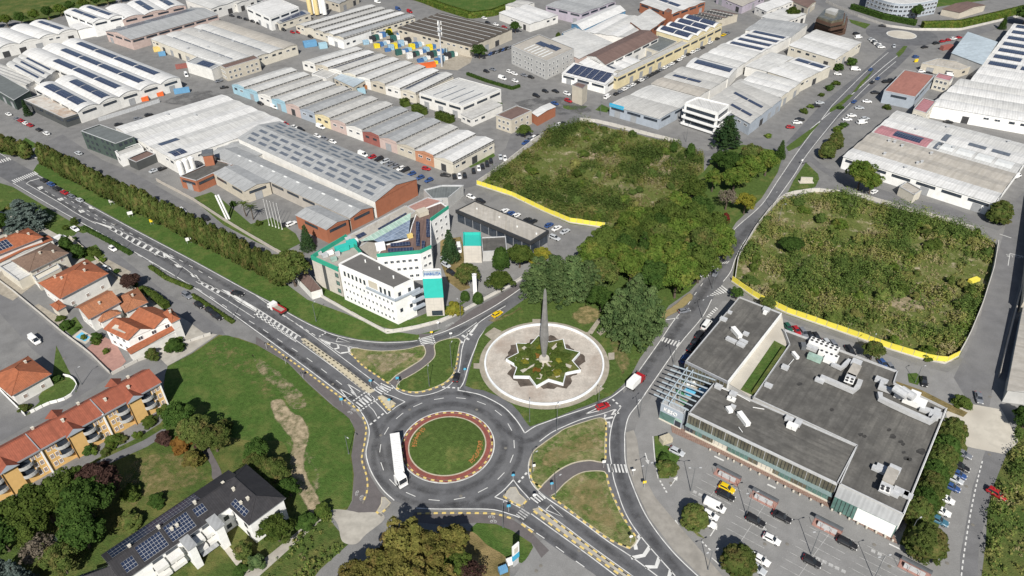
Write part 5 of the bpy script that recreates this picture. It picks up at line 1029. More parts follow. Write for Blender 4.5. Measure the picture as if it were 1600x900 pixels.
# ---------------------------------------------------------------- red roofed houses on the left
hip('house with terracotta roof and blue solar array at the left edge', (-25,408), (68,371), (-48,392), 5.5, 2.2, roof='tile', wall='wall_white', chim=((.55, .55), (.75, .6), (.85, .3)), solar=((.3, .52, .1, .44, 4, 3),))
hall('low terracotta lean-to wing in front of the solar-roofed house', (-8,414), (82,375), (-14,407), 3.2, 1, 'gable', .8, 'tile', 'wall_white', cat='house', name='house_wing', feat=None)
hip('house with weathered grey-brown roof', (46,426), (108,396), (18,408), 6, 2.2, roof='tile_brown', wall='wall_cream', chim=((.5, .4), (.75, .25)))
hall('white low extension below the grey-brown roofed house', (30,440), (50,430), (0,418), 3.5, 1, 'flat', 0, 'roof_white', 'wall_cream', cat='house', name='house_wing', feat=None)
hall('cream side wing between two hipped roof houses', (58,440), (96,420), (52,433), 4, 1, 'flat', 0, 'wall_cream', 'wall_cream', cat='house', name='house_wing', feat='office')
hip('large house with broad terracotta hipped roof beside the service street', (94,468), (170,428), (60,443), 5.5, 2.6, roof='tile', wall='wall_white', chim=((.3, .5), (.7, .35), (.85, .7), (.25, .7)))
hip('house with mottled orange tile gable roof by the swimming pool', (139,500), (190,472), (117,481), 5.5, 2.0, hipf=0, roof='tile_old', wall='wall_white', chim=((.5, .3),))
hip('small red tiled outbuilding roof next to the hipped house', (90,487), (104,479), (78,477), 3, .5, .3, roof='tile', wall='wall_cream', feat=False)
hip('low orange tiled wing right of the gabled pool house', (196,490), (232,473), (180,466), 4, 1.4, roof='tile_old', wall='wall_white', chim=((.6, .5),), feat=False)
hip('orange tiled lower wing in front of the gabled pool house', (158,505), (190,490), (148,497), 3.2, 1.2, .4, roof='tile_old', wall='wall_white', feat=False)
hall('big white house with terracotta gable roof and roof terrace', (200,531), (276,497), (165,514), 6, 2, 'gable', 2.2, 'tile', 'wall_bright', cat='house', name='house', feat='office', over=.5, key='H5')
sheet(HALLS['H5'][0], S('180,507 203,513 195,521 174,513'), (7.6, 7.2, 7.0, 7.0), 'concrete_pale', 'roof_terrace')
hall('long terracotta porch roof along the big white house', (205,553), (283,514), (199,546), 3.2, 1, 'shed', 1.0, 'tile', 'wall_white', cat='house', name='porch', feat=None)
hip('terracotta tower roof on the big white house', (268,506), (282,499), (255,490), 7, 1.4, .3, roof='tile', wall='wall_white', feat=False, chim=((.5, .5),))
hip('house with terracotta hipped roof beside the curved garden', (18,620), (81,585), (-18,590), 4.2, 2.4, roof='tile', wall='wall_white', chim=((.8, .7),))
struct('swimming_pool', S('118,527 128,519 141,527 133,534'), .1, 'pool_blue'); struct('patio', S('135,545 160,525 180,535 197,565 180,583 150,560'), .08, 'paving_pink'); struct('pool_deck', S('112,527 127,515 147,527 134,538'), .07, 'concrete_pale')
struct('garden_lawn', S('40,650 62,628 92,612 118,592 124,600 110,615 80,628 50,645'), .07, 'grass'); struct('garden_lawn', S('88,540 118,600 120,612 95,622 62,628 60,620 82,590'), .06, 'grass'); struct('garden_lawn', S('120,395 150,382 165,400 140,410'), .07, 'grass'); struct('garden_lawn', S('190,462 215,470 260,505 250,512 222,490'), .07, 'grass'); struct('garden_lawn', S('95,510 118,495 130,512 112,525'), .07, 'grass_lush')
# ---------------------------------------------------------------- orange apartment row
AP = hip('long amber apartment row with red tile roof and curved balconies', (-49,765), (253,598), (-76,738), 8.6, 2.6, .5, 0, 'tile_red', 'wall_amber', feat=False, name='apartment_row', cat='apartments', chim=((.38, .75), (.62, .8), (.9, .8), (.72, .3), (.5, .35), (.85, .3)))
a, b_, d_ = G(-49, 765, 8.6), G(253, 598, 8.6), G(-76, 738, 8.6); ua = (b_-a).normalized(); ud = (d_-a).normalized(); P0 = Vector((a.x, a.y, 0))+ua*.5+ud*.5; P1 = Vector((b_.x, b_.y, 0))-ua*.5+ud*.5; LN = (P1-P0).length
def curved_balcony(t, z):
    d = (P1-P0).normalized(); n = Vector((d.y, -d.x, 0)); c = P0+(P1-P0)*t; c.z = z
    prof_ = [c+d*(1.9*math.cos(u))+n*(1.35*math.sin(u)) for u in np.linspace(0, math.pi, 9)]
    m = MB(c); m.prism([(v.x, v.y) for v in prof_], z-.15, z); m.build('balcony_slab', 'wall_grey', AP)
    m = MB(c); m.wall_ribbon([Vector((v.x, v.y, 0)) for v in prof_], .1, z, z+.95); m.build('balcony_rail', 'wall_grey', AP)
    put(AP, P0, P1, t, z+.02, 2.6, 2.2, 'd', 'balcony_door')
for k in range(3):
    t0 = k/3; un = 1/3
    wallbox(AP, P0, P1, t0-.004, t0+.004, 0, 8.9, 0, .5, 'wall_bright', 'party_fin')
    for f in (.1, .18, .86, .94):
        for z in (1.0, 3.7, 6.4): put(AP, P0, P1, t0+un*f, z, .95, 1.5, 's')
    for f in (.31, .73):
        for z in (3.0, 5.9): curved_balcony(t0+un*f, z)
    wallbox(AP, P0, P1, t0+un*.41, t0+un*.63, 0, 8.5, 0, .7, 'wall_amber', 'projecting_bay')
    wallbox(AP, P0, P1, t0+un*.4, t0+un*.405, 0, 8.4, 0, 1.0, 'wall_amber_dark', 'bay_fin')
    # pediment roof over the bay, running back into the main roof, plus its twin on the street side
    for sgn, v0 in ((1, -1.5), (-1, None)):
        d = (P1-P0).normalized(); n = Vector((d.y, -d.x, 0)); W_ = LN*un*.3; base = P0 if sgn == 1 else P0+ud*((d_-a).length-1.0)
        c = base+(P1-P0)*(t0+un*.52)+n*sgn*1.7+Vector((0, 0, 8.7)); r = c+Vector((0, 0, 1.7)); bk = c-n*sgn*5.5+Vector((0, 0, 1.9))
        m = MB(c); m.face([c-d*W_/2, r, bk] if sgn < 0 else [r, c-d*W_/2, bk], 0); m.face([c+d*W_/2, r, bk] if sgn > 0 else [r, c+d*W_/2, bk], 0); m.build('pediment_roof', 'tile_red', AP)
        m = MB(c); m.face([c-d*W_/2, c+d*W_/2, r]); m.build('pediment', 'wall_greyblue', AP)
    for v in (.004,):
        A_ = a+(b_-a)*(t0)+Vector((0, 0, .35)); m = MB(A_); D_ = (d_-a); m.obox(A_+D_*.25+Vector((0, 0, 1.35)), D_*.27+Vector((0, 0, 1.3)), ua*.12, (0, 0, .12)); m.build('roof_joint', 'trim_grey', AP)
wallbox(AP, P0, P1, 0, 1, 8.35, 8.7, .3, .7, 'trim_grey', 'gutter'); wallbox(AP, P0, P1, .995, 1.003, 0, 8.7, 0, .3, 'wall_bright', 'party_fin')
# ---------------------------------------------------------------- slate apartment with solar roofs
SA = hip('white apartment wing with slate roof covered in solar panels', (190,912), (392,770), (158,868), 7.5, 2.1, .5, 0, 'tile_slate', 'wall_bright', name='apartment_block', cat='apartments', style='d', solar=((.06, .14, .1, .34, 4, 3), (.18, .36, .08, .44, 8, 5), (.39, .57, .08, .46, 8, 5), (.61, .69, .22, .42, 4, 2), (.04, .7, .56, .94, 26, 3)), chim=((.16, .52), (.37, .5), (.65, .5), (.43, .3), (.47, .3)))
SB = hip('white apartment end block with slate hipped roof', (389,822), (447,779), (328,765), 7.5, 2.6, .5, .75, 'tile_slate', 'wall_bright', name='apartment_block', cat='apartments', style='d', solar=((.06, .2, .15, .5, 2, 5), (.04, .2, .7, .9, 3, 4)), chim=((.35, .3), (.2, .35), (.3, .62), (.25, .85)))
hip('low slate roofed end of the solar apartment wing at the bottom edge', (120,935), (200,905), (110,905), 6.5, 2.4, .4, .5, 'tile_slate', 'wall_bright', name='apartment_block', cat='apartments', feat=False, solar=((.05, .95, .55, .9, 12, 2),))
a, b_, d_ = G(190, 912, 7.5), G(336, 810, 7.5), G(158, 868, 7.5); P0, P1 = Vector((a.x, a.y, 0)), Vector((b_.x, b_.y, 0)); d = (P1-P0).normalized(); n = Vector((d.y, -d.x, 0)); L_ = (P1-P0).length
for t, wd, z1, m_ in ((.66, 1.6, 7.6, 'wall_bright'), (.97, 1.8, 7.8, 'wall_bright')):
    wallbox(SA, P0, P1, t-wd/L_/2, t+wd/L_/2, 0, z1, -.5, 3.2, m_, 'stair_tower'); c = P0+d*(t*L_)+n*1.4; m = MB(c); m.obox((c.x, c.y, z1+.15), d*(wd/2+.3), n*2.2, (0, 0, .15)); m.build('stair_roof', 'roof_grey', SA)
for t0, t1 in ((.3, .42), (.44, .58), (.72, .82), (.84, .93)):
    for z in (2.6, 5.2): wallbox(SA, P0, P1, t0, t1, z, z+1.0, -.3, 1.9, 'wall_white', 'balcony'); wallbox(SA, P0, P1, t0+.01, t1-.01, z+.2, z+2.2, -.45, -.3, 'glass', 'balcony_window')
sheet(SA, S('309,860 334,842 343,852 318,870'), (2.6, 2.6, 2.2, 2.2), 'roof_grey', 'porch_roof')
struct('garden_path', S('343,850 350,845 386,885 392,893 380,898'), .07, 'concrete_pale'); struct('garden_path', S('380,900 460,835 500,800 510,806 470,842 400,905'), .07, 'concrete'); struct('park_path', S('306,690 320,690 335,715 346,738 344,750 332,748 330,728 318,708'), .06, 'asphalt_path', sm=True); struct('park_path', S('150,722 185,706 225,688 258,668 262,678 230,698 190,716 160,730'), .06, 'asphalt_street')
# ---------------------------------------------------------------- monument and fountain
FT = empty('fountain', FC, 'round dry fountain basin with white rim and stained floor', 'fountain')
M('basin', (.47, .43, .38), .9, .16, .35, stain=(.3, .235, .19), ssc=.09, samt=.75, fine=2); M('basin_dark', (.085, .068, .055), .8, .3, .5); M('rim_white', (.72, .75, .77), .7, .1, .5, stain=(.58, .58, .57))
ring('basin_floor', FC, 0, FR-.3, .14, 'basin', FT)
m = MB(FC); rr_ = [FC+Vector((math.cos(a), math.sin(a), 0))*(11.4+.9*math.sin(a*5+1)+.6*math.sin(a*11)+.4*math.sin(a*23+2)) for a in np.linspace(0, 2*math.pi, 70)[:-1]]; m.tri_poly([v+Vector((0, 0, .16)) for v in rr_]); m.build('puddle_stain', 'basin_dark', FT)
m = MB(FC); m.wall_ribbon(arc(FC, FR-.1, 0, 360, 72), .5, 0, .7); m.build('rim', 'rim_white', FT)
star = []
for k in range(9):
    for dd, r in ((0, 11.6), (20, 8.6)):
        a = math.radians(-143.7+40*k+dd); star.append(FC+Vector((math.cos(a)*r, math.sin(a)*r, 0)))
m = MB(FC); m.prism(star, .1, 1.15); m.build('star_planter', 'rim_white', FT); m = MB(FC); m.tri_poly([v+Vector((0, 0, 1.18)) for v in offset_in(star, .32)]); m.build('planting', 'grass_park', FT)
for k in range(9):
    a = math.radians(-143.7+40*k); u = Vector((math.cos(a), math.sin(a), 0)); v = Vector((-u.y, u.x, 0)); m = MB(FC)
    pts = [FC+u*1.5+v*.3, FC+u*6+v*(.35+.5*(k % 2)), FC+u*8.6+v*.7, FC+u*8.6-v*.7, FC+u*6-v*(.35-.3*(k % 2)), FC+u*1.5-v*.3]
    if k not in (4, 6): m.tri_poly([p+Vector((0, 0, 1.26)) for p in pts]); m.build('planter_path', 'concrete_pale', FT)
m = MB(FC); m.tube([FC+Vector((0, 0, 1.4)), FC+Vector((0, 0, 2.1))], [1.7, 1.5], 16); m.build('plinth', 'concrete_pale', FT)
M('monument', (.22, .215, .21), .75, .14, .8, stain=(.13, .125, .12), ssc=.25, streak=(.15, .145, .14))
mc = FC+Vector((0, .5, 0)); m = MB(mc); prf = [(2.0, .5), (3.5, .6), (6, .85), (8.5, 1.05), (10.5, 1.08), (13, .95), (16, .78), (19, .63), (22, .5), (25, .4), (26.6, .3), (27.4, .08)]
for (z0, r0), (z1, r1) in zip(prf, prf[1:]):
    for k in range(12):
        q = []
        for zz, rr2, kk in ((z0, r0, k), (z0, r0, k+1), (z1, r1, k+1), (z1, r1, k)):
            a = kk*math.pi/6; fl = 1.0+.16*(1 if kk % 3 == 0 else -.5); q.append(mc+Vector((math.cos(a)*rr2*fl, math.sin(a)*rr2*fl, zz)))
        m.face(q)
m.build('monument', 'monument', None, label='tall grey concrete spindle monument rising from the fountain', category='monument')

block(None, S('1221,491 1226,514 1230,541 1177,623 1139,600'), 5.2, 'wall_grey', 'concrete_pale', None, parent=ST, par=.02)
sheet(ST, S('1210,532 1229,542 1196,592 1179,619 1157,609'), (5.3,)*5, 'grass_lush', 'deck_lawn'); P_ = [G(x, y, 5.3) for x, y in S('1225,546 1198,586 1178,616')]; m = MB(P_[0]); m.wall_ribbon(P_, 1.3, 5.3, 6.2); m.build('deck_hedge', 'grass_park', ST)
for s_ in ('-60,400 0,395 40,405 60,440 20,470 -60,430', '60,475 100,500 118,520 90,512 50,480', '150,395 205,425 190,440 150,420'): struct('courtyard', S(s_), .055, 'paving_tan')

M('roof_puddle', (.05, .048, .045), .5, .3, .8); rp = random.Random(3)
for x, y, r in ((1345,679,5), (1351,682,4), (1389,672,4), (1395,682,6), (1408,690,5), (1411,694,4), (1412,707,4), (1416,716,6), (1421,718,5), (1440,705,9), (1300,640,4), (1250,600,5)):
    q = [(x+math.cos(a)*r*rp.uniform(.6, 1.1), y+math.sin(a)*r*.7*rp.uniform(.6, 1.1)) for a in np.linspace(0, 2*math.pi, 10)[:-1]]; P_ = [G(a, b, 6.075) for a, b in q]; m = MB(P_[0]); m.tri_poly(P_); m.build('puddle_stain', 'roof_puddle', ST)
# ================================================================== vegetation
leaf_mat('leaf_green', ((.055, .09, .02), (.11, .145, .034))); leaf_mat('leaf_dark', ((.039, .078, .019), (.078, .132, .031))); leaf_mat('leaf_hedge', ((.065, .100, .026), (.125, .153, .043), (.188, .153, .061))); leaf_mat('leaf_wood', ((.070, .123, .022), (.144, .206, .041), (.206, .206, .052)))
leaf_mat('leaf_cedar', ((.062, .106, .040), (.144, .200, .077))); leaf_mat('leaf_spruce', ((.029, .062, .026), (.055, .091, .034))); leaf_mat('leaf_blue', ((.078, .111, .098), (.156, .195, .176))); leaf_mat('leaf_yellow', ((.156, .176, .029), (.286, .247, .039))); leaf_mat('leaf_gold', ((.115, .124, .032), (.230, .203, .061), (.203, .142, .054)))
leaf_mat('leaf_autumn', ((.182, .091, .026), (.260, .143, .039))); leaf_mat('leaf_purple', ((.058, .033, .029), (.111, .065, .052))); leaf_mat('leaf_grey', ((.169, .143, .111), (.260, .221, .169))); leaf_mat('leaf_red', ((.130, .026, .023), (.208, .046, .033)))
leaf_mat('scrub_green', ((.11, .165, .04), (.165, .21, .055), (.2, .2, .07))); leaf_mat('scrub_olive', ((.18, .19, .055), (.24, .23, .085))); leaf_mat('scrub_dark', ((.07, .115, .03), (.11, .155, .042))); leaf_mat('scrub_straw', ((.26, .23, .11), (.33, .285, .16)))
M('bark', (.09, .07, .055), .95, .2, 2)
def quads_mesh(name, C, N, Sz, mats, mi=None, asp=1.0, core=None):
    """leaf cloud: centres, normals, sizes"""
    n = len(C); N = N/np.maximum(np.linalg.norm(N, axis=1, keepdims=True), 1e-6)
    r = RNG.normal(size=(n, 3)); U = np.cross(N, r); U /= np.maximum(np.linalg.norm(U, axis=1, keepdims=True), 1e-6); V = np.cross(N, U)
    U = U*Sz[:, None]*.5; V = V*Sz[:, None]*.5*asp
    bend = N*Sz[:, None]*.12
    verts = np.stack([C-U-V*.6-bend, C+U*.7-V-bend*.3, C+U+V*.6+bend*.2, C-U*.6+V-bend], 1).reshape(-1, 3)
    faces = np.arange(n*4).reshape(n, 4)
    nv, nf = len(verts), n; mis = np.zeros(n, np.int32) if mi is None else mi.astype(np.int32)
    loops = faces.ravel()
    if core is not None:
        cv, cf = core; loops = np.concatenate([loops, (cf+nv).ravel()]); verts = np.concatenate([verts, cv]); mis = np.concatenate([mis, np.zeros(len(cf), np.int32)]); nf += len(cf); nv = len(verts)
    me = bpy.data.meshes.new(name); me.vertices.add(nv); me.vertices.foreach_set('co', verts.astype(np.float32).ravel())
    me.loops.add(len(loops)); me.loops.foreach_set('vertex_index', loops.astype(np.int32))
    me.polygons.add(nf); me.polygons.foreach_set('loop_start', (np.arange(nf)*4).astype(np.int32)); me.polygons.foreach_set('loop_total', np.full(nf, 4, np.int32))
    for m in mats: me.materials.append(MATS[m])
    me.polygons.foreach_set('material_index', mis); me.update(calc_edges=True); return me
def ell_core(cz, rx, rz, k=.62, lump=.18):
    nu, nv_ = 12, 7; vs = []
    for j in range(nv_+1):
        for i in range(nu):
            t, f = 2*math.pi*i/nu, math.pi*j/nv_; q = k*(1+lump*math.sin(3*t+j)*math.sin(f))
            vs.append((math.cos(t)*math.sin(f)*rx*q, math.sin(t)*math.sin(f)*rx*q, cz+math.cos(f)*rz*q))
    fs = [(j*nu+i, (j+1)*nu+i, (j+1)*nu+(i+1) % nu, j*nu+(i+1) % nu) for j in range(nv_) for i in range(nu)]
    return np.array(vs), np.array(fs)
def rnd_sphere(n):
    v = RNG.normal(size=(n, 3)); return v/np.linalg.norm(v, axis=1, keepdims=True)
def clumps(cs, rs, per, size, flat=1.0, upb=.25):
    C, N, Sz = [], [], []
    for c, r in zip(cs, rs):
        d = rnd_sphere(per); d[:, 2] = np.where(d[:, 2] < -.35, -d[:, 2], d[:, 2]); rad = r*(.7+.38*RNG.random((per, 1)))
        p = c+d*rad*np.array([1, 1, flat]); C.append(p); N.append(d+RNG.normal(size=(per, 3))*.55+np.array([0, 0, upb])); Sz.append(size*(.6+.8*RNG.random(per)))
    return np.concatenate(C), np.concatenate(N), np.concatenate(Sz)
def trunk_mesh(h, r, top, spread, nl=5, seed=0):
    rr = random.Random(seed); b = MB(); b.tube([(0, 0, 0), (.05*h*rr.uniform(-1, 1), .05*h*rr.uniform(-1, 1), h*.5), (0, 0, h)], [r*1.25, r*.85, r*.45], 7)
    for k in range(nl):
        a = 2*math.pi*k/nl+rr.uniform(-.4, .4); z = h*rr.uniform(.55, .95)
        b.tube([(0, 0, z), (math.cos(a)*spread*.45, math.sin(a)*spread*.45, z+(top-z)*.45), (math.cos(a)*spread*.75, math.sin(a)*spread*.75, z+(top-z)*.75)], [r*.45, r*.3, r*.12], 5)
    return b.mesh('trunk', 'bark')
TREES = {}
def tree_kind(kind, var):
    """unit meshes, 10 m tall and 8 m wide (crown, trunk)"""
    k = (kind, var)
    if k in TREES: return TREES[k]
    if kind in ('broad', 'loose'):
        n = 58 if kind == 'broad' else 46; d = rnd_sphere(n); d[:, 2] = np.abs(d[:, 2])*1.25-.42; rad = RNG.uniform(.55, 1.06, (n, 1))
        cs = d*rad*np.array([3.3, 3.3, 3.3])*(1+RNG.normal(0, .06, (n, 1)))+np.array([0, 0, 5.9]); rs = RNG.uniform(.6, 1.4, n)*(1 if kind == 'broad' else .8)
        C, N, Sz = clumps(cs, rs, 170 if kind == 'broad' else 150, .34 if kind == 'broad' else .31); me = (C, N, Sz, ell_core(5.7, 3.3, 3.3, .7 if kind == 'broad' else .5)); tr = trunk_mesh(4.2, .26, 8, 3, 6, var)
    elif kind == 'egg':
        n = 150; f = RNG.random(n); z = .9+8.7*f; R_ = 3.6*np.minimum(1, (f/.14+.1)**.5)*(1-f**3.2)**.55; a = RNG.random(n)*6.283
        cs = np.stack([np.cos(a)*R_*.9, np.sin(a)*R_*.9, z], 1); rs = RNG.uniform(.35, .68, n); C, N, Sz = clumps(cs, rs, 70, .27); me = (C, N, Sz, ell_core(4.8, 3.6, 4.8, .88, .05)); tr = trunk_mesh(3, .2, 8, 1.5, 3, var)
    elif kind == 'cedar':
        cs, rs = [], []
        for lv in range(9):
            z = 1.6+lv*.93; R_ = 4.1*(1-((lv+.2)/9.6)**1.5); nb = max(3, int(11-lv))
            for j in range(nb):
                a = 2*math.pi*j/nb+lv*.7+RNG.normal(0, .15)
                for q in (.45, .72, .98):
                    if RNG.random() < .92: cs.append((math.cos(a)*R_*q*RNG.uniform(.85, 1.12), math.sin(a)*R_*q*RNG.uniform(.85, 1.12), z-.25*q+RNG.normal(0, .18))); rs.append(RNG.uniform(.55, .95))
        C, N, Sz = clumps(np.array(cs), np.array(rs), 60, .26, .42, .9); me = (C, N, Sz, ell_core(4.6, 2.0, 4.4, .8)); tr = trunk_mesh(8.5, .4, 9.5, 1, 6, var)
    elif kind == 'spruce':
        cs, rs = [], []
        for lv in range(14):
            z = .7+lv*.66; R_ = 3.0*(1-lv/14.6)+.1; nb = max(3, int(13-lv*.8))
            for j in range(nb): a = 2*math.pi*j/nb+lv*.9; q = RNG.uniform(.75, 1.0); cs.append((math.cos(a)*R_*q, math.sin(a)*R_*q, z+RNG.normal(0, .12))); rs.append(.35+.45*R_/3)
        C, N, Sz = clumps(np.array(cs), np.array(rs), 50, .26, .7, .5); me = (C, N, Sz, ell_core(4.2, 2.0, 4.0, .75)); tr = trunk_mesh(9, .22, 9.5, .5, 2, var)
    elif kind == 'shrub':
        n = 26; d = rnd_sphere(n); d[:, 2] = np.abs(d[:, 2]); cs = d*RNG.uniform(.55, 1, (n, 1))*np.array([3.2, 3.2, 7.5])+np.array([0, 0, 1.0]); rs = RNG.uniform(.9, 1.5, n)
        C, N, Sz = clumps(cs, rs, 130, .5); me = (C, N, Sz, ell_core(4.0, 3.2, 4.5, .72)); tr = trunk_mesh(2.5, .2, 6, 2, 4, var)
    elif kind == 'bare':
        n = 40; d = rnd_sphere(n); d[:, 2] = np.abs(d[:, 2])*1.3-.4; cs = d*RNG.uniform(.5, 1, (n, 1))*3.2+np.array([0, 0, 6]); C, N, Sz = clumps(cs, RNG.uniform(.7, 1.2, n), 34, .32); me = (C, N, Sz, None); tr = trunk_mesh(5, .28, 9, 3.2, 9, var)
    elif kind == 'palm':
        C, N, Sz = [], [], []
        for j in range(16):
            a = 2*math.pi*j/16+RNG.normal(0, .1); el = RNG.uniform(-.2, .9)
            for q in np.linspace(.3, 3.6, 12): C.append((math.cos(a)*q, math.sin(a)*q, 8.2+math.sin(el)*q-.16*q*q)); N.append((-math.cos(a)*.3, -math.sin(a)*.3, 1)); Sz.append(.75-.1*q)
        me = (np.array(C), np.array(N), np.array(Sz), None); tr = trunk_mesh(8.2, .3, 8.4, .1, 0, var)
    TREES[k] = (me, tr); return TREES[k]
CROWN = {}; TCOUNT = {}
DIST = {'broad': 'round-crowned tree', 'loose': 'loose-crowned tree', 'egg': 'dense egg-shaped tree', 'cedar': 'tiered cedar', 'spruce': 'dark conical spruce', 'shrub': 'bushy shrub', 'bare': 'thin-leaved tree', 'palm': 'palm tree'}
NAMES = {'broad': 'broadleaf_tree', 'loose': 'broadleaf_tree', 'egg': 'hedge_tree', 'cedar': 'cedar_tree', 'spruce': 'spruce_tree', 'shrub': 'shrub', 'bare': 'bare_tree', 'palm': 'palm_tree'}
def tree(kind, px, h, wd, mat, label, group=None, var=None, world=None):
    v = (len(CROWN)*7+int(px[0]*3+px[1])) % (4 if kind in ('broad', 'egg', 'shrub') else 2) if var is None else var
    me, tr = tree_kind(kind, v); ck = (kind, v)
    if ck not in CROWN: C, N, Sz, core = me; CROWN[ck] = quads_mesh('crown', C, N, Sz, [mat], core=core)
    c = world if world is not None else G(*px)
    nm = NAMES[kind]; E_ = empty(nm, c, label, 'shrub' if kind == 'shrub' else 'tree', group); sc = (wd/8, wd/8, h/10); rz = random.uniform(0, 6.28)
    for n_, m_ in (('crown', CROWN[ck]), ('trunk', tr)):
        o = inst(n_, m_, E_, c, rz, sc, mat0=mat if n_ == 'crown' else None)
    return E_
def line_trees(px, n, kind, h, wd, mats, where, group, jit=.4):
    P = GP(px); L = sum((b-a).length for a, b in zip(P, P[1:])); i = 0
    for p, d in resample(P, L/(n-1)*.999):
        if i >= n: break
        j = Vector((random.uniform(-jit, jit), random.uniform(-jit, jit), 0)); s_ = random.uniform(.96, 1.04)
        tree(kind, (i*13, i*7), h*s_*random.uniform(.95, 1.06), wd*s_, mats[i % len(mats)], f'{DIST[kind]}, {ORD[i]} from the left in {where}', group, world=Vector((p.x, p.y, 0))+j); i += 1
line_trees(S('76,262 150,302 250,350 350,401 428,441'), 26, 'egg', 13.0, 6.0, ['leaf_hedge'], 'the row between boulevard and parallel street', 'trees in the boulevard row')
line_trees(S('-20,226 0,234 20,241 44,248'), 5, 'egg', 9.5, 7, ['leaf_hedge'], 'the short row at the left edge', 'trees of the left edge row')
line_trees(S('-10,45 30,40 80,30 110,22 150,12 190,4'), 11, 'broad', 9, 8, ['leaf_dark', 'leaf_wood'], 'the belt at the top left corner', 'trees at the top left')
def trees(spec, suffix, group=None):
    for i, t in enumerate(spec):
        kind, x, y, h, wd, mat, desc = t; tree(kind, (x, y), h, wd, mat, desc if len(desc.split()) > 3 else f'{desc} {DIST[kind]} {suffix}', group)
trees([('broad', 462, 447, 15, 12.5, 'leaf_hedge', 'big dark round tree at the right end of the boulevard row'), ('egg', 441, 444, 12, 9, 'leaf_hedge', 'wide egg-shaped tree just before the big dark round tree'), ('spruce', 482, 390, 11, 7, 'leaf_spruce', 'green conifer in front of the brick annex'), ('palm', 385, 338, 7, 6, 'leaf_green', 'left palm of the pair on the factory lawn'), ('palm', 396, 343, 7.5, 6, 'leaf_green', 'right palm of the pair on the factory lawn'), ('spruce', 45, 181, 9, 5, 'leaf_spruce', 'dark conifer in front of the rust stained annex'), ('shrub', 405, 352, 2.5, 3, 'leaf_green', 'round clipped bush by the flagpoles'), ('shrub', 365, 322, 3, 3, 'leaf_dark', 'dark bush beside the tall white pylon'),
 ('spruce', 704, 408, 14, 8.5, 'leaf_spruce', 'tall dark spruce right of the clinic'), ('broad', 731, 446, 9, 9, 'leaf_hedge', 'brownish round tree in the clinic yard'), ('broad', 783, 455, 8.5, 9, 'leaf_green', 'green round tree beside the clinic service yard'), ('egg', 783, 420, 9, 7, 'leaf_dark', 'dark upright tree left of the pavilion garden'), ('broad', 812, 418, 9, 10, 'leaf_green', 'bright green tree below the pavilion'), ('shrub', 848, 402, 5, 7, 'leaf_yellow', 'yellow-green shrub at the pavilion corner'), ('shrub', 835, 410, 4, 6, 'leaf_yellow', 'lower yellow shrub between green trees and pavilion'), ('shrub', 711, 490, 5.5, 6.5, 'leaf_yellow', 'round yellow bush beside the teal tower'), ('egg', 727, 470, 4, 3.5, 'leaf_dark', 'small dark upright bush near the clinic wall'), ('egg', 747, 474, 4.5, 4, 'leaf_dark', 'second small dark bush near the clinic wall'), ('shrub', 740, 405, 4, 3.5, 'leaf_green', 'green shrub against the concrete annex')], '')
# cedars round the monument and the wood
trees([('cedar', 842, 464, 17, 12, 'leaf_cedar', 'leftmost pale cedar behind the monument'), ('cedar', 866, 468, 19, 12.5, 'leaf_cedar', 'pale cedar straight behind the monument'), ('cedar', 893, 464, 18, 12.5, 'leaf_cedar', 'pale cedar right behind the monument tip'), ('cedar', 918, 462, 15, 11, 'leaf_cedar', 'smaller pale cedar at the wood edge'), ('cedar', 966, 520, 18, 11, 'leaf_cedar', 'front left cedar by the east road crossing'), ('cedar', 986, 536, 20, 12.5, 'leaf_cedar', 'tallest front cedar by the east road crossing'), ('cedar', 1010, 518, 18, 11, 'leaf_cedar', 'front right cedar beside the east road'), ('cedar', 990, 498, 18, 11, 'leaf_cedar', 'rear cedar of the east road group'), ('broad', 938, 486, 10, 9, 'leaf_dark', 'dark broadleaf tree between the two cedar groups'), ('spruce', 1002, 420, 16, 10, 'leaf_dark', 'dark conifer in the middle of the wood'),
 ('cedar', 1133, 232, 17, 12, 'leaf_spruce', 'tall dark cedar in front of the balcony office'), ('spruce', 1218, 247, 9, 6, 'leaf_dark', 'dark conifer beside the boulevard bend'), ('bare', 1133, 328, 10, 9, 'leaf_grey', 'grey-purple thin-leaved tree north of the wood'), ('shrub', 1131, 350, 6, 4, 'leaf_red', 'dark red shrub north of the wood'), ('loose', 1162, 335, 10, 9, 'leaf_yellow', 'yellow-green tree at the road north of the wood'), ('loose', 1086, 352, 10, 6, 'leaf_yellow', 'yellowing slim tree at the top of the wood'), ('broad', 1080, 318, 12, 11, 'leaf_green', 'bright green round tree beside the first field'), ('broad', 1145, 300, 12, 12, 'leaf_wood', 'olive tree left of the boulevard bend'), ('broad', 1168, 285, 13, 12, 'leaf_wood', 'large olive tree above the boulevard bend'), ('broad', 1195, 275, 12, 11, 'leaf_wood', 'rightmost olive tree above the boulevard bend'), ('broad', 1140, 275, 12, 11, 'leaf_dark', 'dark tree behind the olive group'), ('broad', 1170, 262, 11, 11, 'leaf_hedge', 'brownish tree behind the olive group'), ('loose', 1112, 300, 11, 8, 'leaf_wood', 'thin olive tree between field and grey tree'), ('broad', 1120, 262, 8, 7, 'leaf_dark', 'dark tree at the upper corner of the first field'), ('egg', 1078, 246, 7, 4.5, 'leaf_dark', 'narrow dark tree by the white fence gap'), ('egg', 1052, 238, 5, 4, 'leaf_dark', 'small dark tree left of the white fence gap'), ('loose', 1105, 372, 9, 7, 'leaf_yellow', 'yellow-green tree on the right rim of the wood')], '')
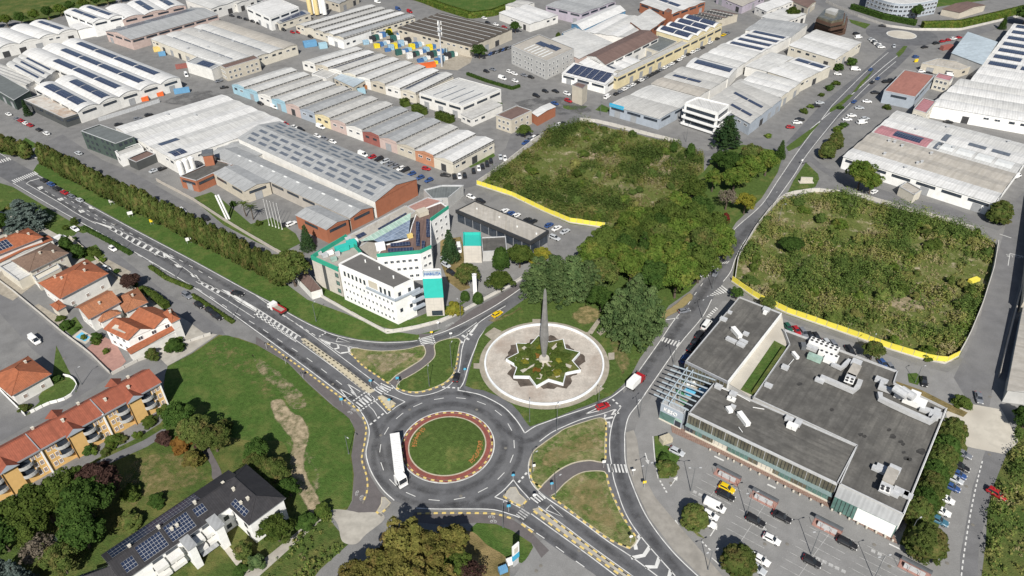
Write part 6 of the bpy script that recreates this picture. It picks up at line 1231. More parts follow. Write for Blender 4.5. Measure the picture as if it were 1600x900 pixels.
def inpoly(P, x, y):
    r = np.zeros(len(x), bool); n = len(P)
    for i in range(n):
        x0, y0, x1, y1 = P[i].x, P[i].y, P[(i+1) % n].x, P[(i+1) % n].y
        c = ((y0 > y) != (y1 > y)) & (x < (x1-x0)*(y-y0)/(y1-y0+1e-12)+x0); r ^= c
    return r
def sample(P, n):
    xs, ys = [p.x for p in P], [p.y for p in P]; x = RNG.uniform(min(xs), max(xs), n*4); y = RNG.uniform(min(ys), max(ys), n*4); k = inpoly(P, x, y); return x[k][:n], y[k][:n]
WP = GP(S('918,432 935,408 985,378 1040,352 1085,345 1115,378 1128,404 1108,434 1082,458 1050,480 1035,470 1000,455 960,450 930,455')); x, y = sample(WP, 400); pts = []
for a, b_ in zip(x, y):
    if all((a-c)**2+(b_-d)**2 > 30 for c, d in pts): pts.append((a, b_))
pts.sort(key=lambda p: p[0])
for i, (a, b_) in enumerate(pts): tree('broad', (i*31, i*17), random.uniform(12, 16), random.uniform(10, 13), ['leaf_wood', 'leaf_hedge', 'leaf_green', 'leaf_wood', 'leaf_dark', 'leaf_wood', 'leaf_green'][i % 7], f'broad crowned wood tree, {ORD[i]} from the left in the wood behind the cedars', 'trees of the wood', world=Vector((a, b_, 0)))
# right side
trees([('broad', 1340, 297, 14, 12, 'leaf_wood', 'left tree of the pair at the many-roofed factory corner'), ('broad', 1358, 303, 10, 9, 'leaf_wood', 'right tree of the pair at the many-roofed factory corner'), ('egg', 1290, 247, 8, 8, 'leaf_hedge', 'left round tree right of the boulevard bend'), ('egg', 1303, 232, 8, 8, 'leaf_hedge', 'right round tree right of the boulevard bend'), ('egg', 1557, 347, 9, 10, 'leaf_hedge', 'dark round tree at the lane corner of the factory'), ('shrub', 1330, 102, 5, 7, 'leaf_dark', 'bush at the four-bay hall corner'), ('shrub', 1310, 110, 5, 6, 'leaf_dark', 'second bush near the four-bay hall corner'), ('broad', 1237, 34, 10, 10, 'leaf_green', 'bright green tree near the dark brown office'), ('broad', 1430, 30, 10, 8, 'leaf_dark', 'dark tree in front of the curved office'), ('spruce', 1565, 46, 9, 6, 'leaf_dark', 'dark conifer at the right end of the far road'), ('broad', 1598, 40, 14, 14, 'leaf_dark', 'big dark tree in the top right corner'), ('broad', 749, 92, 9, 9, 'leaf_dark', 'round tree at the corner of the corrugated hall'), ('shrub', 608, 55, 4, 6, 'leaf_dark', 'dark bush beside the bale yard'), ('broad', 805, 52, 8, 7, 'leaf_dark', 'tree at the right corner of the corrugated hall'), ('broad', 820, 215, 7, 7, 'leaf_green', 'green tree in front of the beige house'), ('shrub', 720, 258, 4, 6, 'leaf_green', 'bush at the end of the front workshop row'), ('egg', 872, 63, 5, 4, 'leaf_green', 'small green tree by the office block'),
 ('egg', 1083, 818, 5.6, 7.4, 'leaf_hedge', 'round dark shrub tree with white cars beside it'), ('egg', 1151, 888, 6.6, 8.8, 'leaf_hedge', 'round dark shrub tree near the bottom of the car park'), ('shrub', 1043, 738, 4, 6.5, 'leaf_hedge', 'bush on the wedge island of the car park'), ('shrub', 1037, 722, 3, 4, 'leaf_dark', 'smaller bush on the wedge island of the car park'), ('broad', 1360, 562, 7, 6.5, 'leaf_hedge', 'tree standing between rear car park and yellow fence'), ('loose', 1197, 487, 6, 6, 'leaf_hedge', 'tree at the yellow fence behind the store corner'), ('loose', 1150, 468, 5, 5, 'leaf_dark', 'shaded tree at the rear left corner of the store'), ('shrub', 1502, 634, 3.6, 6, 'leaf_green', 'shrub beside the dark car at the ramp'), ('broad', 1598, 668, 7, 8, 'leaf_dark', 'tree at the right edge beside the lane')], '')
line_trees(S('1480,690 1466,726 1451,762 1437,796 1430,815'), 10, 'egg', 7.5, 7.8, ['leaf_hedge', 'leaf_hedge', 'leaf_dark'], 'the dense hedge row right of the store', 'trees right of the supermarket')
trees([('egg', 1440, 862, 8, 10, 'leaf_hedge', 'big dark tree at the front right corner of the store')], '')
# lower centre and lower left
trees([('loose', 606, 915, 13, 12, 'leaf_gold', 'golden tree left in the bottom centre group'), ('loose', 640, 880, 14, 12, 'leaf_gold', 'tallest golden tree of the bottom centre group'), ('loose', 676, 893, 12, 11, 'leaf_gold', 'golden tree in the middle of the bottom group'), ('loose', 705, 870, 10, 10, 'leaf_gold', 'right golden tree of the bottom centre group'), ('loose', 650, 945, 13, 12, 'leaf_gold', 'golden tree at the lower edge of the bottom group'), ('loose', 560, 935, 11, 11, 'leaf_gold', 'outer left golden tree at the bottom edge'), ('loose', 690, 945, 11, 11, 'leaf_gold', 'golden tree low in the bottom group right'), ('broad', 715, 905, 8, 8, 'leaf_green', 'small green tree among the golden trees'), ('bare', 738, 915, 8, 8, 'leaf_purple', 'purple-leaved tree at the dry lawn'),
 ('broad', 437, 845, 8, 7.5, 'leaf_green', 'round green tree in front of the slate end block'), ('shrub', 402, 885, 4.5, 4.5, 'leaf_cedar', 'pale green bush by the garden path'), ('shrub', 385, 870, 5, 6, 'leaf_hedge', 'brown-green bush by the slate block wall'), ('shrub', 377, 893, 2, 4, 'leaf_dark', 'low dark clipped bush at the garden path'), ('broad', 405, 742, 7, 8, 'leaf_hedge', 'olive tree right above the slate end block'), ('broad', 430, 752, 7, 8, 'leaf_hedge', 'brownish tree above the slate end block corner'), ('broad', 455, 775, 6, 6, 'leaf_dark', 'dark tree near the dirt track'), ('broad', 408, 722, 8, 7, 'leaf_dark', 'dark tree at the meadow edge'), ('shrub', 480, 820, 4, 6, 'leaf_dark', 'dark shrub at the gravel yard'), ('shrub', 505, 806, 4, 5, 'leaf_green', 'green shrub at the gravel yard'),
 ('broad', 290, 672, 10, 9, 'leaf_dark', 'dark tree at the right end of the amber row'), ('broad', 312, 690, 9, 9, 'leaf_hedge', 'brown-green tree near the amber row end'), ('broad', 340, 705, 9, 9, 'leaf_hedge', 'tree with reddish tinge on the meadow edge'), ('loose', 268, 660, 7, 6, 'leaf_green', 'small tree against the amber row end'), ('shrub', 286, 700, 5, 6, 'leaf_autumn', 'orange autumn shrub beside the park path'), ('shrub', 306, 726, 5.5, 6, 'leaf_gold', 'yellow-brown shrub beside the park path'), ('shrub', 258, 690, 3.5, 5, 'leaf_purple', 'reddish shrub above the park path'), ('shrub', 320, 700, 5, 5, 'leaf_purple', 'dark reddish shrub near the slate roof'), ('shrub', 207, 777, 4.5, 5.5, 'leaf_green', 'round green bush alone on the lawn'), ('shrub', 247, 787, 3, 5, 'leaf_dark', 'low dark bush by the solar roof'), ('shrub', 205, 820, 4, 7, 'leaf_hedge', 'brown-green bush beside the solar roof'), ('shrub', 350, 672, 4, 6, 'leaf_hedge', 'bush on the meadow rim'),
 ('broad', 40, 835, 12, 11, 'leaf_green', 'large green tree at the lower left below the amber row'), ('broad', 85, 815, 13, 12, 'leaf_green', 'second large green tree below the amber row'), ('broad', 118, 795, 13, 12, 'leaf_green', 'third large green tree below the amber row'), ('broad', 150, 815, 14, 13, 'leaf_dark', 'huge dark tree right of the green trees'), ('broad', 165, 780, 12, 11, 'leaf_purple', 'dark purple tree behind the huge dark tree'), ('broad', 15, 860, 12, 11, 'leaf_dark', 'dark tree at the left edge below the amber row'), ('broad', 140, 855, 10, 10, 'leaf_dark', 'dark olive tree left of the solar roof'), ('bare', 75, 880, 9, 9, 'leaf_grey', 'thin grey-green tree near the bottom left'), ('loose', 105, 895, 9, 9, 'leaf_hedge', 'olive tree by the bottom left solar roof'), ('spruce', 12, 915, 13, 9, 'leaf_blue', 'blue-grey conifer at the bottom left corner'), ('spruce', 45, 925, 12, 8, 'leaf_blue', 'second blue-grey conifer at the bottom left corner'), ('loose', 60, 850, 10, 9, 'leaf_green', 'green tree between dark trees at the lower left'), ('loose', 100, 860, 6, 6, 'leaf_blue', 'bluish bush at the bottom left'),
 ('broad', 108, 660, 3.5, 4, 'leaf_green', 'small garden tree by the curved wall'), ('cedar', 46, 356, 13, 15, 'leaf_blue', 'wide blue cedar above the houses'), ('broad', 5, 365, 9, 10, 'leaf_dark', 'dark tree left of the blue cedar'), ('broad', -15, 350, 9, 10, 'leaf_wood', 'olive tree at the left edge near the blue cedar'), ('shrub', 20, 330, 4, 7, 'leaf_hedge', 'brown bush at the left edge verge'), ('egg', 107, 392, 6, 5.5, 'leaf_dark', 'dark round garden tree by the grey-brown roof'), ('egg', 126, 402, 5.5, 5.5, 'leaf_dark', 'second dark round garden tree by the grey-brown roof'), ('broad', 210, 452, 6.5, 7, 'leaf_purple', 'dark red tree beside the service street'), ('shrub', 117, 350, 3, 4, 'leaf_green', 'bush at the start of the service street'), ('shrub', 152, 530, 3, 4, 'leaf_dark', 'bush beside the swimming pool'), ('shrub', 105, 512, 3, 5, 'leaf_dark', 'dark bush above the swimming pool'), ('shrub', 240, 560, 4, 5, 'leaf_hedge', 'brown-green bush below the porch'), ('shrub', 275, 545, 4, 7, 'leaf_dark', 'grey-green bush at the porch corner'), ('shrub', 90, 595, 2.5, 4, 'leaf_dark', 'bush near the hipped roof garden'), ('shrub', 40, 640, 2, 4, 'leaf_hedge', 'small bush by the white drive'), ('shrub', 235, 662, 2.5, 5, 'leaf_green', 'shrub in front of the amber row'), ('shrub', 180, 690, 2.5, 5, 'leaf_green', 'second shrub in front of the amber row'), ('shrub', 140, 706, 3, 4, 'leaf_dark', 'third shrub in front of the amber row')], '')
def hedge(label, px, h, wd, mat='leaf_green'):
    P = GP(px); C, N, Sz = [], [], []
    for a, b_ in zip(P, P[1:]):
        L = (b_-a).length; n = int(L*wd*22+L*h*26); t = RNG.random(n); s_ = RNG.uniform(-1, 1, n); z = RNG.random(n); d = (b_-a)/L; nn = Vector((-d.y, d.x, 0)); top = RNG.random(n) < .5
        s2 = np.where(top, s_, np.sign(s_)); z2 = np.where(top, h*(.92+.12*RNG.random(n)), z*h)
        C.append(np.stack([a.x+(b_.x-a.x)*t+nn.x*s2*wd/2, a.y+(b_.y-a.y)*t+nn.y*s2*wd/2, z2], 1)); N.append(np.stack([nn.x*s2, nn.y*s2, np.where(top, 1.5, .2)], 1)+RNG.normal(size=(n, 3))*.4); Sz.append(.3+.25*RNG.random(n))
    C, N, Sz = np.concatenate(C), np.concatenate(N), np.concatenate(Sz); o_ = P[0]; C = C-np.array([o_.x, o_.y, 0]); E_ = empty('hedge', Vector((o_.x, o_.y, 0)), label, 'hedge')
    o = bpy.data.objects.new('foliage', quads_mesh('foliage', C, N, Sz, [mat])); COL.objects.link(o); o.parent = E_
    m = MB(Vector((o_.x, o_.y, 0))); m.wall_ribbon(P, wd*.8, 0, h*.85); m.build('hedge_core', mat, E_)
hedge('green hedge in front of the beige house', S('715,158 724,163'), 3, 3) ; hedge('tall green hedge left of the white flat hall', S('630,163 636,167'), 3.5, 4); hedge('green hedge block between workshops and white flat hall', S('648,172 664,180'), 3.5, 4); hedge('green hedge block beside the green door', S('684,184 707,192'), 3.5, 4)
hedge('clipped hedge around the office car park', S('730,117 760,128 800,140 812,136'), 1.5, 1.5, 'leaf_dark'); hedge('hedge along the roof terrace by the beige house', S('758,176 782,166'), 2, 3, 'leaf_dark'); hedge('green hedge between service street and boulevard', S('130,357 165,375 205,398'), 1.2, 1.6, 'leaf_dark'); hedge('low hedge strip further down the service street', S('235,418 262,437 300,452'), 1.0, 1.4); hedge('low planting beside the parked dark cars', S('300,462 330,482 365,505'), .8, 1.4); hedge('garden hedge of the house by the service street', S('140,394 154,402'), 2, 3); hedge('garden hedge block of the pool house', S('222,455 245,468 262,482'), 2, 2.4); hedge('tall far hedge along the top right road', S('1440,44 1500,42 1560,28 1600,18'), 4, 4, 'leaf_wood'); hedge('dark far hedge left of the top right road', S('1330,14 1380,30 1430,40'), 3.5, 3, 'leaf_dark'); hedge('bushy rim of the far meadow', S('640,-4 665,4 690,14 735,28 770,24 800,12'), 3.5, 5, 'leaf_wood')
# ---- scrub fields (uncountable weeds)
def scrub(name, px, dens, hmin, hmax, label, mats=('scrub_green', 'scrub_olive', 'scrub_dark', 'scrub_straw'), probs=(.42, .3, .18, .1), per=(16, 28), bare=.45, lsz=.24):
    P = GP(px); ar = abs(sum(P[i].x*P[(i+1) % len(P)].y-P[(i+1) % len(P)].x*P[i].y for i in range(len(P))))/2
    n = int(ar*dens); x, y = sample(P, n); n = len(x)
    ph = RNG.random(8)*6.28; f = sum(np.sin(x*a+ph[i])*np.sin(y*b_+ph[i+4]) for i, (a, b_) in enumerate(((.11, .13), (.23, .19), (.37, .41), (.7, .6))))/2.2
    keep = RNG.random(n) < np.clip(.62+f*1.1+bare-.3, .12, 1); x, y, f = x[keep], y[keep], f[keep]; n = len(x)
    lf = np.sin(x*.07+ph[0])*np.cos(y*.085+ph[1])+.7*np.sin(x*.16+y*.05+ph[2])*np.sin(y*.19-x*.06+ph[3]); k2 = RNG.random(n) < np.clip(.95+lf*.8, .3, 1) if bare < .5 else np.ones(n, bool); x, y, f, lf = x[k2], y[k2], f[k2], lf[k2]; n = len(x)
    hh = (hmin+(hmax-hmin)*RNG.random(n)**1.8)*np.clip(.9+f*.6+lf*.7, .25, 2.3); k = RNG.integers(per[0], per[1], n); mi = RNG.choice(len(mats), n, p=probs); lc = lf*.5+.6*np.sin(x*.21+y*.13+ph[5])*np.sin(y*.24-x*.1+ph[6])+RNG.normal(0, .22, n); mi = np.where(lc > .32, 2, np.where(lc > -.08, 0, np.where(lc > -.55, 1, 3))) if bare < .5 else mi
    g = np.sin(x*.09+1)*np.sin(y*.12+2)+.5*np.sin(x*.3)*np.sin(y*.27); mi = mi
    rep = lambda a: np.repeat(a, k); m = k.sum(); u = RNG.random(m); ang = RNG.random(m)*6.283; rad = (.25+.3*rep(hh))*np.sqrt(RNG.random(m))*(1.15-u*.7)
    C = np.stack([rep(x)+np.cos(ang)*rad, rep(y)+np.sin(ang)*rad, .1+u*rep(hh)], 1); N = np.stack([np.cos(ang)*.7, np.sin(ang)*.7, .5+u*.8], 1)+RNG.normal(size=(m, 3))*.35; Sz = lsz*(.5+.9*RNG.random(m))*np.clip(rep(hh)*.55+.35, .4, 1.2)
    o_ = np.array([P[0].x, P[0].y, 0]); me = quads_mesh(name, C-o_, N, Sz, mats, rep(mi), 1.35); o = bpy.data.objects.new(name, me); COL.objects.link(o); o.location = o_; o['kind'] = 'stuff'; o['label'] = label; o['category'] = 'vegetation'
    return len(me.polygons)
F1 = S('752,290 800,306 850,329 890,346 942,353 985,343 1020,323 1060,299 1097,268 1098,242 1060,225 1010,217 985,208 960,203 920,195 900,193 870,201 840,223 803,252 768,276'); F2 = S('1150,440 1156,404 1184,360 1204,335 1222,316 1270,304 1320,304 1370,322 1430,337 1480,347 1520,362 1551,382 1546,420 1527,480 1507,530 1493,555 1476,562 1440,556 1390,541 1320,516 1232,486 1183,462')
scrub('scrub_weeds', F1, 2.3, .5, 3.4, 'tall weeds and saplings covering the smaller walled field'); scrub('scrub_weeds', F2, 2.4, .5, 3.8, 'tall weeds and saplings covering the larger walled field')
scrub('scrub_bank_weeds', S('400,905 425,880 475,830 508,802 530,832 543,850 500,890 470,930 390,930'), 1.2, .6, 2.0, 'dense weeds on the bank at the bottom', probs=(.5, .15, .3, .05), bare=.5)
scrub('east_bank_scrub', S('1545,770 1562,742 1578,708 1592,662 1680,640 1760,930 1530,930 1542,850'), 1.1, .8, 3.0, 'dense scrub on the bank at the right edge', probs=(.45, .15, .3, .1), bare=.45)

for k in range(44):
    a = 2.399*k; r = 2.6+6.0*((k*7) % 11)/11; c = FC+Vector((math.cos(a)*r, math.sin(a)*r, 1.15)); tree('shrub', (k*3, k), random.uniform(.7, 1.4), random.uniform(1.6, 3.0), 'leaf_autumn' if k in (7, 22) else ('leaf_yellow' if k % 9 == 4 else 'leaf_green'), f'low shrub in the star planter, {ORD[k]} outward from the monument', 'shrubs of the star planter', world=c)
rs_ = random.Random(5)
for i, (s_, n_) in enumerate((('100,360 135,385 180,425 230,462 262,486', 7), ('70,440 110,472 128,492', 4), ('92,498 120,520 160,545 178,560', 6), ('225,548 262,538 300,525', 4), ('150,712 190,695 235,672', 6), ('10,380 60,372 90,380', 3))):
    P_ = GP(S(s_)); L_ = sum((b-a).length for a, b in zip(P_, P_[1:]))
    for j, (pp, dd) in enumerate(resample(P_, L_/n_)[:n_]): tree('shrub', (i*9, j*5), rs_.uniform(1.4, 3), rs_.uniform(2, 3.6), rs_.choice(['leaf_green', 'leaf_dark', 'leaf_hedge', 'leaf_wood']), f'garden shrub, {ORD[j]} from the left ' + ('along the service street gardens', 'beside the hipped roof house', 'along the pool garden wall', 'below the porch of the white house', 'in front of the amber row', 'behind the solar-roofed house')[i], 'garden shrubs', world=Vector((pp.x+rs_.uniform(-1, 1), pp.y+rs_.uniform(-1, 1), 0)))

for fi, (FP, nm_, nb) in enumerate(((F1, 'smaller', 42), (F2, 'larger', 78))):
    x, y = sample(GP(FP), nb*3); kk = sorted(range(nb), key=lambda i: x[i])
    for i, k in enumerate(kk): tree('shrub', (i*5, i*3), rs_.uniform(1.8, 5.0), rs_.uniform(2.5, 6.5), rs_.choice(['scrub_green', 'scrub_dark', 'leaf_green', 'scrub_dark', 'scrub_olive', 'leaf_wood', 'leaf_hedge']), f'wild bush, {ORD[i]} from the left in the {nm_} walled field', f'wild bushes of the {nm_} field', world=Vector((x[k], y[k], 0)))
tree('broad', (1235, 392), 5.5, 9, 'leaf_dark', 'big dark bush at the left of the larger walled field', None)
for s_, d_ in (('905,235 935,232 950,245 930,252 905,246', .5), ('1010,255 1045,240 1060,262 1035,280 1005,275', .45), ('960,290 1000,285 1000,310 965,312', .35), ('1155,420 1180,380 1200,372 1190,400 1170,430', .45), ('1350,400 1400,400 1420,425 1370,425', .4), ('1380,455 1430,445 1480,470 1430,490 1390,480', .45), ('1320,475 1360,480 1350,500 1325,495', .4)): soft('bare_soil', S(s_), ZG+.03, 'soft_dirt', 1.2, d_)
# ================================================================== vehicles
def paint(n, c, r=.35): return M('car_'+n, c, r, .03, .5, spec=.5)
for n_, c_ in dict(white=(.72, .72, .71), silver=(.42, .44, .46), grey=(.16, .17, .19), black=(.018, .018, .02), blue=(.03, .07, .2), red=(.33, .015, .02), yellow=(.62, .43, .01), green=(.02, .09, .06), teal=(.05, .14, .2), brown=(.12, .07, .05)).items(): paint(n_, c_)
M('car_glass', (.02, .024, .03), .08, .1, .5, spec=.7); M('tyre', (.02, .02, .02), .9, .1); M('rim', (.35, .36, .37), .4, .1, metal=.7); M('lamp_front', (.7, .7, .68), .2, .05); M('lamp_rear', (.4, .02, .02), .3, .05); M('trim_black', (.03, .03, .03), .6, .1)
CARS = dict(  # length, width, lower stations (x, half width, low, high), cabin (belt rear, belt front, roof rear, roof front, belt z, roof z)
    hatchback=(4.05, 1.76, [(-2.02, .74, .34, .86), (-1.9, .83, .25, .95), (-1.0, .88, .2, .97), (.4, .88, .2, .95), (1.1, .86, .2, .9), (1.8, .8, .24, .78), (2.02, .66, .34, .64)], (-1.86, .95, -1.55, .15, .93, 1.47)),
    sedan=(4.6, 1.82, [(-2.3, .76, .36, .84), (-2.15, .85, .26, .94), (-1.2, .9, .2, .98), (.4, .9, .2, .95), (1.3, .88, .2, .9), (2.1, .82, .24, .76), (2.3, .66, .36, .62)], (-1.6, 1.0, -1.0, .25, .94, 1.45)),
    estate=(4.6, 1.84, [(-2.3, .78, .36, .9), (-2.15, .87, .26, 1.0), (-1.2, .91, .22, 1.02), (.4, .91, .22, 1.0), (1.3, .89, .22, .95), (2.1, .83, .26, .8), (2.3, .68, .36, .66)], (-2.15, 1.0, -1.95, .2, .98, 1.6)),
    van=(5.3, 2.0, [(-2.65, .9, .35, 1.1), (-2.55, .98, .28, 1.15), (-1.2, 1.0, .24, 1.15), (.6, 1.0, .24, 1.15), (1.6, .98, .24, 1.1), (2.4, .92, .28, .95), (2.65, .78, .36, .75)], (-2.6, 1.9, -2.55, 1.15, 1.12, 2.1)))
CM = {}
def car_meshes(kind):
    if kind in CM: return CM[kind]
    L, W, st, (br, bf, rr, rf, bz, rz) = CARS[kind]; hw = W/2
    def loft(m, mi):
        rings = [[(x, -h*.9, lo), (x, -h, lo+.18), (x, -h, hi-.16), (x, -h*.84, hi), (x, h*.84, hi), (x, h, hi-.16), (x, h, lo+.18), (x, h*.9, lo)] for x, h, lo, hi in st]
        for a, b in zip(rings, rings[1:]):
            for k in range(8): m.face((a[k], b[k], b[(k+1) % 8], a[(k+1) % 8])[::-1], mi)
        m.face(rings[0], mi); m.face(rings[-1][::-1], mi)
    yb, yt = hw*.84, hw*.68
    B = [(br, -yb, bz-.03), (bf, -yb, bz-.08), (bf, yb, bz-.08), (br, yb, bz-.03)]; T = [(rr, -yt, rz), (rf, -yt, rz-.03), (rf, yt, rz-.03), (rr, yt, rz)]
    def shrink(q, k=.1):
        c = sum((Vector(p) for p in q), Vector())/4; return [c+(Vector(p)-c)*(1-k) for p in q]
    faces = dict(side0=(B[0], B[1], T[1], T[0]), front=(B[1], B[2], T[2], T[1]), side1=(B[2], B[3], T[3], T[2]), rear=(B[3], B[0], T[0], T[3]))
    body = MB(); loft(body, 0)
    for q in faces.values(): body.face(q, 0)
    top = [(rr-.02, -yt, rz), (rf, -yt, rz-.03), (rf, yt, rz-.03), (rr-.02, yt, rz)]; cz = rz+.05
    ins = [((rr*.8+rf*.2), -yt*.7, cz), (rf*.85+rr*.15, -yt*.7, cz-.02), (rf*.85+rr*.15, yt*.7, cz-.02), ((rr*.8+rf*.2), yt*.7, cz)]
    for k in range(4): body.face((top[k], top[(k+1) % 4], ins[(k+1) % 4], ins[k]), 0)
    body.face(ins, 0)
    for s_ in (-1, 1): body.obox((bf-.15, s_*(hw+.08), bz+.02), (.08, 0, 0), (0, .1, 0), (0, 0, .07), 0)
    def gl(key, k):
        q = shrink(faces[key], k); c = sum((Vector(p) for p in faces[key]), Vector())/4; n = (Vector(q[1])-Vector(q[0])).cross(Vector(q[3])-Vector(q[0])).normalized()*.015; m = MB(); m.face([Vector(p)+n for p in q]); return m
    parts = {'windscreen': gl('front', .08), 'rear_window': gl('rear', .16), 'side_window': gl('side0', .14), 'side_window2': gl('side1', .14)}
    if kind == 'van':
        for key, y_ in (('side_window', -1), ('side_window2', 1)):
            m = MB(); q = [(.55, y_*(yb+.0)+.0, bz+.12), (1.75, y_*yb, bz+.1), (1.2, y_*(yt+.02), rz-.22), (.55, y_*(yt+.02), rz-.2)]; q = [(a, b+y_*.03, c) for a, b, c in q]; m.face(q if y_ < 0 else q[::-1]); parts[key] = m
    wh = MB(); wh.tube([(0, -.11, 0), (0, .11, 0)], .32, 12, 0); rim = MB(); rim.tube([(0, -.118, 0), (0, .118, 0)], .2, 10, 0)
    hl = MB(); hl.obox((0, 0, 0), (.1, .03, 0), (-.03, .2, 0), (0, 0, .07)); wx = L*.31
    res = dict(body=body.mesh('body', ['car_white'], False), wheel=wh.mesh('wheel', ['tyre']), rim=rim.mesh('rim', ['rim']), head=hl.mesh('headlight', ['lamp_front']), tail=hl.mesh('taillight', ['lamp_rear']), wx=wx, L=L, hw=hw, st=st)
    for k, m in parts.items(): res[k] = m.mesh('glass', ['car_glass'])
    # joined low version for far cars
    j = MB(); loft(j, 0); off = MB()
    for q in faces.values(): j.face(q, 0)
    for k in range(4): j.face((top[k], top[(k+1) % 4], ins[(k+1) % 4], ins[k]), 0)
    j.face(ins, 0)
    for m in parts.values():
        for f in m.f: j.face([m.v[i] for i in f], 1)
    for sx in (-1, 1):
        for sy in (-1, 1): j.tube([(sx*wx, sy*(hw-.2), .32), (sx*wx, sy*(hw+.01), .32)], .32, 8, 2)
    res['far'] = j.mesh('car', ['car_white', 'car_glass', 'tyre']); CM[kind] = res; return res
NM = dict(hatchback='hatchback_car', sedan='sedan_car', estate='estate_car', van='delivery_van')
def car(x, y, d, col, kind, label, group=None, detail=None, z=.04):
    m = car_meshes(kind); c = G(x, y, .75); a, b = G(x, y), G(x+d[0], y+d[1]); rot = math.atan2((b-a).y, (b-a).x); loc = Vector((c.x, c.y, z))
    if detail is None: detail = y > 440
    cat = 'van' if kind == 'van' else 'car'
    if not detail:
        o = inst(NM[kind], m['far'], None, loc, rot, mat0='car_'+col); return tag(o, label, cat, group)
    E_ = empty(NM[kind], loc, label, cat, group); E_.rotation_euler = (0, 0, rot)
    def sub(n_, me, l=(0, 0, 0), r=0, par=None):
        o = bpy.data.objects.new(n_, me); COL.objects.link(o); o.parent = par or E_; o.location = l; o.rotation_euler = (0, 0, r); return o
    o = sub('body', m['body']); o.material_slots[0].link = 'OBJECT'; o.material_slots[0].material = MATS['car_'+col]
    for k in ('windscreen', 'rear_window', 'side_window', 'side_window2'): sub(k.rstrip('2'), m[k])
    for sx in (-1, 1):
        for sy in (-1, 1): w_ = sub('wheel', m['wheel'], (sx*m['wx'], sy*(m['hw']-.1), .32)); sub('rim', m['rim'], (0, 0, 0), 0, w_)
    fx, fh = m['st'][-1][0], m['st'][-1][3]; rx = m['st'][0][0]
    for sy in (-1, 1): sub('headlight', m['head'], (fx-.08, sy*(m['hw']-.32), fh+.0), sy*-.3); sub('taillight', m['tail'], (rx+.04, sy*(m['hw']-.3), .8), math.pi)
    return E_
def park(where, d, spec, group=None, detail=None):
    """spec: list of (x, y, colour, kind); labels count along the line"""
    for i, s_ in enumerate(spec):
        x, y, col = s_[:3]; kind = s_[3] if len(s_) > 3 else ('hatchback', 'sedan', 'estate', 'hatchback')[(i*7+int(x)) % 4]; dd = s_[4] if len(s_) > 4 else d
        lab = f'{col} {kind} {where}' if len(spec) == 1 else f'{col} {kind}, {ORD[i]} from left, {where}'
        car(x, y, dd, col, kind, lab, group or (f'cars {where}' if len(spec) > 1 else None), detail)
def prow(where, d, a, b, n, cols, kinds=('hatchback', 'estate', 'sedan', 'hatchback', 'estate'), detail=None):
    A, B_ = G(*a), G(*b); sp = []
    for i in range(n): q = proj_px(A.lerp(B_, i/(n-1))); sp.append((q[0], q[1], cols[i % len(cols)], kinds[(i*3+i//4) % len(kinds)]))
    park(where, d, sp, detail=detail)
MIX = ['grey', 'white', 'black', 'silver', 'blue', 'white', 'black', 'red', 'silver', 'grey', 'white', 'black']
park('queueing on the boulevard at the left', (-2, -1.1), [(68,281,'black'), (79,287,'blue'), (88,294,'black'), (100,300,'red'), (111,306,'grey'), (124,312,'silver')])
park('driving in the side street at the left', (-2, -.9), [(122,239,'silver')]); park('on the parallel street behind the tree row', (2, 1.3), [(271,325,'black'), (285,328,'white'), (298,343,'black'), (321,340,'black')])
park('along the service street by the houses', (2, 1.3), [(117,357,'white'), (176,388,'white'), (292,461,'grey'), (311,476,'black'), (328,485,'black'), (339,494,'black')]); park('parked beside the hipped roof house', (2, 1.0), [(166,419,'white', 'hatchback')]); park('driving down the boulevard beside the wedge hatching', (2, .4), [(371,458,'black', 'sedan')], detail=True); park('on the residential street', (1.4, 1.2), [(54,531,'white', 'van')]); park('parked as a camper by the blue cedar', (2, -1), [(92,373,'white', 'van')])
park('leaving on the slip road past the clinic', (1.4, -.85), [(777,490,'yellow', 'hatchback')]); park('waiting to enter the roundabout from the slip road', (.5, -2), [(713,589,'black', 'hatchback')]); park('on the exit road below the fountain', (2, -.7), [(942,634,'red', 'hatchback')]); park('turning from the lane beside the cedars', (2, -.4), [(1069,485,'grey', 'hatchback')])
park('under the trees along the east road', (-.9, 1), [(1080,442,'black'), (1097,427,'white'), (1113,413,'white'), (1118,426,'grey', 'sedan', (-.5, 1))], detail=False)
park('in front of the pavilion', (1, -.55), [(736,307,'white', 'hatchback', (2, .8)), (751,313,'black', 'sedan', (2, .8)), (789,329,'white'), (798,333,'blue'), (807,336,'white'), (824,343,'black'), (832,346,'black'), (858,351,'blue'), (867,371,'silver', 'estate', (2, .8)), (870,356,'white'), (883,361,'silver')])
park('in the clinic yard', (2, 1.2), [(695,405,'silver'), (697,413,'silver'), (705,425,'black'), (717,388,'white', 'van', (.1, 1))])
park('along the workshop street', (-1.5, .6), [(567,241,'white', 'van', (2, .8)), (581,245,'red'), (592,248,'black'), (601,252,'silver'), (609,255,'grey'), (617,259,'grey'), (626,263,'white'), (633,265,'black'), (643,271,'blue'), (656,277,'blue'), (666,263,'red', 'hatchback', (2, .4)), (670,281,'blue')])
park('at the end of the workshop rows', (.2, 1), [(696,273,'black', 'sedan', (2, .2)), (710,275,'black'), (718,275,'white'), (726,274,'black'), (740,267,'black'), (748,263,'white'), (754,260,'black'), (761,256,'black'), (767,251,'black'), (782,245,'silver'), (789,247,'white')])
park('in front of the blue workshop gates', (1.6, .6), [(407,161,'black'), (429,167,'white', 'van'), (446,193,'red'), (460,198,'white'), (470,202,'black'), (496,212,'white'), (501,198,'white', 'van'), (507,216,'grey'), (520,221,'white')])
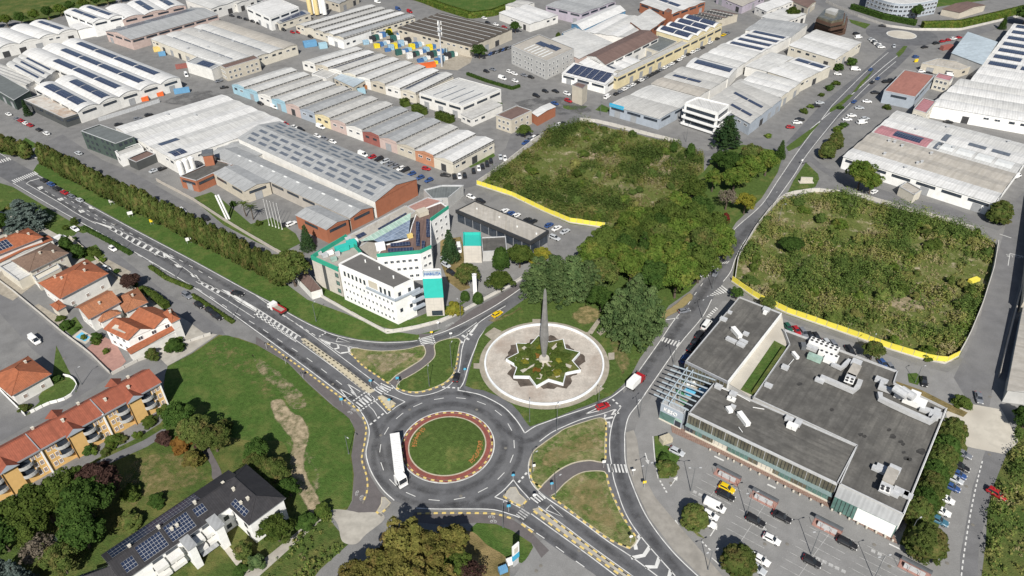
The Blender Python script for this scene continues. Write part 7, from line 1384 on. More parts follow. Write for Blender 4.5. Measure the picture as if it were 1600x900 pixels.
park('beside the smaller walled field', (-1, .6), [(821,222,'blue'), (827,218,'grey'), (832,216,'white'), (840,213,'black'), (850,208,'black'), (855,205,'black'), (860,202,'grey'), (867,200,'silver'), (872,195,'white'), (878,193,'black'), (880,202,'black')])
park('in the junction yard near the stair tower', (1.6, .6), [(838,149,'black'), (852,142,'black'), (867,161,'blue'), (868,142,'black'), (886,146,'white'), (888,157,'red', 'estate'), (949,151,'white', 'van', (1, -.7))])
prow('along the yellow factory street', (1, -.52), (963,146), (1062,93), 17, ['black', 'grey', 'white', 'silver', 'white', 'black', 'white', 'grey', 'black', 'black']); prow('further up the yellow factory street', (1, -.52), (1068,88), (1098,74), 5, ['white', 'black', 'white', 'silver', 'black']); park('at the far end of the yellow factory street', (1, -.5), [(1110,66,'white'), (1121,60,'black'), (1131,54,'yellow'), (1137,51,'grey')])
park('in the office car park', (1.5, .5), [(760,111,'black'), (770,108,'grey'), (785,122,'white', 'van'), (797,112,'white'), (804,115,'white'), (805,126,'white'), (819,117,'grey'), (830,120,'black')]); prow('beside the corrugated hall', (-1, .5), (766,84), (800,73), 8, ['blue', 'black', 'grey', 'black']); 
park('on the far boulevard', (1, -.9), [(1235,198,'red', 'hatchback', (2, 0)), (1246,191,'white', 'estate', (2, 0)), (1250,186,'black', 'sedan', (2, 0)), (1275,165,'black', 'estate', (2, -.1)), (1281,160,'silver', 'sedan', (2, -.1)), (1309,115,'white', 'hatchback', (2, .2)), (1324,186,'white', 'sedan', (2, 0)), (1331,180,'white', 'sedan', (2, 0)), (1335,158,'blue'), (1337,108,'white', 'van', (2, .1)), (1343,168,'silver', 'sedan', (2, 0)), (1347,191,'white', 'van', (2, -.3)), (1352,185,'silver', 'estate', (2, -.3)), (1355,158,'white', 'sedan', (2, .1)), (1361,108,'blue'), (1363,128,'black'), (1368,144,'black', 'sedan', (2, 0)), (1372,122,'blue'), (1385,127,'black', 'estate', (2, -.2)), (1393,125,'black', 'estate', (2, -.2)), (1397,72,'silver', 'hatchback', (.1, 1))])
prow('around the far roundabout car strip', (2, 0), (1362,61), (1377,73), 6, ['silver', 'white', 'black', 'white', 'grey', 'white']); park('around the far roundabout', (2, -.3), [(1338,52,'black'), (1341,58,'white', 'van'), (1379,40,'black', 'sedan', (2, .2)), (1431,88,'blue'), (1445,73,'black'), (1463,67,'black'), (1473,64,'red'), (1482,62,'red'), (1490,60,'white'), (1498,58,'red')])
park('in the yards at the upper right', (2, 0), [(1440,111,'white'), (1452,114,'black'), (1482,108,'black'), (1485,117,'white', 'van'), (1482,190,'black', 'sedan'), (1366,299,'white', 'hatchback', (1.5, -.8)), (1588,275,'white', 'van', (1, -.4)), (1592,258,'blue', 'estate', (2, 0))])
park('in the left edge yard street', (-2, -1), [(13,178,'white'), (26,185,'grey'), (32,188,'red'), (39,192,'white'), (46,195,'red'), (60,202,'black'), (72,208,'white'), (185,194,'black', 'hatchback', (2, -.6)), (215,185,'grey', 'hatchback', (2, -.6)), (232,179,'black', 'hatchback', (2, -.6)), (291,117,'white', 'van', (.5, 1)), (342,126,'grey', 'sedan', (2, -.6)), (350,136,'black', 'sedan', (2, -.3))])
park('in the small yard below the long white hall', (2, -.8), [(241,266,'silver'), (253,263,'black')]); park('under the factory carport by the flagpoles', (2, -.9), [(447,350,'black'), (455,349,'white')]); 
park('near the top silos', (2, .8), [(404,36,'black'), (443,46,'black'), (457,50,'red'), (466,50,'red'), (485,57,'black', 'estate'), (558,59,'grey'), (590,35,'white'), (622,14,'blue', 'van'), (640,18,'red', 'van')]); park('along the top edge street', (2, .5), [(352,17,'grey'), (362,24,'black'), (374,27,'black'), (385,30,'black'), (395,33,'black'), (590,3,'white', 'van'), (757,28,'white'), (762,35,'black'), (775,38,'white'), (788,42,'red')])
park('in the rear car park by the yellow fence', (.8, 1), [(1232,511,'green'), (1245,516,'red'), (1256,520,'grey'), (1267,525,'black'), (1276,526,'black'), (1293,536,'silver'), (1304,540,'grey'), (1329,548,'black'), (1380,568,'blue'), (1392,574,'grey')], detail=True)
park('alone beside the small green island', (.3, 2), [(1444,596,'black', 'hatchback')]); park('at the mouth of the right lane', (.5, 2), [(1530,621,'grey', 'sedan')])
park('under the hedge row right of the store', (1.9, .9), [(1466,812,'teal'), (1470,797,'white'), (1478,779,'white'), (1487,760,'blue'), (1492,748,'silver'), (1497,740,'blue'), (1500,728,'black'), (1504,708,'grey')]); park('alone on the right lane shoulder', (2, 1.1), [(1558,771,'red', 'estate')])
park('in the store car park', (2, 1.0), [(1058,705,'silver', 'hatchback', (1.9, .9)), (1104,815,'white', 'estate'), (1110,804,'white', 'hatchback'), (1117,790,'white', 'van'), (1134,773,'black', 'sedan'), (1136,762,'yellow', 'hatchback'), (1181,813,'black', 'estate'), (1182,887,'silver', 'estate', (2, 1.2)), (1188,873,'white', 'sedan', (2, 1.2)), (1206,842,'white', 'hatchback'), (1222,807,'black', 'sedan'), (1269,877,'black', 'hatchback'), (1324,848,'black', 'estate')])
park('in the shade of the store', (1, -1.35), [(1070,560,'blue', 'sedan'), (1080,543,'black'), (1087,533,'black'), (1093,522,'black'), (1104,507,'white', 'van')], detail=True)
# ---- lorries
def rotd(x, y, d): a, b = G(x, y), G(x+d[0], y+d[1]); return math.atan2((b-a).y, (b-a).x)
def lorry(label, c, rot, cargo, cab_rot, cab_col, cargo_len, kind='box', cab_off=1.0, wd=2.5, hh=3.9, cargo_mat='trim_white'):
    """cargo body centred at c; the cab sits at its front end, turned by cab_rot"""
    E_ = empty('lorry', Vector((c.x, c.y, .04)), label, 'truck'); d = Vector((math.cos(rot), math.sin(rot), 0)); n = Vector((-d.y, d.x, 0)); up = Vector((0, 0, 1)); o = Vector((c.x, c.y, .04))
    m = MB(o)
    if kind == 'box':
        m.obox(o+up*((hh+1.1)/2), d*cargo_len/2, n*wd/2, up*((hh-1.1)/2)); m.build('cargo_box', cargo_mat, E_)
        m = MB(o)
        for k in range(int(cargo_len/.6)): m.obox(o+d*(-cargo_len/2+.3+k*.6)+up*(hh+.02), d*.04, n*(wd/2-.1), up*.02)
        m.build('roof_ribs', 'galv', E_)
    else:
        m.obox(o+up*1.2, d*cargo_len/2, n*wd/2, up*.15); m.build('load_bed', 'wall_brown', E_); m = MB(o); m.obox(o+up*1.45, d*(cargo_len/2-.3), n*(wd/2-.25), up*.16); m.build('load', 'paving_tan', E_)
        for s_ in (-1, 1):
            for k in range(4):
                m = MB(o); m.obox(o+n*s_*(wd/2-.04)+d*((k-1.5)*cargo_len/4)+up*1.65, d*(cargo_len/8-.06), n*.05, up*.36); m.build('side_board', cab_col, E_)
        m = MB(o); m.obox(o-d*(cargo_len/2-.05)+up*1.65, d*.05, n*(wd/2-.1), up*.36); m.build('tail_board', cab_col, E_)
    m = MB(o); m.obox(o+up*.85, d*cargo_len/2, n*.5, up*.18); m.build('chassis', 'trim_black', E_)
    wm = car_meshes('van')['wheel']; xs = (-.38, -.28, -.18) if cargo_len > 9 else (-.3,)
    for x_ in xs:
        for s_ in (-1, 1): w_ = inst('wheel', wm, E_, o+d*(x_*cargo_len)+n*s_*(wd/2-.2)+up*.48, rot, (1.5, 1.6, 1.5))
    p = o+d*(cargo_len/2+cab_off); a = rot+cab_rot; d2 = Vector((math.cos(a), math.sin(a), 0)); n2 = Vector((-d2.y, d2.x, 0)); p += d2*.2
    m = MB(p); hw = 1.22; fl, bl = 1.15, -1.2; ch = min(hh-.4, 3.4) if kind == 'box' and cargo_len > 9 else 2.5
    pr = [(bl, .5), (fl, .5), (fl+.08, 1.5), (fl-.15, ch-.35), (fl-.5, ch), (bl, ch)]
    for s_ in (-1, 1): q = [p+d2*x_+up*z_+n2*s_*hw for x_, z_ in pr]; m.face(q if s_ < 0 else q[::-1])
    for (x0, z0), (x1, z1) in zip(pr, pr[1:]+pr[:1]): m.face([p+d2*x0+up*z0-n2*hw, p+d2*x0+up*z0+n2*hw, p+d2*x1+up*z1+n2*hw, p+d2*x1+up*z1-n2*hw])
    cab = m.build('cab', cab_col, E_)
    f = lambda t: (fl+.08+(-.23)*t, 1.5+(ch-.35-1.5)*t); x0, z0 = f(.08); x1, z1 = f(.95); m = MB(p); e = d2*.03
    m.face([p+d2*x0+up*z0-n2*(hw-.12)+e, p+d2*x0+up*z0+n2*(hw-.12)+e, p+d2*x1+up*z1+n2*(hw-.18)+e, p+d2*x1+up*z1-n2*(hw-.18)+e]); m.build('windscreen', 'car_glass', cab)
    for s_ in (-1, 1):
        m = MB(p); y_ = n2*s_*(hw+.015); m.face([p+d2*.1+up*1.6+y_, p+d2*1.05+up*1.6+y_, p+d2*.85+up*(ch-.5)+y_, p+d2*.1+up*(ch-.5)+y_]); m.build('side_window', 'car_glass', cab); m = MB(p); m.obox(p+d2*(fl+.1)+n2*s_*(hw+.18)+up*2.1, d2*.05, n2*.1, up*.3); m.build('mirror', 'trim_black', cab); inst('wheel', wm, E_, p+d2*.2+n2*s_*(hw-.15)+up*.48, a, (1.5, 1.4, 1.5)); m = MB(p); m.obox(p+d2*(fl+.06)+n2*s_*.85+up*.75, d2*.06, n2*.2, up*.1); m.build('headlight', 'lamp_front', cab)
    m = MB(p); m.obox(p+d2*(fl+.05)+up*.5, d2*.1, n2*hw, up*.16); m.build('bumper', 'trim_white' if cab_col == 'car_white' else 'trim_black', cab)
A_, B_ = G(616, 673, 4), G(624, 738, 4); c = (A_+B_)/2; lorry('long white articulated lorry rounding the roundabout', c, math.atan2((B_-A_).y, (B_-A_).x), 0, .45, 'car_white', 12.6, cab_off=1.3, hh=4.0)
c = G(437, 484, 1.2); lorry('red flatbed lorry with white cab on the boulevard', c, rotd(437, 484, (-2, -1.1)), 0, 0, 'car_red', 4.6, 'flat', 1.2, 2.3); bpy.data.objects['cab.001'].data.materials[0] = MATS['car_white']
c = G(990, 598, 1.8); lorry('white box lorry with red cab on the east road', c, rotd(990, 598, (1, -1.0)), 0, 0, 'car_red', 4.2, 'box', 1.1, 2.3, 3.3)
# ================================================================== street furniture, walls, fences
M('fence_yellow', (.74, .64, .08), .75, .1, .6, stain=(.52, .46, .15), ssc=.45, samt=.6, ovar=.22); M('wall_precast', (.52, .5, .465), .9, .1, .5, stain=(.36, .34, .3), ssc=.2, ovar=.2)
M('paving_kerb', (.27, .255, .23), .9, .12, .5, stain=(.2, .19, .17), ssc=.15)
def fence(label, px, step, h, panel_mat, base_h=.5, base_mat='wall_precast', name='fence', post='galv', th=.08, base_w=.5):
    P = GP(px); c = P[0].copy(); E_ = empty(name, Vector((c.x, c.y, 0)), label, 'fence' if 'fence' in name else 'wall')
    if base_h > 0: m = MB((c.x, c.y, 0)); m.wall_ribbon(P, base_w, 0, base_h); m.build('base_blocks', base_mat, E_)
    pts = [p for p, d in resample(P, step)]+[P[-1]]
    for a, b in zip(pts, pts[1:]):
        d = b-a; L = d.length
        if L < .2: continue
        d.normalize(); n = Vector((-d.y, d.x, 0)); mid = (a+b)/2; m = MB((mid.x, mid.y, 0)); j = random.uniform(-.09, .09)
        m.obox((mid.x, mid.y, (base_h+h+j)/2), d*(L/2-.07), n*th, (0, 0, (h+j-base_h)/2)); m.build('panel', panel_mat, E_)
    if post:
        m = MB((c.x, c.y, 0))
        for p in pts: m.tube([(p.x, p.y, 0), (p.x, p.y, h+.15)], .06, 4)
        m.build('posts', post, E_)
    return E_
fence('bright yellow panel fence along the smaller field', S('745,289 800,307 850,331 890,348 945,356'), 2.6, 2.3, 'fence_yellow'); fence('bright yellow panel fence between larger field and store', S('1143,440 1180,466 1230,490 1320,521 1390,546 1440,561 1476,568 1497,557'), 3.2, 2.4, 'fence_yellow')
fence('white precast wall along the right side of the larger field', S('1497,557 1512,530 1532,482 1550,425 1557,383'), 4, 2.4, 'wall_precast', 0, name='boundary_wall', post=None, th=.12); fence('white precast wall along the far side of the larger field', S('1148,437 1153,404 1180,358 1200,332 1215,315 1232,305 1275,299 1340,306 1385,320 1430,333 1480,346 1520,360'), 4, 1.7, 'wall_precast', 0, name='boundary_wall', post=None, th=.12)
fence('white wall behind the smaller field', S('905,189 925,190 960,198 990,206 1030,216 1062,224'), 4, 1.7, 'wall_precast', 0, name='boundary_wall', post=None, th=.12); fence('grey wall along the left side of the smaller field', S('747,287 770,272 800,250 832,224 850,212'), 4, 2.0, 'wall_precast', 0, name='boundary_wall', post=None, th=.12)
fence('low white wall with railing round the clinic', S('470,446 500,463 560,497 605,521 625,518 655,512 690,503 722,488 760,467 800,446 815,436'), 3, 1.3, 'wall_precast', .5, name='boundary_wall', post='galv', th=.06); fence('long low concrete wall in front of the brick factory', S('245,283 300,312 350,345 395,372 440,398 470,415'), 4, 1.4, 'wall_concrete', 0, name='boundary_wall', post=None, th=.12)
fence('white garden wall along the residential street', S('-20,425 20,455 60,488 100,522 140,552 172,584'), 5, .9, 'wall_precast', 0, name='boundary_wall', post=None, th=.12); fence('curved white garden wall by the hipped roof house', S('100,588 112,590 122,602 116,616 100,626 75,632 60,640 48,646'), 2, 1.0, 'wall_bright', 0, name='boundary_wall', post=None, th=.12); fence('white garden wall at the left drive', S('0,610 20,630 40,650'), 4, 1.0, 'wall_bright', 0, name='boundary_wall', post=None, th=.1); fence('pale wall between the big white house and the meadow', S('175,586 215,565 262,548 295,535 330,523'), 4, 1.0, 'wall_precast', 0, name='boundary_wall', post=None, th=.12); fence('garden walls along the service street', S('110,372 140,396 180,432 225,462 262,482'), 4, 1.2, 'wall_beige', 0, name='boundary_wall', post=None, th=.1)
fence('mesh fence of the big vaulted factory yard', S('155,190 200,176 250,160'), 4, 2, 'galv', 0, th=.03); fence('metal fence along the far park road', S('1290,4 1340,26 1385,42 1430,48 1500,48 1560,34 1620,20'), 4, 1.6, 'wall_precast', 0, th=.04)
fence('grey wall at the right lane edge', S('1560,590 1572,540 1590,470 1610,400'), 5, 1.8, 'wall_concrete', 0, name='boundary_wall', post=None, th=.12)
# ---- street lamps
LMESH = {}
def lamp_meshes(h, arms):
    k = (h, arms)
    if k in LMESH: return LMESH[k]
    b = MB(); b.tube([(0, 0, 0), (0, 0, h*.5), (0, 0, h)], [.11, .085, .06], 6); b.tube([(0, 0, 0), (0, 0, .25)], .2, 6)
    a = MB(); hds = []
    for s_ in ((1,) if arms == 1 else (1, -1)): a.tube([(0, 0, h-.1), (s_*.6, 0, h+.1), (s_*1.1, 0, h+.12)], .04, 5); hd = MB(); hd.obox((s_*1.3, 0, h+.12), (.3, 0, 0), (0, .12, 0), (0, 0, .05)); hds.append(hd.mesh('lamp_head', 'galv'))
    LMESH[k] = [b.mesh('pole', 'zinc_dark'), a.mesh('arm', 'zinc_dark')]+hds; return LMESH[k]
def lamp(px, h, arms, rot, label):
    c = G(*px); E_ = empty('street_lamp', c, label, 'street lamp', 'street lamps'); E_.rotation_euler = (0, 0, rot)
    for n_, m_ in zip(('pole', 'arm', 'lamp_head', 'lamp_head'), lamp_meshes(h, arms)): o = bpy.data.objects.new(n_, m_); COL.objects.link(o); o.parent = E_
for px, h, ar, r, lab in [((827.5,659),7,1,1.5,'lamp post at the left tip below the fountain'), ((870,673),8.5,1,1.0,'lamp post beside the exit road under the fountain'), ((935,633),6,1,1.2,'lamp post near the red car on the exit road'), ((1079,767),8.6,2,0,'double lamp near the wedge island of the car park'), ((1166,806),8.6,2,.2,'double lamp between the black cars of the car park'), ((1267,866),8.6,2,.2,'double lamp in the lower middle of the car park'), ((1365,905),8.6,2,.2,'double lamp at the bottom of the car park'), ((1007,757),7.5,2,.4,'double lamp on the pavement by the curve'), ((1106,890),7,2,.4,'double lamp at the lower car park entry'), ((494,502),7,1,1.2,'lamp post on the verge lawn before the slip road'), ((671,604),7,1,1.5,'lamp post on the right triangle island'), ((706,574),9,1,1.2,'lamp post at the upper right of the triangle island'), ((720,497),7,1,2.2,'lamp post beside the yellow bush'), ((1097,497),8,2,.8,'lamp post beside the east road near the store'), ((1052,568),8,2,.8,'lamp post at the pergola corner'), ((999,652),7.5,2,.8,'lamp post on the curve pavement near the lettering'), ((545,709),7,1,-.8,'lamp post leaning by the left cycle path'), ((786,824),8,1,1.3,'lamp post at the lower cycle path'), ((832,738),7,1,.6,'lamp post on the left rim of the dry island'), ((868,775),7,1,.6,'lamp post beside the island path'), ((197,388),8,1,1.4,'lamp post on the left boulevard edge'), ((275,434),8,1,1.4,'second lamp post on the left boulevard edge'), ((365,497),8,1,1.4,'lamp post near the parked dark cars'), ((117,330),8,1,1.4,'lamp post near the blue cedar'), ((128,601),6,1,.9,'lamp post at the bend of the residential street'), ((1416,846),8,1,.5,'lamp post before the big dark store tree'), ((1356,558),8,1,1.0,'lamp post behind the store by the fence tree'), ((1347,302),11,1,.2,'tall wooden pole by the factory tree pair'), ((1216,348),8,1,.2,'lamp post inside the wall of the larger field'), ((1430,598),6,1,.4,'lamp post on the small green island'), ((938,180),10,1,.8,'tall pole at the junction near the blue sign hall'), ((1072,222),9,1,.6,'lamp post below the balcony office'), ((1205,330),8,1,.8,'lamp post at the bend beside the larger field'), ((1113,452),8,1,.8,'lamp post by the hatched corner')]: lamp(px, h, ar, r, lab)
# ---- road signs
def sign(px, label, kind='disc', col='sign_blue', h=2.4, face=0.0, sz=.45):
    c = G(*px); E_ = empty('road_sign', c, label, 'road sign', 'road signs'); m = MB(c); m.tube([c, c+Vector((0, 0, h+.3))], .05, 5); m.build('post', 'galv', E_)
    d = Vector((math.cos(face), math.sin(face), 0)); n = Vector((-d.y, d.x, 0)); m = MB(c); p = c+Vector((0, 0, h))
    if kind == 'disc': m.tube([p-n*.02, p+n*.03], sz, 12)
    elif kind == 'tri': q = [p+d*sz+Vector((0, 0, -sz*.6)), p-d*sz+Vector((0, 0, -sz*.6)), p+Vector((0, 0, sz))]; m.face([v-n*.03 for v in q]); m.face([v+n*.03 for v in q][::-1])
    else: m.obox(p, d*sz, n*.03, (0, 0, sz*(1 if kind == 'sq' else .7)))
    m.build('plate', col, E_)
M('sign_red', (.5, .04, .03), .5, .05); M('sign_white', (.75, .75, .74), .5, .04); M('sign_yellow', (.75, .55, .03), .5, .05)
for px, lab, kd, cl in [((535,633),'blue crossing sign beside the left zebra crossing','sq','sign_blue'), ((622,600),'blue crossing sign on the triangle island path','sq','sign_blue'), ((580,604),'small sign at the end of the left median','disc','sign_blue'), ((609,634),'keep-right sign on the upper left splitter','disc','sign_blue'), ((417,545),'first warning sign on the left cycle path','tri','trim_dark'), ((447,569),'second warning sign on the left cycle path','disc','trim_dark'), ((474,592),'third warning sign on the left cycle path','disc','trim_dark'), ((685,513),'sign post on the slip road cycle path','disc','sign_white'), ((705,530),'white direction board at the slip island tip','board','sign_white'), ((795,800),'blue crossing sign at the lower zebra crossing','sq','sign_blue'), ((835,783),'sign beside the lower right zebra crossing','disc','sign_white'), ((802,752),'sign at the tip of the lower splitter island','disc','sign_blue'), ((862,765),'blue path sign on the island path','disc','sign_blue'), ((834,737),'white square sign at the dry island rim','sq','sign_white'), ((943,731),'white sign at the east zebra crossing','sq','sign_white'), ((989,744),'sign on the curve pavement','board','sign_white'), ((1006,763),'yellow notice on the curve pavement','sq','sign_yellow'), ((985,848),'small white sign at the tip of the lower island','disc','sign_white'), ((727,586),'sign beside the black waiting car','disc','sign_blue'), ((624,603),'dark sign back at the island path','disc','trim_dark'), ((710,584),'thin sign on the right island rim','tri','trim_dark'), ((675,528),'orange post by the slip road crossing','board','sign_yellow'), ((1080,830),'small sign between shrub tree and grass corner','disc','sign_white'), ((1252,258),'sign beside the far slab monument','disc','sign_white')]: sign(px, lab, kd, cl, face=.15)
# ---- boards, totem, flags, pylon
def board(px, label, wd, ht, mat, rot, z=1.2):
    c = G(*px); E_ = empty('billboard', c, label, 'billboard', 'billboards on the verge'); d = Vector((math.cos(rot), math.sin(rot), 0)); n = Vector((-d.y, d.x, 0)); m = MB(c)
    for s_ in (-1, 1): m.tube([c+d*s_*wd*.35, c+d*s_*wd*.35+Vector((0, 0, z))], .06, 4)
    m.build('posts', 'galv', E_); m = MB(c); m.obox(c+Vector((0, 0, z+ht/2)), d*wd/2, n*.08, (0, 0, ht/2)); m.build('panel', mat, E_)
for px, lab, mt in [((176,320),'first white billboard on the verge from the left','wall_precast'), ((205,339),'second white billboard on the verge from the left','sign_white'), ((238,351),'small yellow board at the verge trees','sign_yellow'), ((296,380),'white and blue board on the verge further right','sign_white')]: board(px, lab, 1.9 if 'yellow' not in mt else 1.2, 1.3, mt, .5)
c = G(806, 882); E_ = empty('totem_sign', c, 'tall white and blue totem sign at the forecourt entrance', 'sign'); d = Vector((math.cos(.75), math.sin(.75), 0)); n = Vector((-d.y, d.x, 0))
for z0, z1, m_, nm in ((0, 2.2, 'galv', 'base'), (2.2, 4.2, 'sign_blue', 'blue_panel'), (4.2, 7.6, 'sign_white', 'white_panel')): m = MB(c); m.obox(c+Vector((0, 0, (z0+z1)/2)), d*(1.0 if z0 else .8), n*.14, (0, 0, (z1-z0)/2)); m.build(nm, m_, E_)
m = MB(c); m.obox(c+Vector((0, 0, 5.6))-n*.16, d*.55, n*.02, (0, 0, .9)); m.build('poster', 'concrete_pale', E_)
for k, x in enumerate((421, 426, 431, 436, 441)):
    c = G(x, 352+k*1.6); m = MB(c); m.tube([c, c+Vector((0, 0, 11.5))], [.1, .05], 6); m.tube([c+Vector((0, 0, 11.5)), c+Vector((0, 0, 11.7))], .1, 6); m.tube([c, c+Vector((0, 0, .3))], .25, 6); m.build('flagpole', 'trim_white', None, label=f'white flagpole, {ORD[k]} from the left in front of the brick factory', category='flagpole', group='flagpoles')
c = G(356, 343); E_ = empty('pylon_sign', c, 'tall twin white pylon leaning over the factory lawn', 'sign')
for s_ in (0, .9): m = MB(c); m.obox(c+Vector((s_-1.2, s_*.4, 5.5)), (.32, 0, 0), (0, .2, 0), (-.9, 0, 5.5)); m.build('fin', 'trim_white', E_)
# ---- trolley shelters and parking bays
def shelter(px, label, rot):
    c = G(*px); E_ = empty('trolley_shelter', c, label, 'trolley shelter', 'trolley shelters in the car park'); d = Vector((math.cos(rot), math.sin(rot), 0)); n = Vector((-d.y, d.x, 0)); up = Vector((0, 0, 1)); m = MB(c)
    L = 6.4; prev = None
    for y_, z_ in ((1.25, .3), (1.25, 1.2), (1.05, 1.8), (.6, 2.15), (0, 2.28), (-.5, 2.25)):
        q = c+n*y_+up*z_; cur = (q-d*L/2, q+d*L/2)
        if prev: m.face((prev[0], prev[1], cur[1], cur[0]))
        prev = cur
    m.build('roof', 'zinc_dark', E_); m = MB(c)
    for s_ in (-.5, -.17, .17, .5): m.tube([c+d*L*s_-n*1.0, c+d*L*s_-n*1.0+up*2.0], .05, 4); m.tube([c+d*L*s_+n*.9, c+d*L*s_+n*.9+up*1.0], .05, 4)
    for z in (.5, 1.0): m.tube([c-d*L/2+n*.9+up*z, c+d*L/2+n*.9+up*z], .05, 4)
    m.build('frame', 'wall_red', E_); m = MB(c); m.obox(c-n*.2+up*.55, d*2.2, n*.4, up*.4)
    m.build('trolleys', 'galv', E_); m = MB(c); m.face([c-d*L/2-n*1.2+up*.09, c+d*L/2-n*1.2+up*.09, c+d*L/2+n*1.1+up*.09, c-d*L/2+n*1.1+up*.09]); m.build('shelter_pad', 'paving_pink', E_)
for px, lab in [((1136,746),'trolley shelter beside the yellow hatchback'), ((1193,782),'trolley shelter left of the middle black sedan'), ((1292,826),'trolley shelter near the black estate'), ((1428,892),'trolley shelter at the bottom right of the car park')]: shelter(px, lab, SANG)
PLOT = next(o for o in COL.objects if o.name == 'parking_lot')
def bays(a, b, n, dirpx, Lm=5.0, both=True, mat='paint_worn'):
    A, B_ = G(*a), G(*b); e0, e1 = G(*a), G(a[0]+dirpx[0], a[1]+dirpx[1]); d = (e1-e0).normalized()
    m = [A, B_]; bb = MB((A.x, A.y, 0)); bb.ribbon([A, B_], .12, ZM); bb.build('bay_line', mat, PLOT)
    for i in range(n+1):
        p = A.lerp(B_, i/n)
        for s_ in ((1, -1) if both else (1,)):
            bb = MB((p.x, p.y, 0)); bb.ribbon([p, p+d*Lm*s_], .12, ZM+.004); bb.build('bay_line', mat, PLOT)
bays((1128,752), (1104,784), 3, (2, 1.0)); bays((1194,790), (1155,850), 6, (2, 1.0)); bays((1300,828), (1248,900), 7, (2, 1.0)); bays((1385,868), (1362,905), 4, (2, 1.0)); 
def flow(px, rot, s_=1.0, mat='paint'):
    c = G(*px); R2 = Matrix.Rotation(rot, 3, 'Z'); m = MB((c.x, c.y, 0)); f = lambda x, y: c+R2 @ Vector((x*s_, y*s_, 0))+Vector((0, 0, ZM))
    m.tri_poly([f(-2.2, -.12), f(.3, -.12), f(.3, .12), f(-2.2, .12)]); m.tri_poly([f(.3, -.55), f(1.7, 0), f(.3, .55)]); m.build('flow_arrow', mat, PLOT)
for px, r in [((1011,718),-1.5), ((1054,751),.9), ((1052,813),-.9), ((1116,828),.9), ((1124,882),-.9)]: flow(px, r)
line(S('994,690 996,712 1004,745 1020,775 1045,812 1080,855 1125,902'), .2, road=PLOT); line(S('1020,682 1023,715 1028,748'), .2, road=PLOT); dash(S('1031,751 1043,772'), .6, .5, .4, road=PLOT, sm=False, name='stop_tooth'); dash(S('1096,846 1112,862'), .6, .5, .4, road=PLOT, sm=False, name='stop_tooth'); line(S('1116,713 1131,720'), .5, road=PLOT, sm=False); line(S('1199,757 1212,763'), .5, road=PLOT, sm=False); line(S('1389,850 1406,858'), .4, road=PLOT, sm=False)
dash(S('1502,900 1507,860 1515,810 1525,760 1535,720'), 1.0, .8, .3, road=PLOT, name='lane_dash')
for s_ in ('1083,768 1108,780', '1165,812 1197,829', '1275,872 1318,893', '1361,860 1378,868'): dash(S(s_), .9, .5, .9, 'paint_worn', road=PLOT, sm=False, name='bay_hatching')
struct('car_park_island', S('1022,682 1030,681 1036,695 1058,702 1062,716 1050,735 1045,748 1030,748 1024,715'), .12, 'grass_lush'); struct('car_park_island', S('1060,805 1078,822 1102,842 1090,838 1072,818'), .1, 'grass_dry'); struct('car_park_island', S('1418,584 1432,583 1440,590 1434,602 1420,598'), .1, 'grass_lush'); struct('store_verge', S('1400,596 1440,610 1480,630 1512,645 1505,652 1470,638 1402,606'), .1, 'grass_tan'); struct('hedge_bed', S('1405,850 1425,800 1450,735 1475,680 1490,665 1512,700 1490,760 1472,800 1460,850 1462,868 1440,866'), .1, 'grass_park'); struct('curve_pavement', S('978,676 990,672 996,690 999,715 1006,745 1024,778 1055,815 1090,855 1130,902 1100,905 1053,860 1015,810 993,765 980,726'), .1, 'paving_kerb'); struct('far_traffic_island', S('1259,254 1278,272 1280,280 1274,292 1250,302 1230,303 1240,282'), .1, 'grass')
for s_ in ('1283,190 1270,205 1250,228 1232,237 1228,230 1255,210', '1334,148 1312,168 1297,176 1296,171 1315,158 1326,148', '1358,120 1338,143 1331,146 1345,128 1366,108', '1418,72 1412,82 1404,90 1400,84 1412,72', '1360,38 1352,45 1330,36 1326,30'): struct('median_lawn', S(s_), .1, 'grass')
line(S('1232,237 1262,206 1290,182 1340,140 1380,105 1404,86'), .3, road=EAST); line(S('1300,165 1350,115 1388,82'), .25, road=EAST); line(S('1310,180 1360,130 1400,96'), .25, road=EAST)
struct('road', S('1238,258 1250,232 1228,224 1285,161 1340,118 1388,76 1412,70 1428,80 1402,106 1360,141 1308,187 1264,238 1248,262'), ZR+.009, 'asphalt')
o = text_mesh('STOP', 2.6, 0); o.materials.append(MATS['paint_worn']); c = G(1587, 401); t = inst('stop_lettering', o, ROAD, (c.x, c.y, .06), -.25); line(S('1562,366 1580,372'), .35, sm=False); line(S('1578,396 1598,401'), .3, sm=False); line(S('1578,396 1575,415'), .2, sm=False)
c = G(1259, 285); m = MB(c); m.obox(c+Vector((0, 0, 1.2)), (2.4, -.3, 0), (.1, .5, 0), (0, 0, 1.1)); m.obox(c+Vector((0, 0, .15)), (3, 0, 0), (0, 1.2, 0), (0, 0, .15)); m.build('stone_marker', 'concrete_pale', None, label='pale stone slab marker on the triangular far lawn', category='marker')
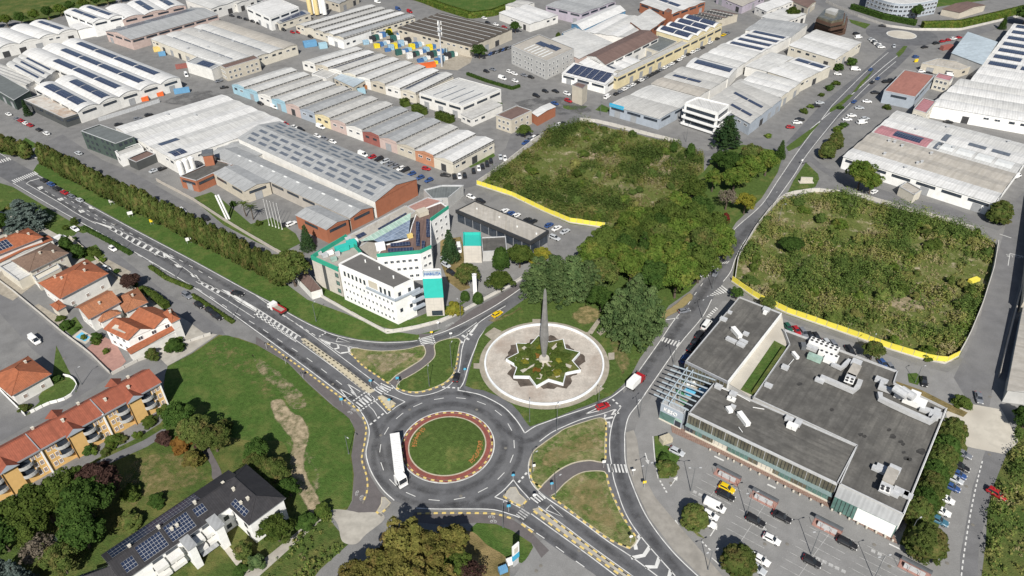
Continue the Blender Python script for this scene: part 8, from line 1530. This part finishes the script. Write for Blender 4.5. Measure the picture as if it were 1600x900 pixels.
# ---- bale yard: stacked coloured bales
BC = {}
for n_, c_ in dict(blue=(.05, .13, .3), white=(.6, .6, .58), yellow=(.6, .48, .03), green=(.03, .1, .09), teal=(.25, .38, .48), black=(.03, .03, .035)).items(): M('bale_'+n_, c_, .6, .25, 1.5)
struct('bale_yard', S('560,70 600,55 640,50 740,85 735,98 715,110 690,108 640,100'), .012, 'paving_tan')
k = 0
for r in range(7):
    for j in range(8):
        x = 572+r*17+j*5.2; y = 69+r*4.9-j*2.2+r*.6; cname = ['teal', 'blue', 'white', 'teal', 'black', 'yellow', 'green', 'blue', 'white'][(r*5+j*2) % 9]
        c = G(x, y)
        if cname not in BC:
            m = MB()
            for zz in (0, 1.25): m.obox((0, 0, zz+.62), (1.5, 0, 0), (0, 1.0, 0), (0, 0, .6)); m.obox((.5, 0, zz+.62), (.05, 0, 0), (0, 1.03, 0), (0, 0, .63)); m.obox((-.5, 0, zz+.62), (.05, 0, 0), (0, 1.03, 0), (0, 0, .63))
            BC[cname] = m.mesh('bale', 'bale_'+cname)
        o = inst('bale_stack', BC[cname], None, c, .45+random.uniform(-.1, .1), (1.2, 1.2, random.choice((.7, 1, 1.3)))); tag(o, f'{cname} bale stack, {ORD[j]} from the street in the {ORD[r]} bale row', 'bale', 'coloured bales in the yard')
# ---- small odds
def crate(px, sz, mat, label, cat='container', rot=.4, name='container'):
    c = G(*px); m = MB(c); d = Vector((math.cos(rot), math.sin(rot), 0)); n = Vector((-d.y, d.x, 0)); m.obox(c+Vector((0, 0, sz[2]/2+.1)), d*sz[0]/2, n*sz[1]/2, (0, 0, sz[2]/2))
    for i in range(5): m.obox(c+d*(sz[0]*(i-2)/4.4)+Vector((0, 0, sz[2]/2+.1)), d*.06, n*(sz[1]/2+.05), (0, 0, sz[2]/2+.04))
    m.build(name, mat, None, label=label, category=cat)
M('plastic_orange', (.6, .12, .03), .6, .1)
for px, sz, mt, lab in [((222,158),(7,2.5,2.2),'plastic_orange','orange scrap container at the vaulted factory front'), ((247,150),(6,2.5,2.0),'plastic_orange','smaller orange scrap container at the vaulted factory front'), ((285,145),(8,2.5,2.4),'wall_blue','blue container at the right of the vaulted factory front'), ((285,106),(7,3,2),'wall_red','red machine parts by the grey flat workshop'), ((246,80),(4,3,2.5),'kerb_yellow','yellow machine in the five-vault hall yard'), ((254,87),(4,2.5,2.2),'wall_blue','blue container in the five-vault hall yard'), ((665,106),(12,3,2.5),'plastic_orange','long orange containers beside the bale yard'), ((485,72),(8,5,3),'wall_blue','blue tank plant beside the street corner'), ((505,75),(5,4,3),'wall_sky','pale blue tank plant beside the street corner'), ((1478,77),(8,2.5,2.4),'wall_red','red crane parts in the yard near the pale blue shed'), ((1431,97),(2.4,.6,1.6),'sign_yellow','yellow sign board near the far car strip'), ((1521,440),(4.0,1.6,1.1),'fence_yellow','yellow container at the right corner of the larger field'), ((565,146),(4,3,2.5),'wall_sky','pale blue skip between the workshop rows'), ((575,137),(4,4,2),'rust','rusty scrap heap between the workshop rows'), ((786,893),(2,1.2,1.4),'wall_blue','blue bin at the forecourt edge'), ((797,880),(1.6,1.2,1.2),'white_plastic','white crate pile at the forecourt edge'), ((1040,690),(3,2,1.6),'kerb_stone','small cage frame at the wedge island')]: crate(px, sz, mt, lab)
# orange flower lettering on the roundabout mound (worn, unreadable)
M('flower_orange', (.34, .16, .05), .9, .2, 3)
m = MB(RC)
for a0, a1, n_ in ((140, 182, 8), (-42, 4, 9)):
    for i in range(n_):
        a = math.radians(a0+(a1-a0)*i/(n_-1)); r = RR-3.9; c = RC+Vector((math.cos(a)*r, math.sin(a)*r, 0)); u = Vector((math.cos(a), math.sin(a), 0)); v = Vector((-u.y, u.x, 0))
        for q in range(11):
            p = c+u*random.uniform(-.55, .65)+v*random.choice((-.22, .22, random.uniform(-.22, .22)))+Vector((0, 0, .42+.12*random.random())); s_ = random.uniform(.07, .15); m.obox(p, (s_, 0, s_*.4), (0, s_, 0), (0, 0, s_*.6))
o = m.build('flower_letters', 'flower_orange', RI); o['kind'] = 'stuff'
# tyre wear on the carriageways
wm_ = bpy.data.materials.new('tyre_wear'); wm_.use_nodes = True; nt = wm_.node_tree; b_ = nt.nodes['Principled BSDF']; b_.inputs['Base Color'].default_value = (.035, .035, .038, 1); b_.inputs['Roughness'].default_value = .8
tc = _n(nt, 'ShaderNodeTexCoord'); f1 = _noise(nt, tc.outputs['Object'], .35, 5, .65, .3, .75); at = _n(nt, 'ShaderNodeAttribute', attribute_name='edge'); mu = _n(nt, 'ShaderNodeMath', operation='MULTIPLY'); nt.links.new(f1, mu.inputs[0]); nt.links.new(at.outputs['Fac'], mu.inputs[1]); nt.links.new(_mulv(nt, mu.outputs[0], .5), b_.inputs['Alpha']); MATS['tyre_wear'] = wm_
def wear(P, wd, z=ZR+.012):
    vs, fs, ed = [], [], []
    for i, p in enumerate(P):
        d = (P[min(i+1, len(P)-1)]-P[max(i-1, 0)]); d.z = 0; d.normalize(); n = Vector((-d.y, d.x, 0)); e = min(1, i/3, (len(P)-1-i)/3)
        for t, k in ((-.5, 0), (-.2, 1), (.2, 1), (.5, 0)): q = p+n*wd*t; vs.append((q.x, q.y, z)); ed.append(k*e)
    for i in range(len(P)-1):
        for k in range(3): fs.append((i*4+k, i*4+k+1, i*4+k+5, i*4+k+4))
    me = bpy.data.meshes.new('tyre_wear'); me.from_pydata(vs, [], fs); a = me.attributes.new('edge', 'FLOAT', 'POINT'); a.data.foreach_set('value', np.array(ed, np.float32)); me.materials.append(wm_); o = bpy.data.objects.new('tyre_wear', me); COL.objects.link(o); o.parent = ROAD
for r, wd in ((RR+2.6, 2.6), (RR+7.0, 2.0)): wear([v for v in arc(RC, r, 10, 375, 80)], wd)
for s_, wd in (('400,474 440,503 480,530 530,567 580,603 612,625 640,640', 2.2), ('360,486 420,526 480,567 530,605 562,632 585,665 592,700 605,740', 2.2), ('400,510 460,555 520,600 555,628', 1.6), ('500,517 540,533 600,541 650,537 700,523 750,500 800,470', 2.2), ('735,545 725,575 718,600 735,625', 2.2), ('780,660 820,690 870,662 930,640 965,625', 2.4), ('962,640 963,690 966,730 985,790 1020,845 1070,905', 3.0), ('990,600 1030,550 1075,490 1110,440 1140,395 1180,345', 3.4), ('800,745 830,775 880,805 940,850 1000,895', 2.2), ('690,788 750,790 800,800 850,835 920,885', 2.4), ('20,268 100,318 200,372 300,430 380,478', 2.4), ('60,283 140,328 220,372 320,427 400,472', 2.2)): wear(smooth(GP(S(s_)), False, 8), wd)

for s_ in ('940,163 955,170 948,176 930,172', '880,164 918,166 910,172 880,171', '725,255 770,238 775,245 735,262', '600,38 640,30 650,36 610,44'): struct('verge_lawn', S(s_), .02, 'grass_lush')

for i, (x, y, w_) in enumerate(((1256,176,5), (1266,168,4), (1296,140,6), (1306,132,5), (1200,214,4), (1313,170,4), (1385,170,5), (1308,205,6), (1318,198,5), (1283,150,4))): tree('shrub', (x, y), w_*.5, w_, ('leaf_green', 'leaf_wood', 'leaf_dark')[i % 3], f'low verge shrub, {ORD[i]} along the far boulevard', 'verge shrubs along the far boulevard')
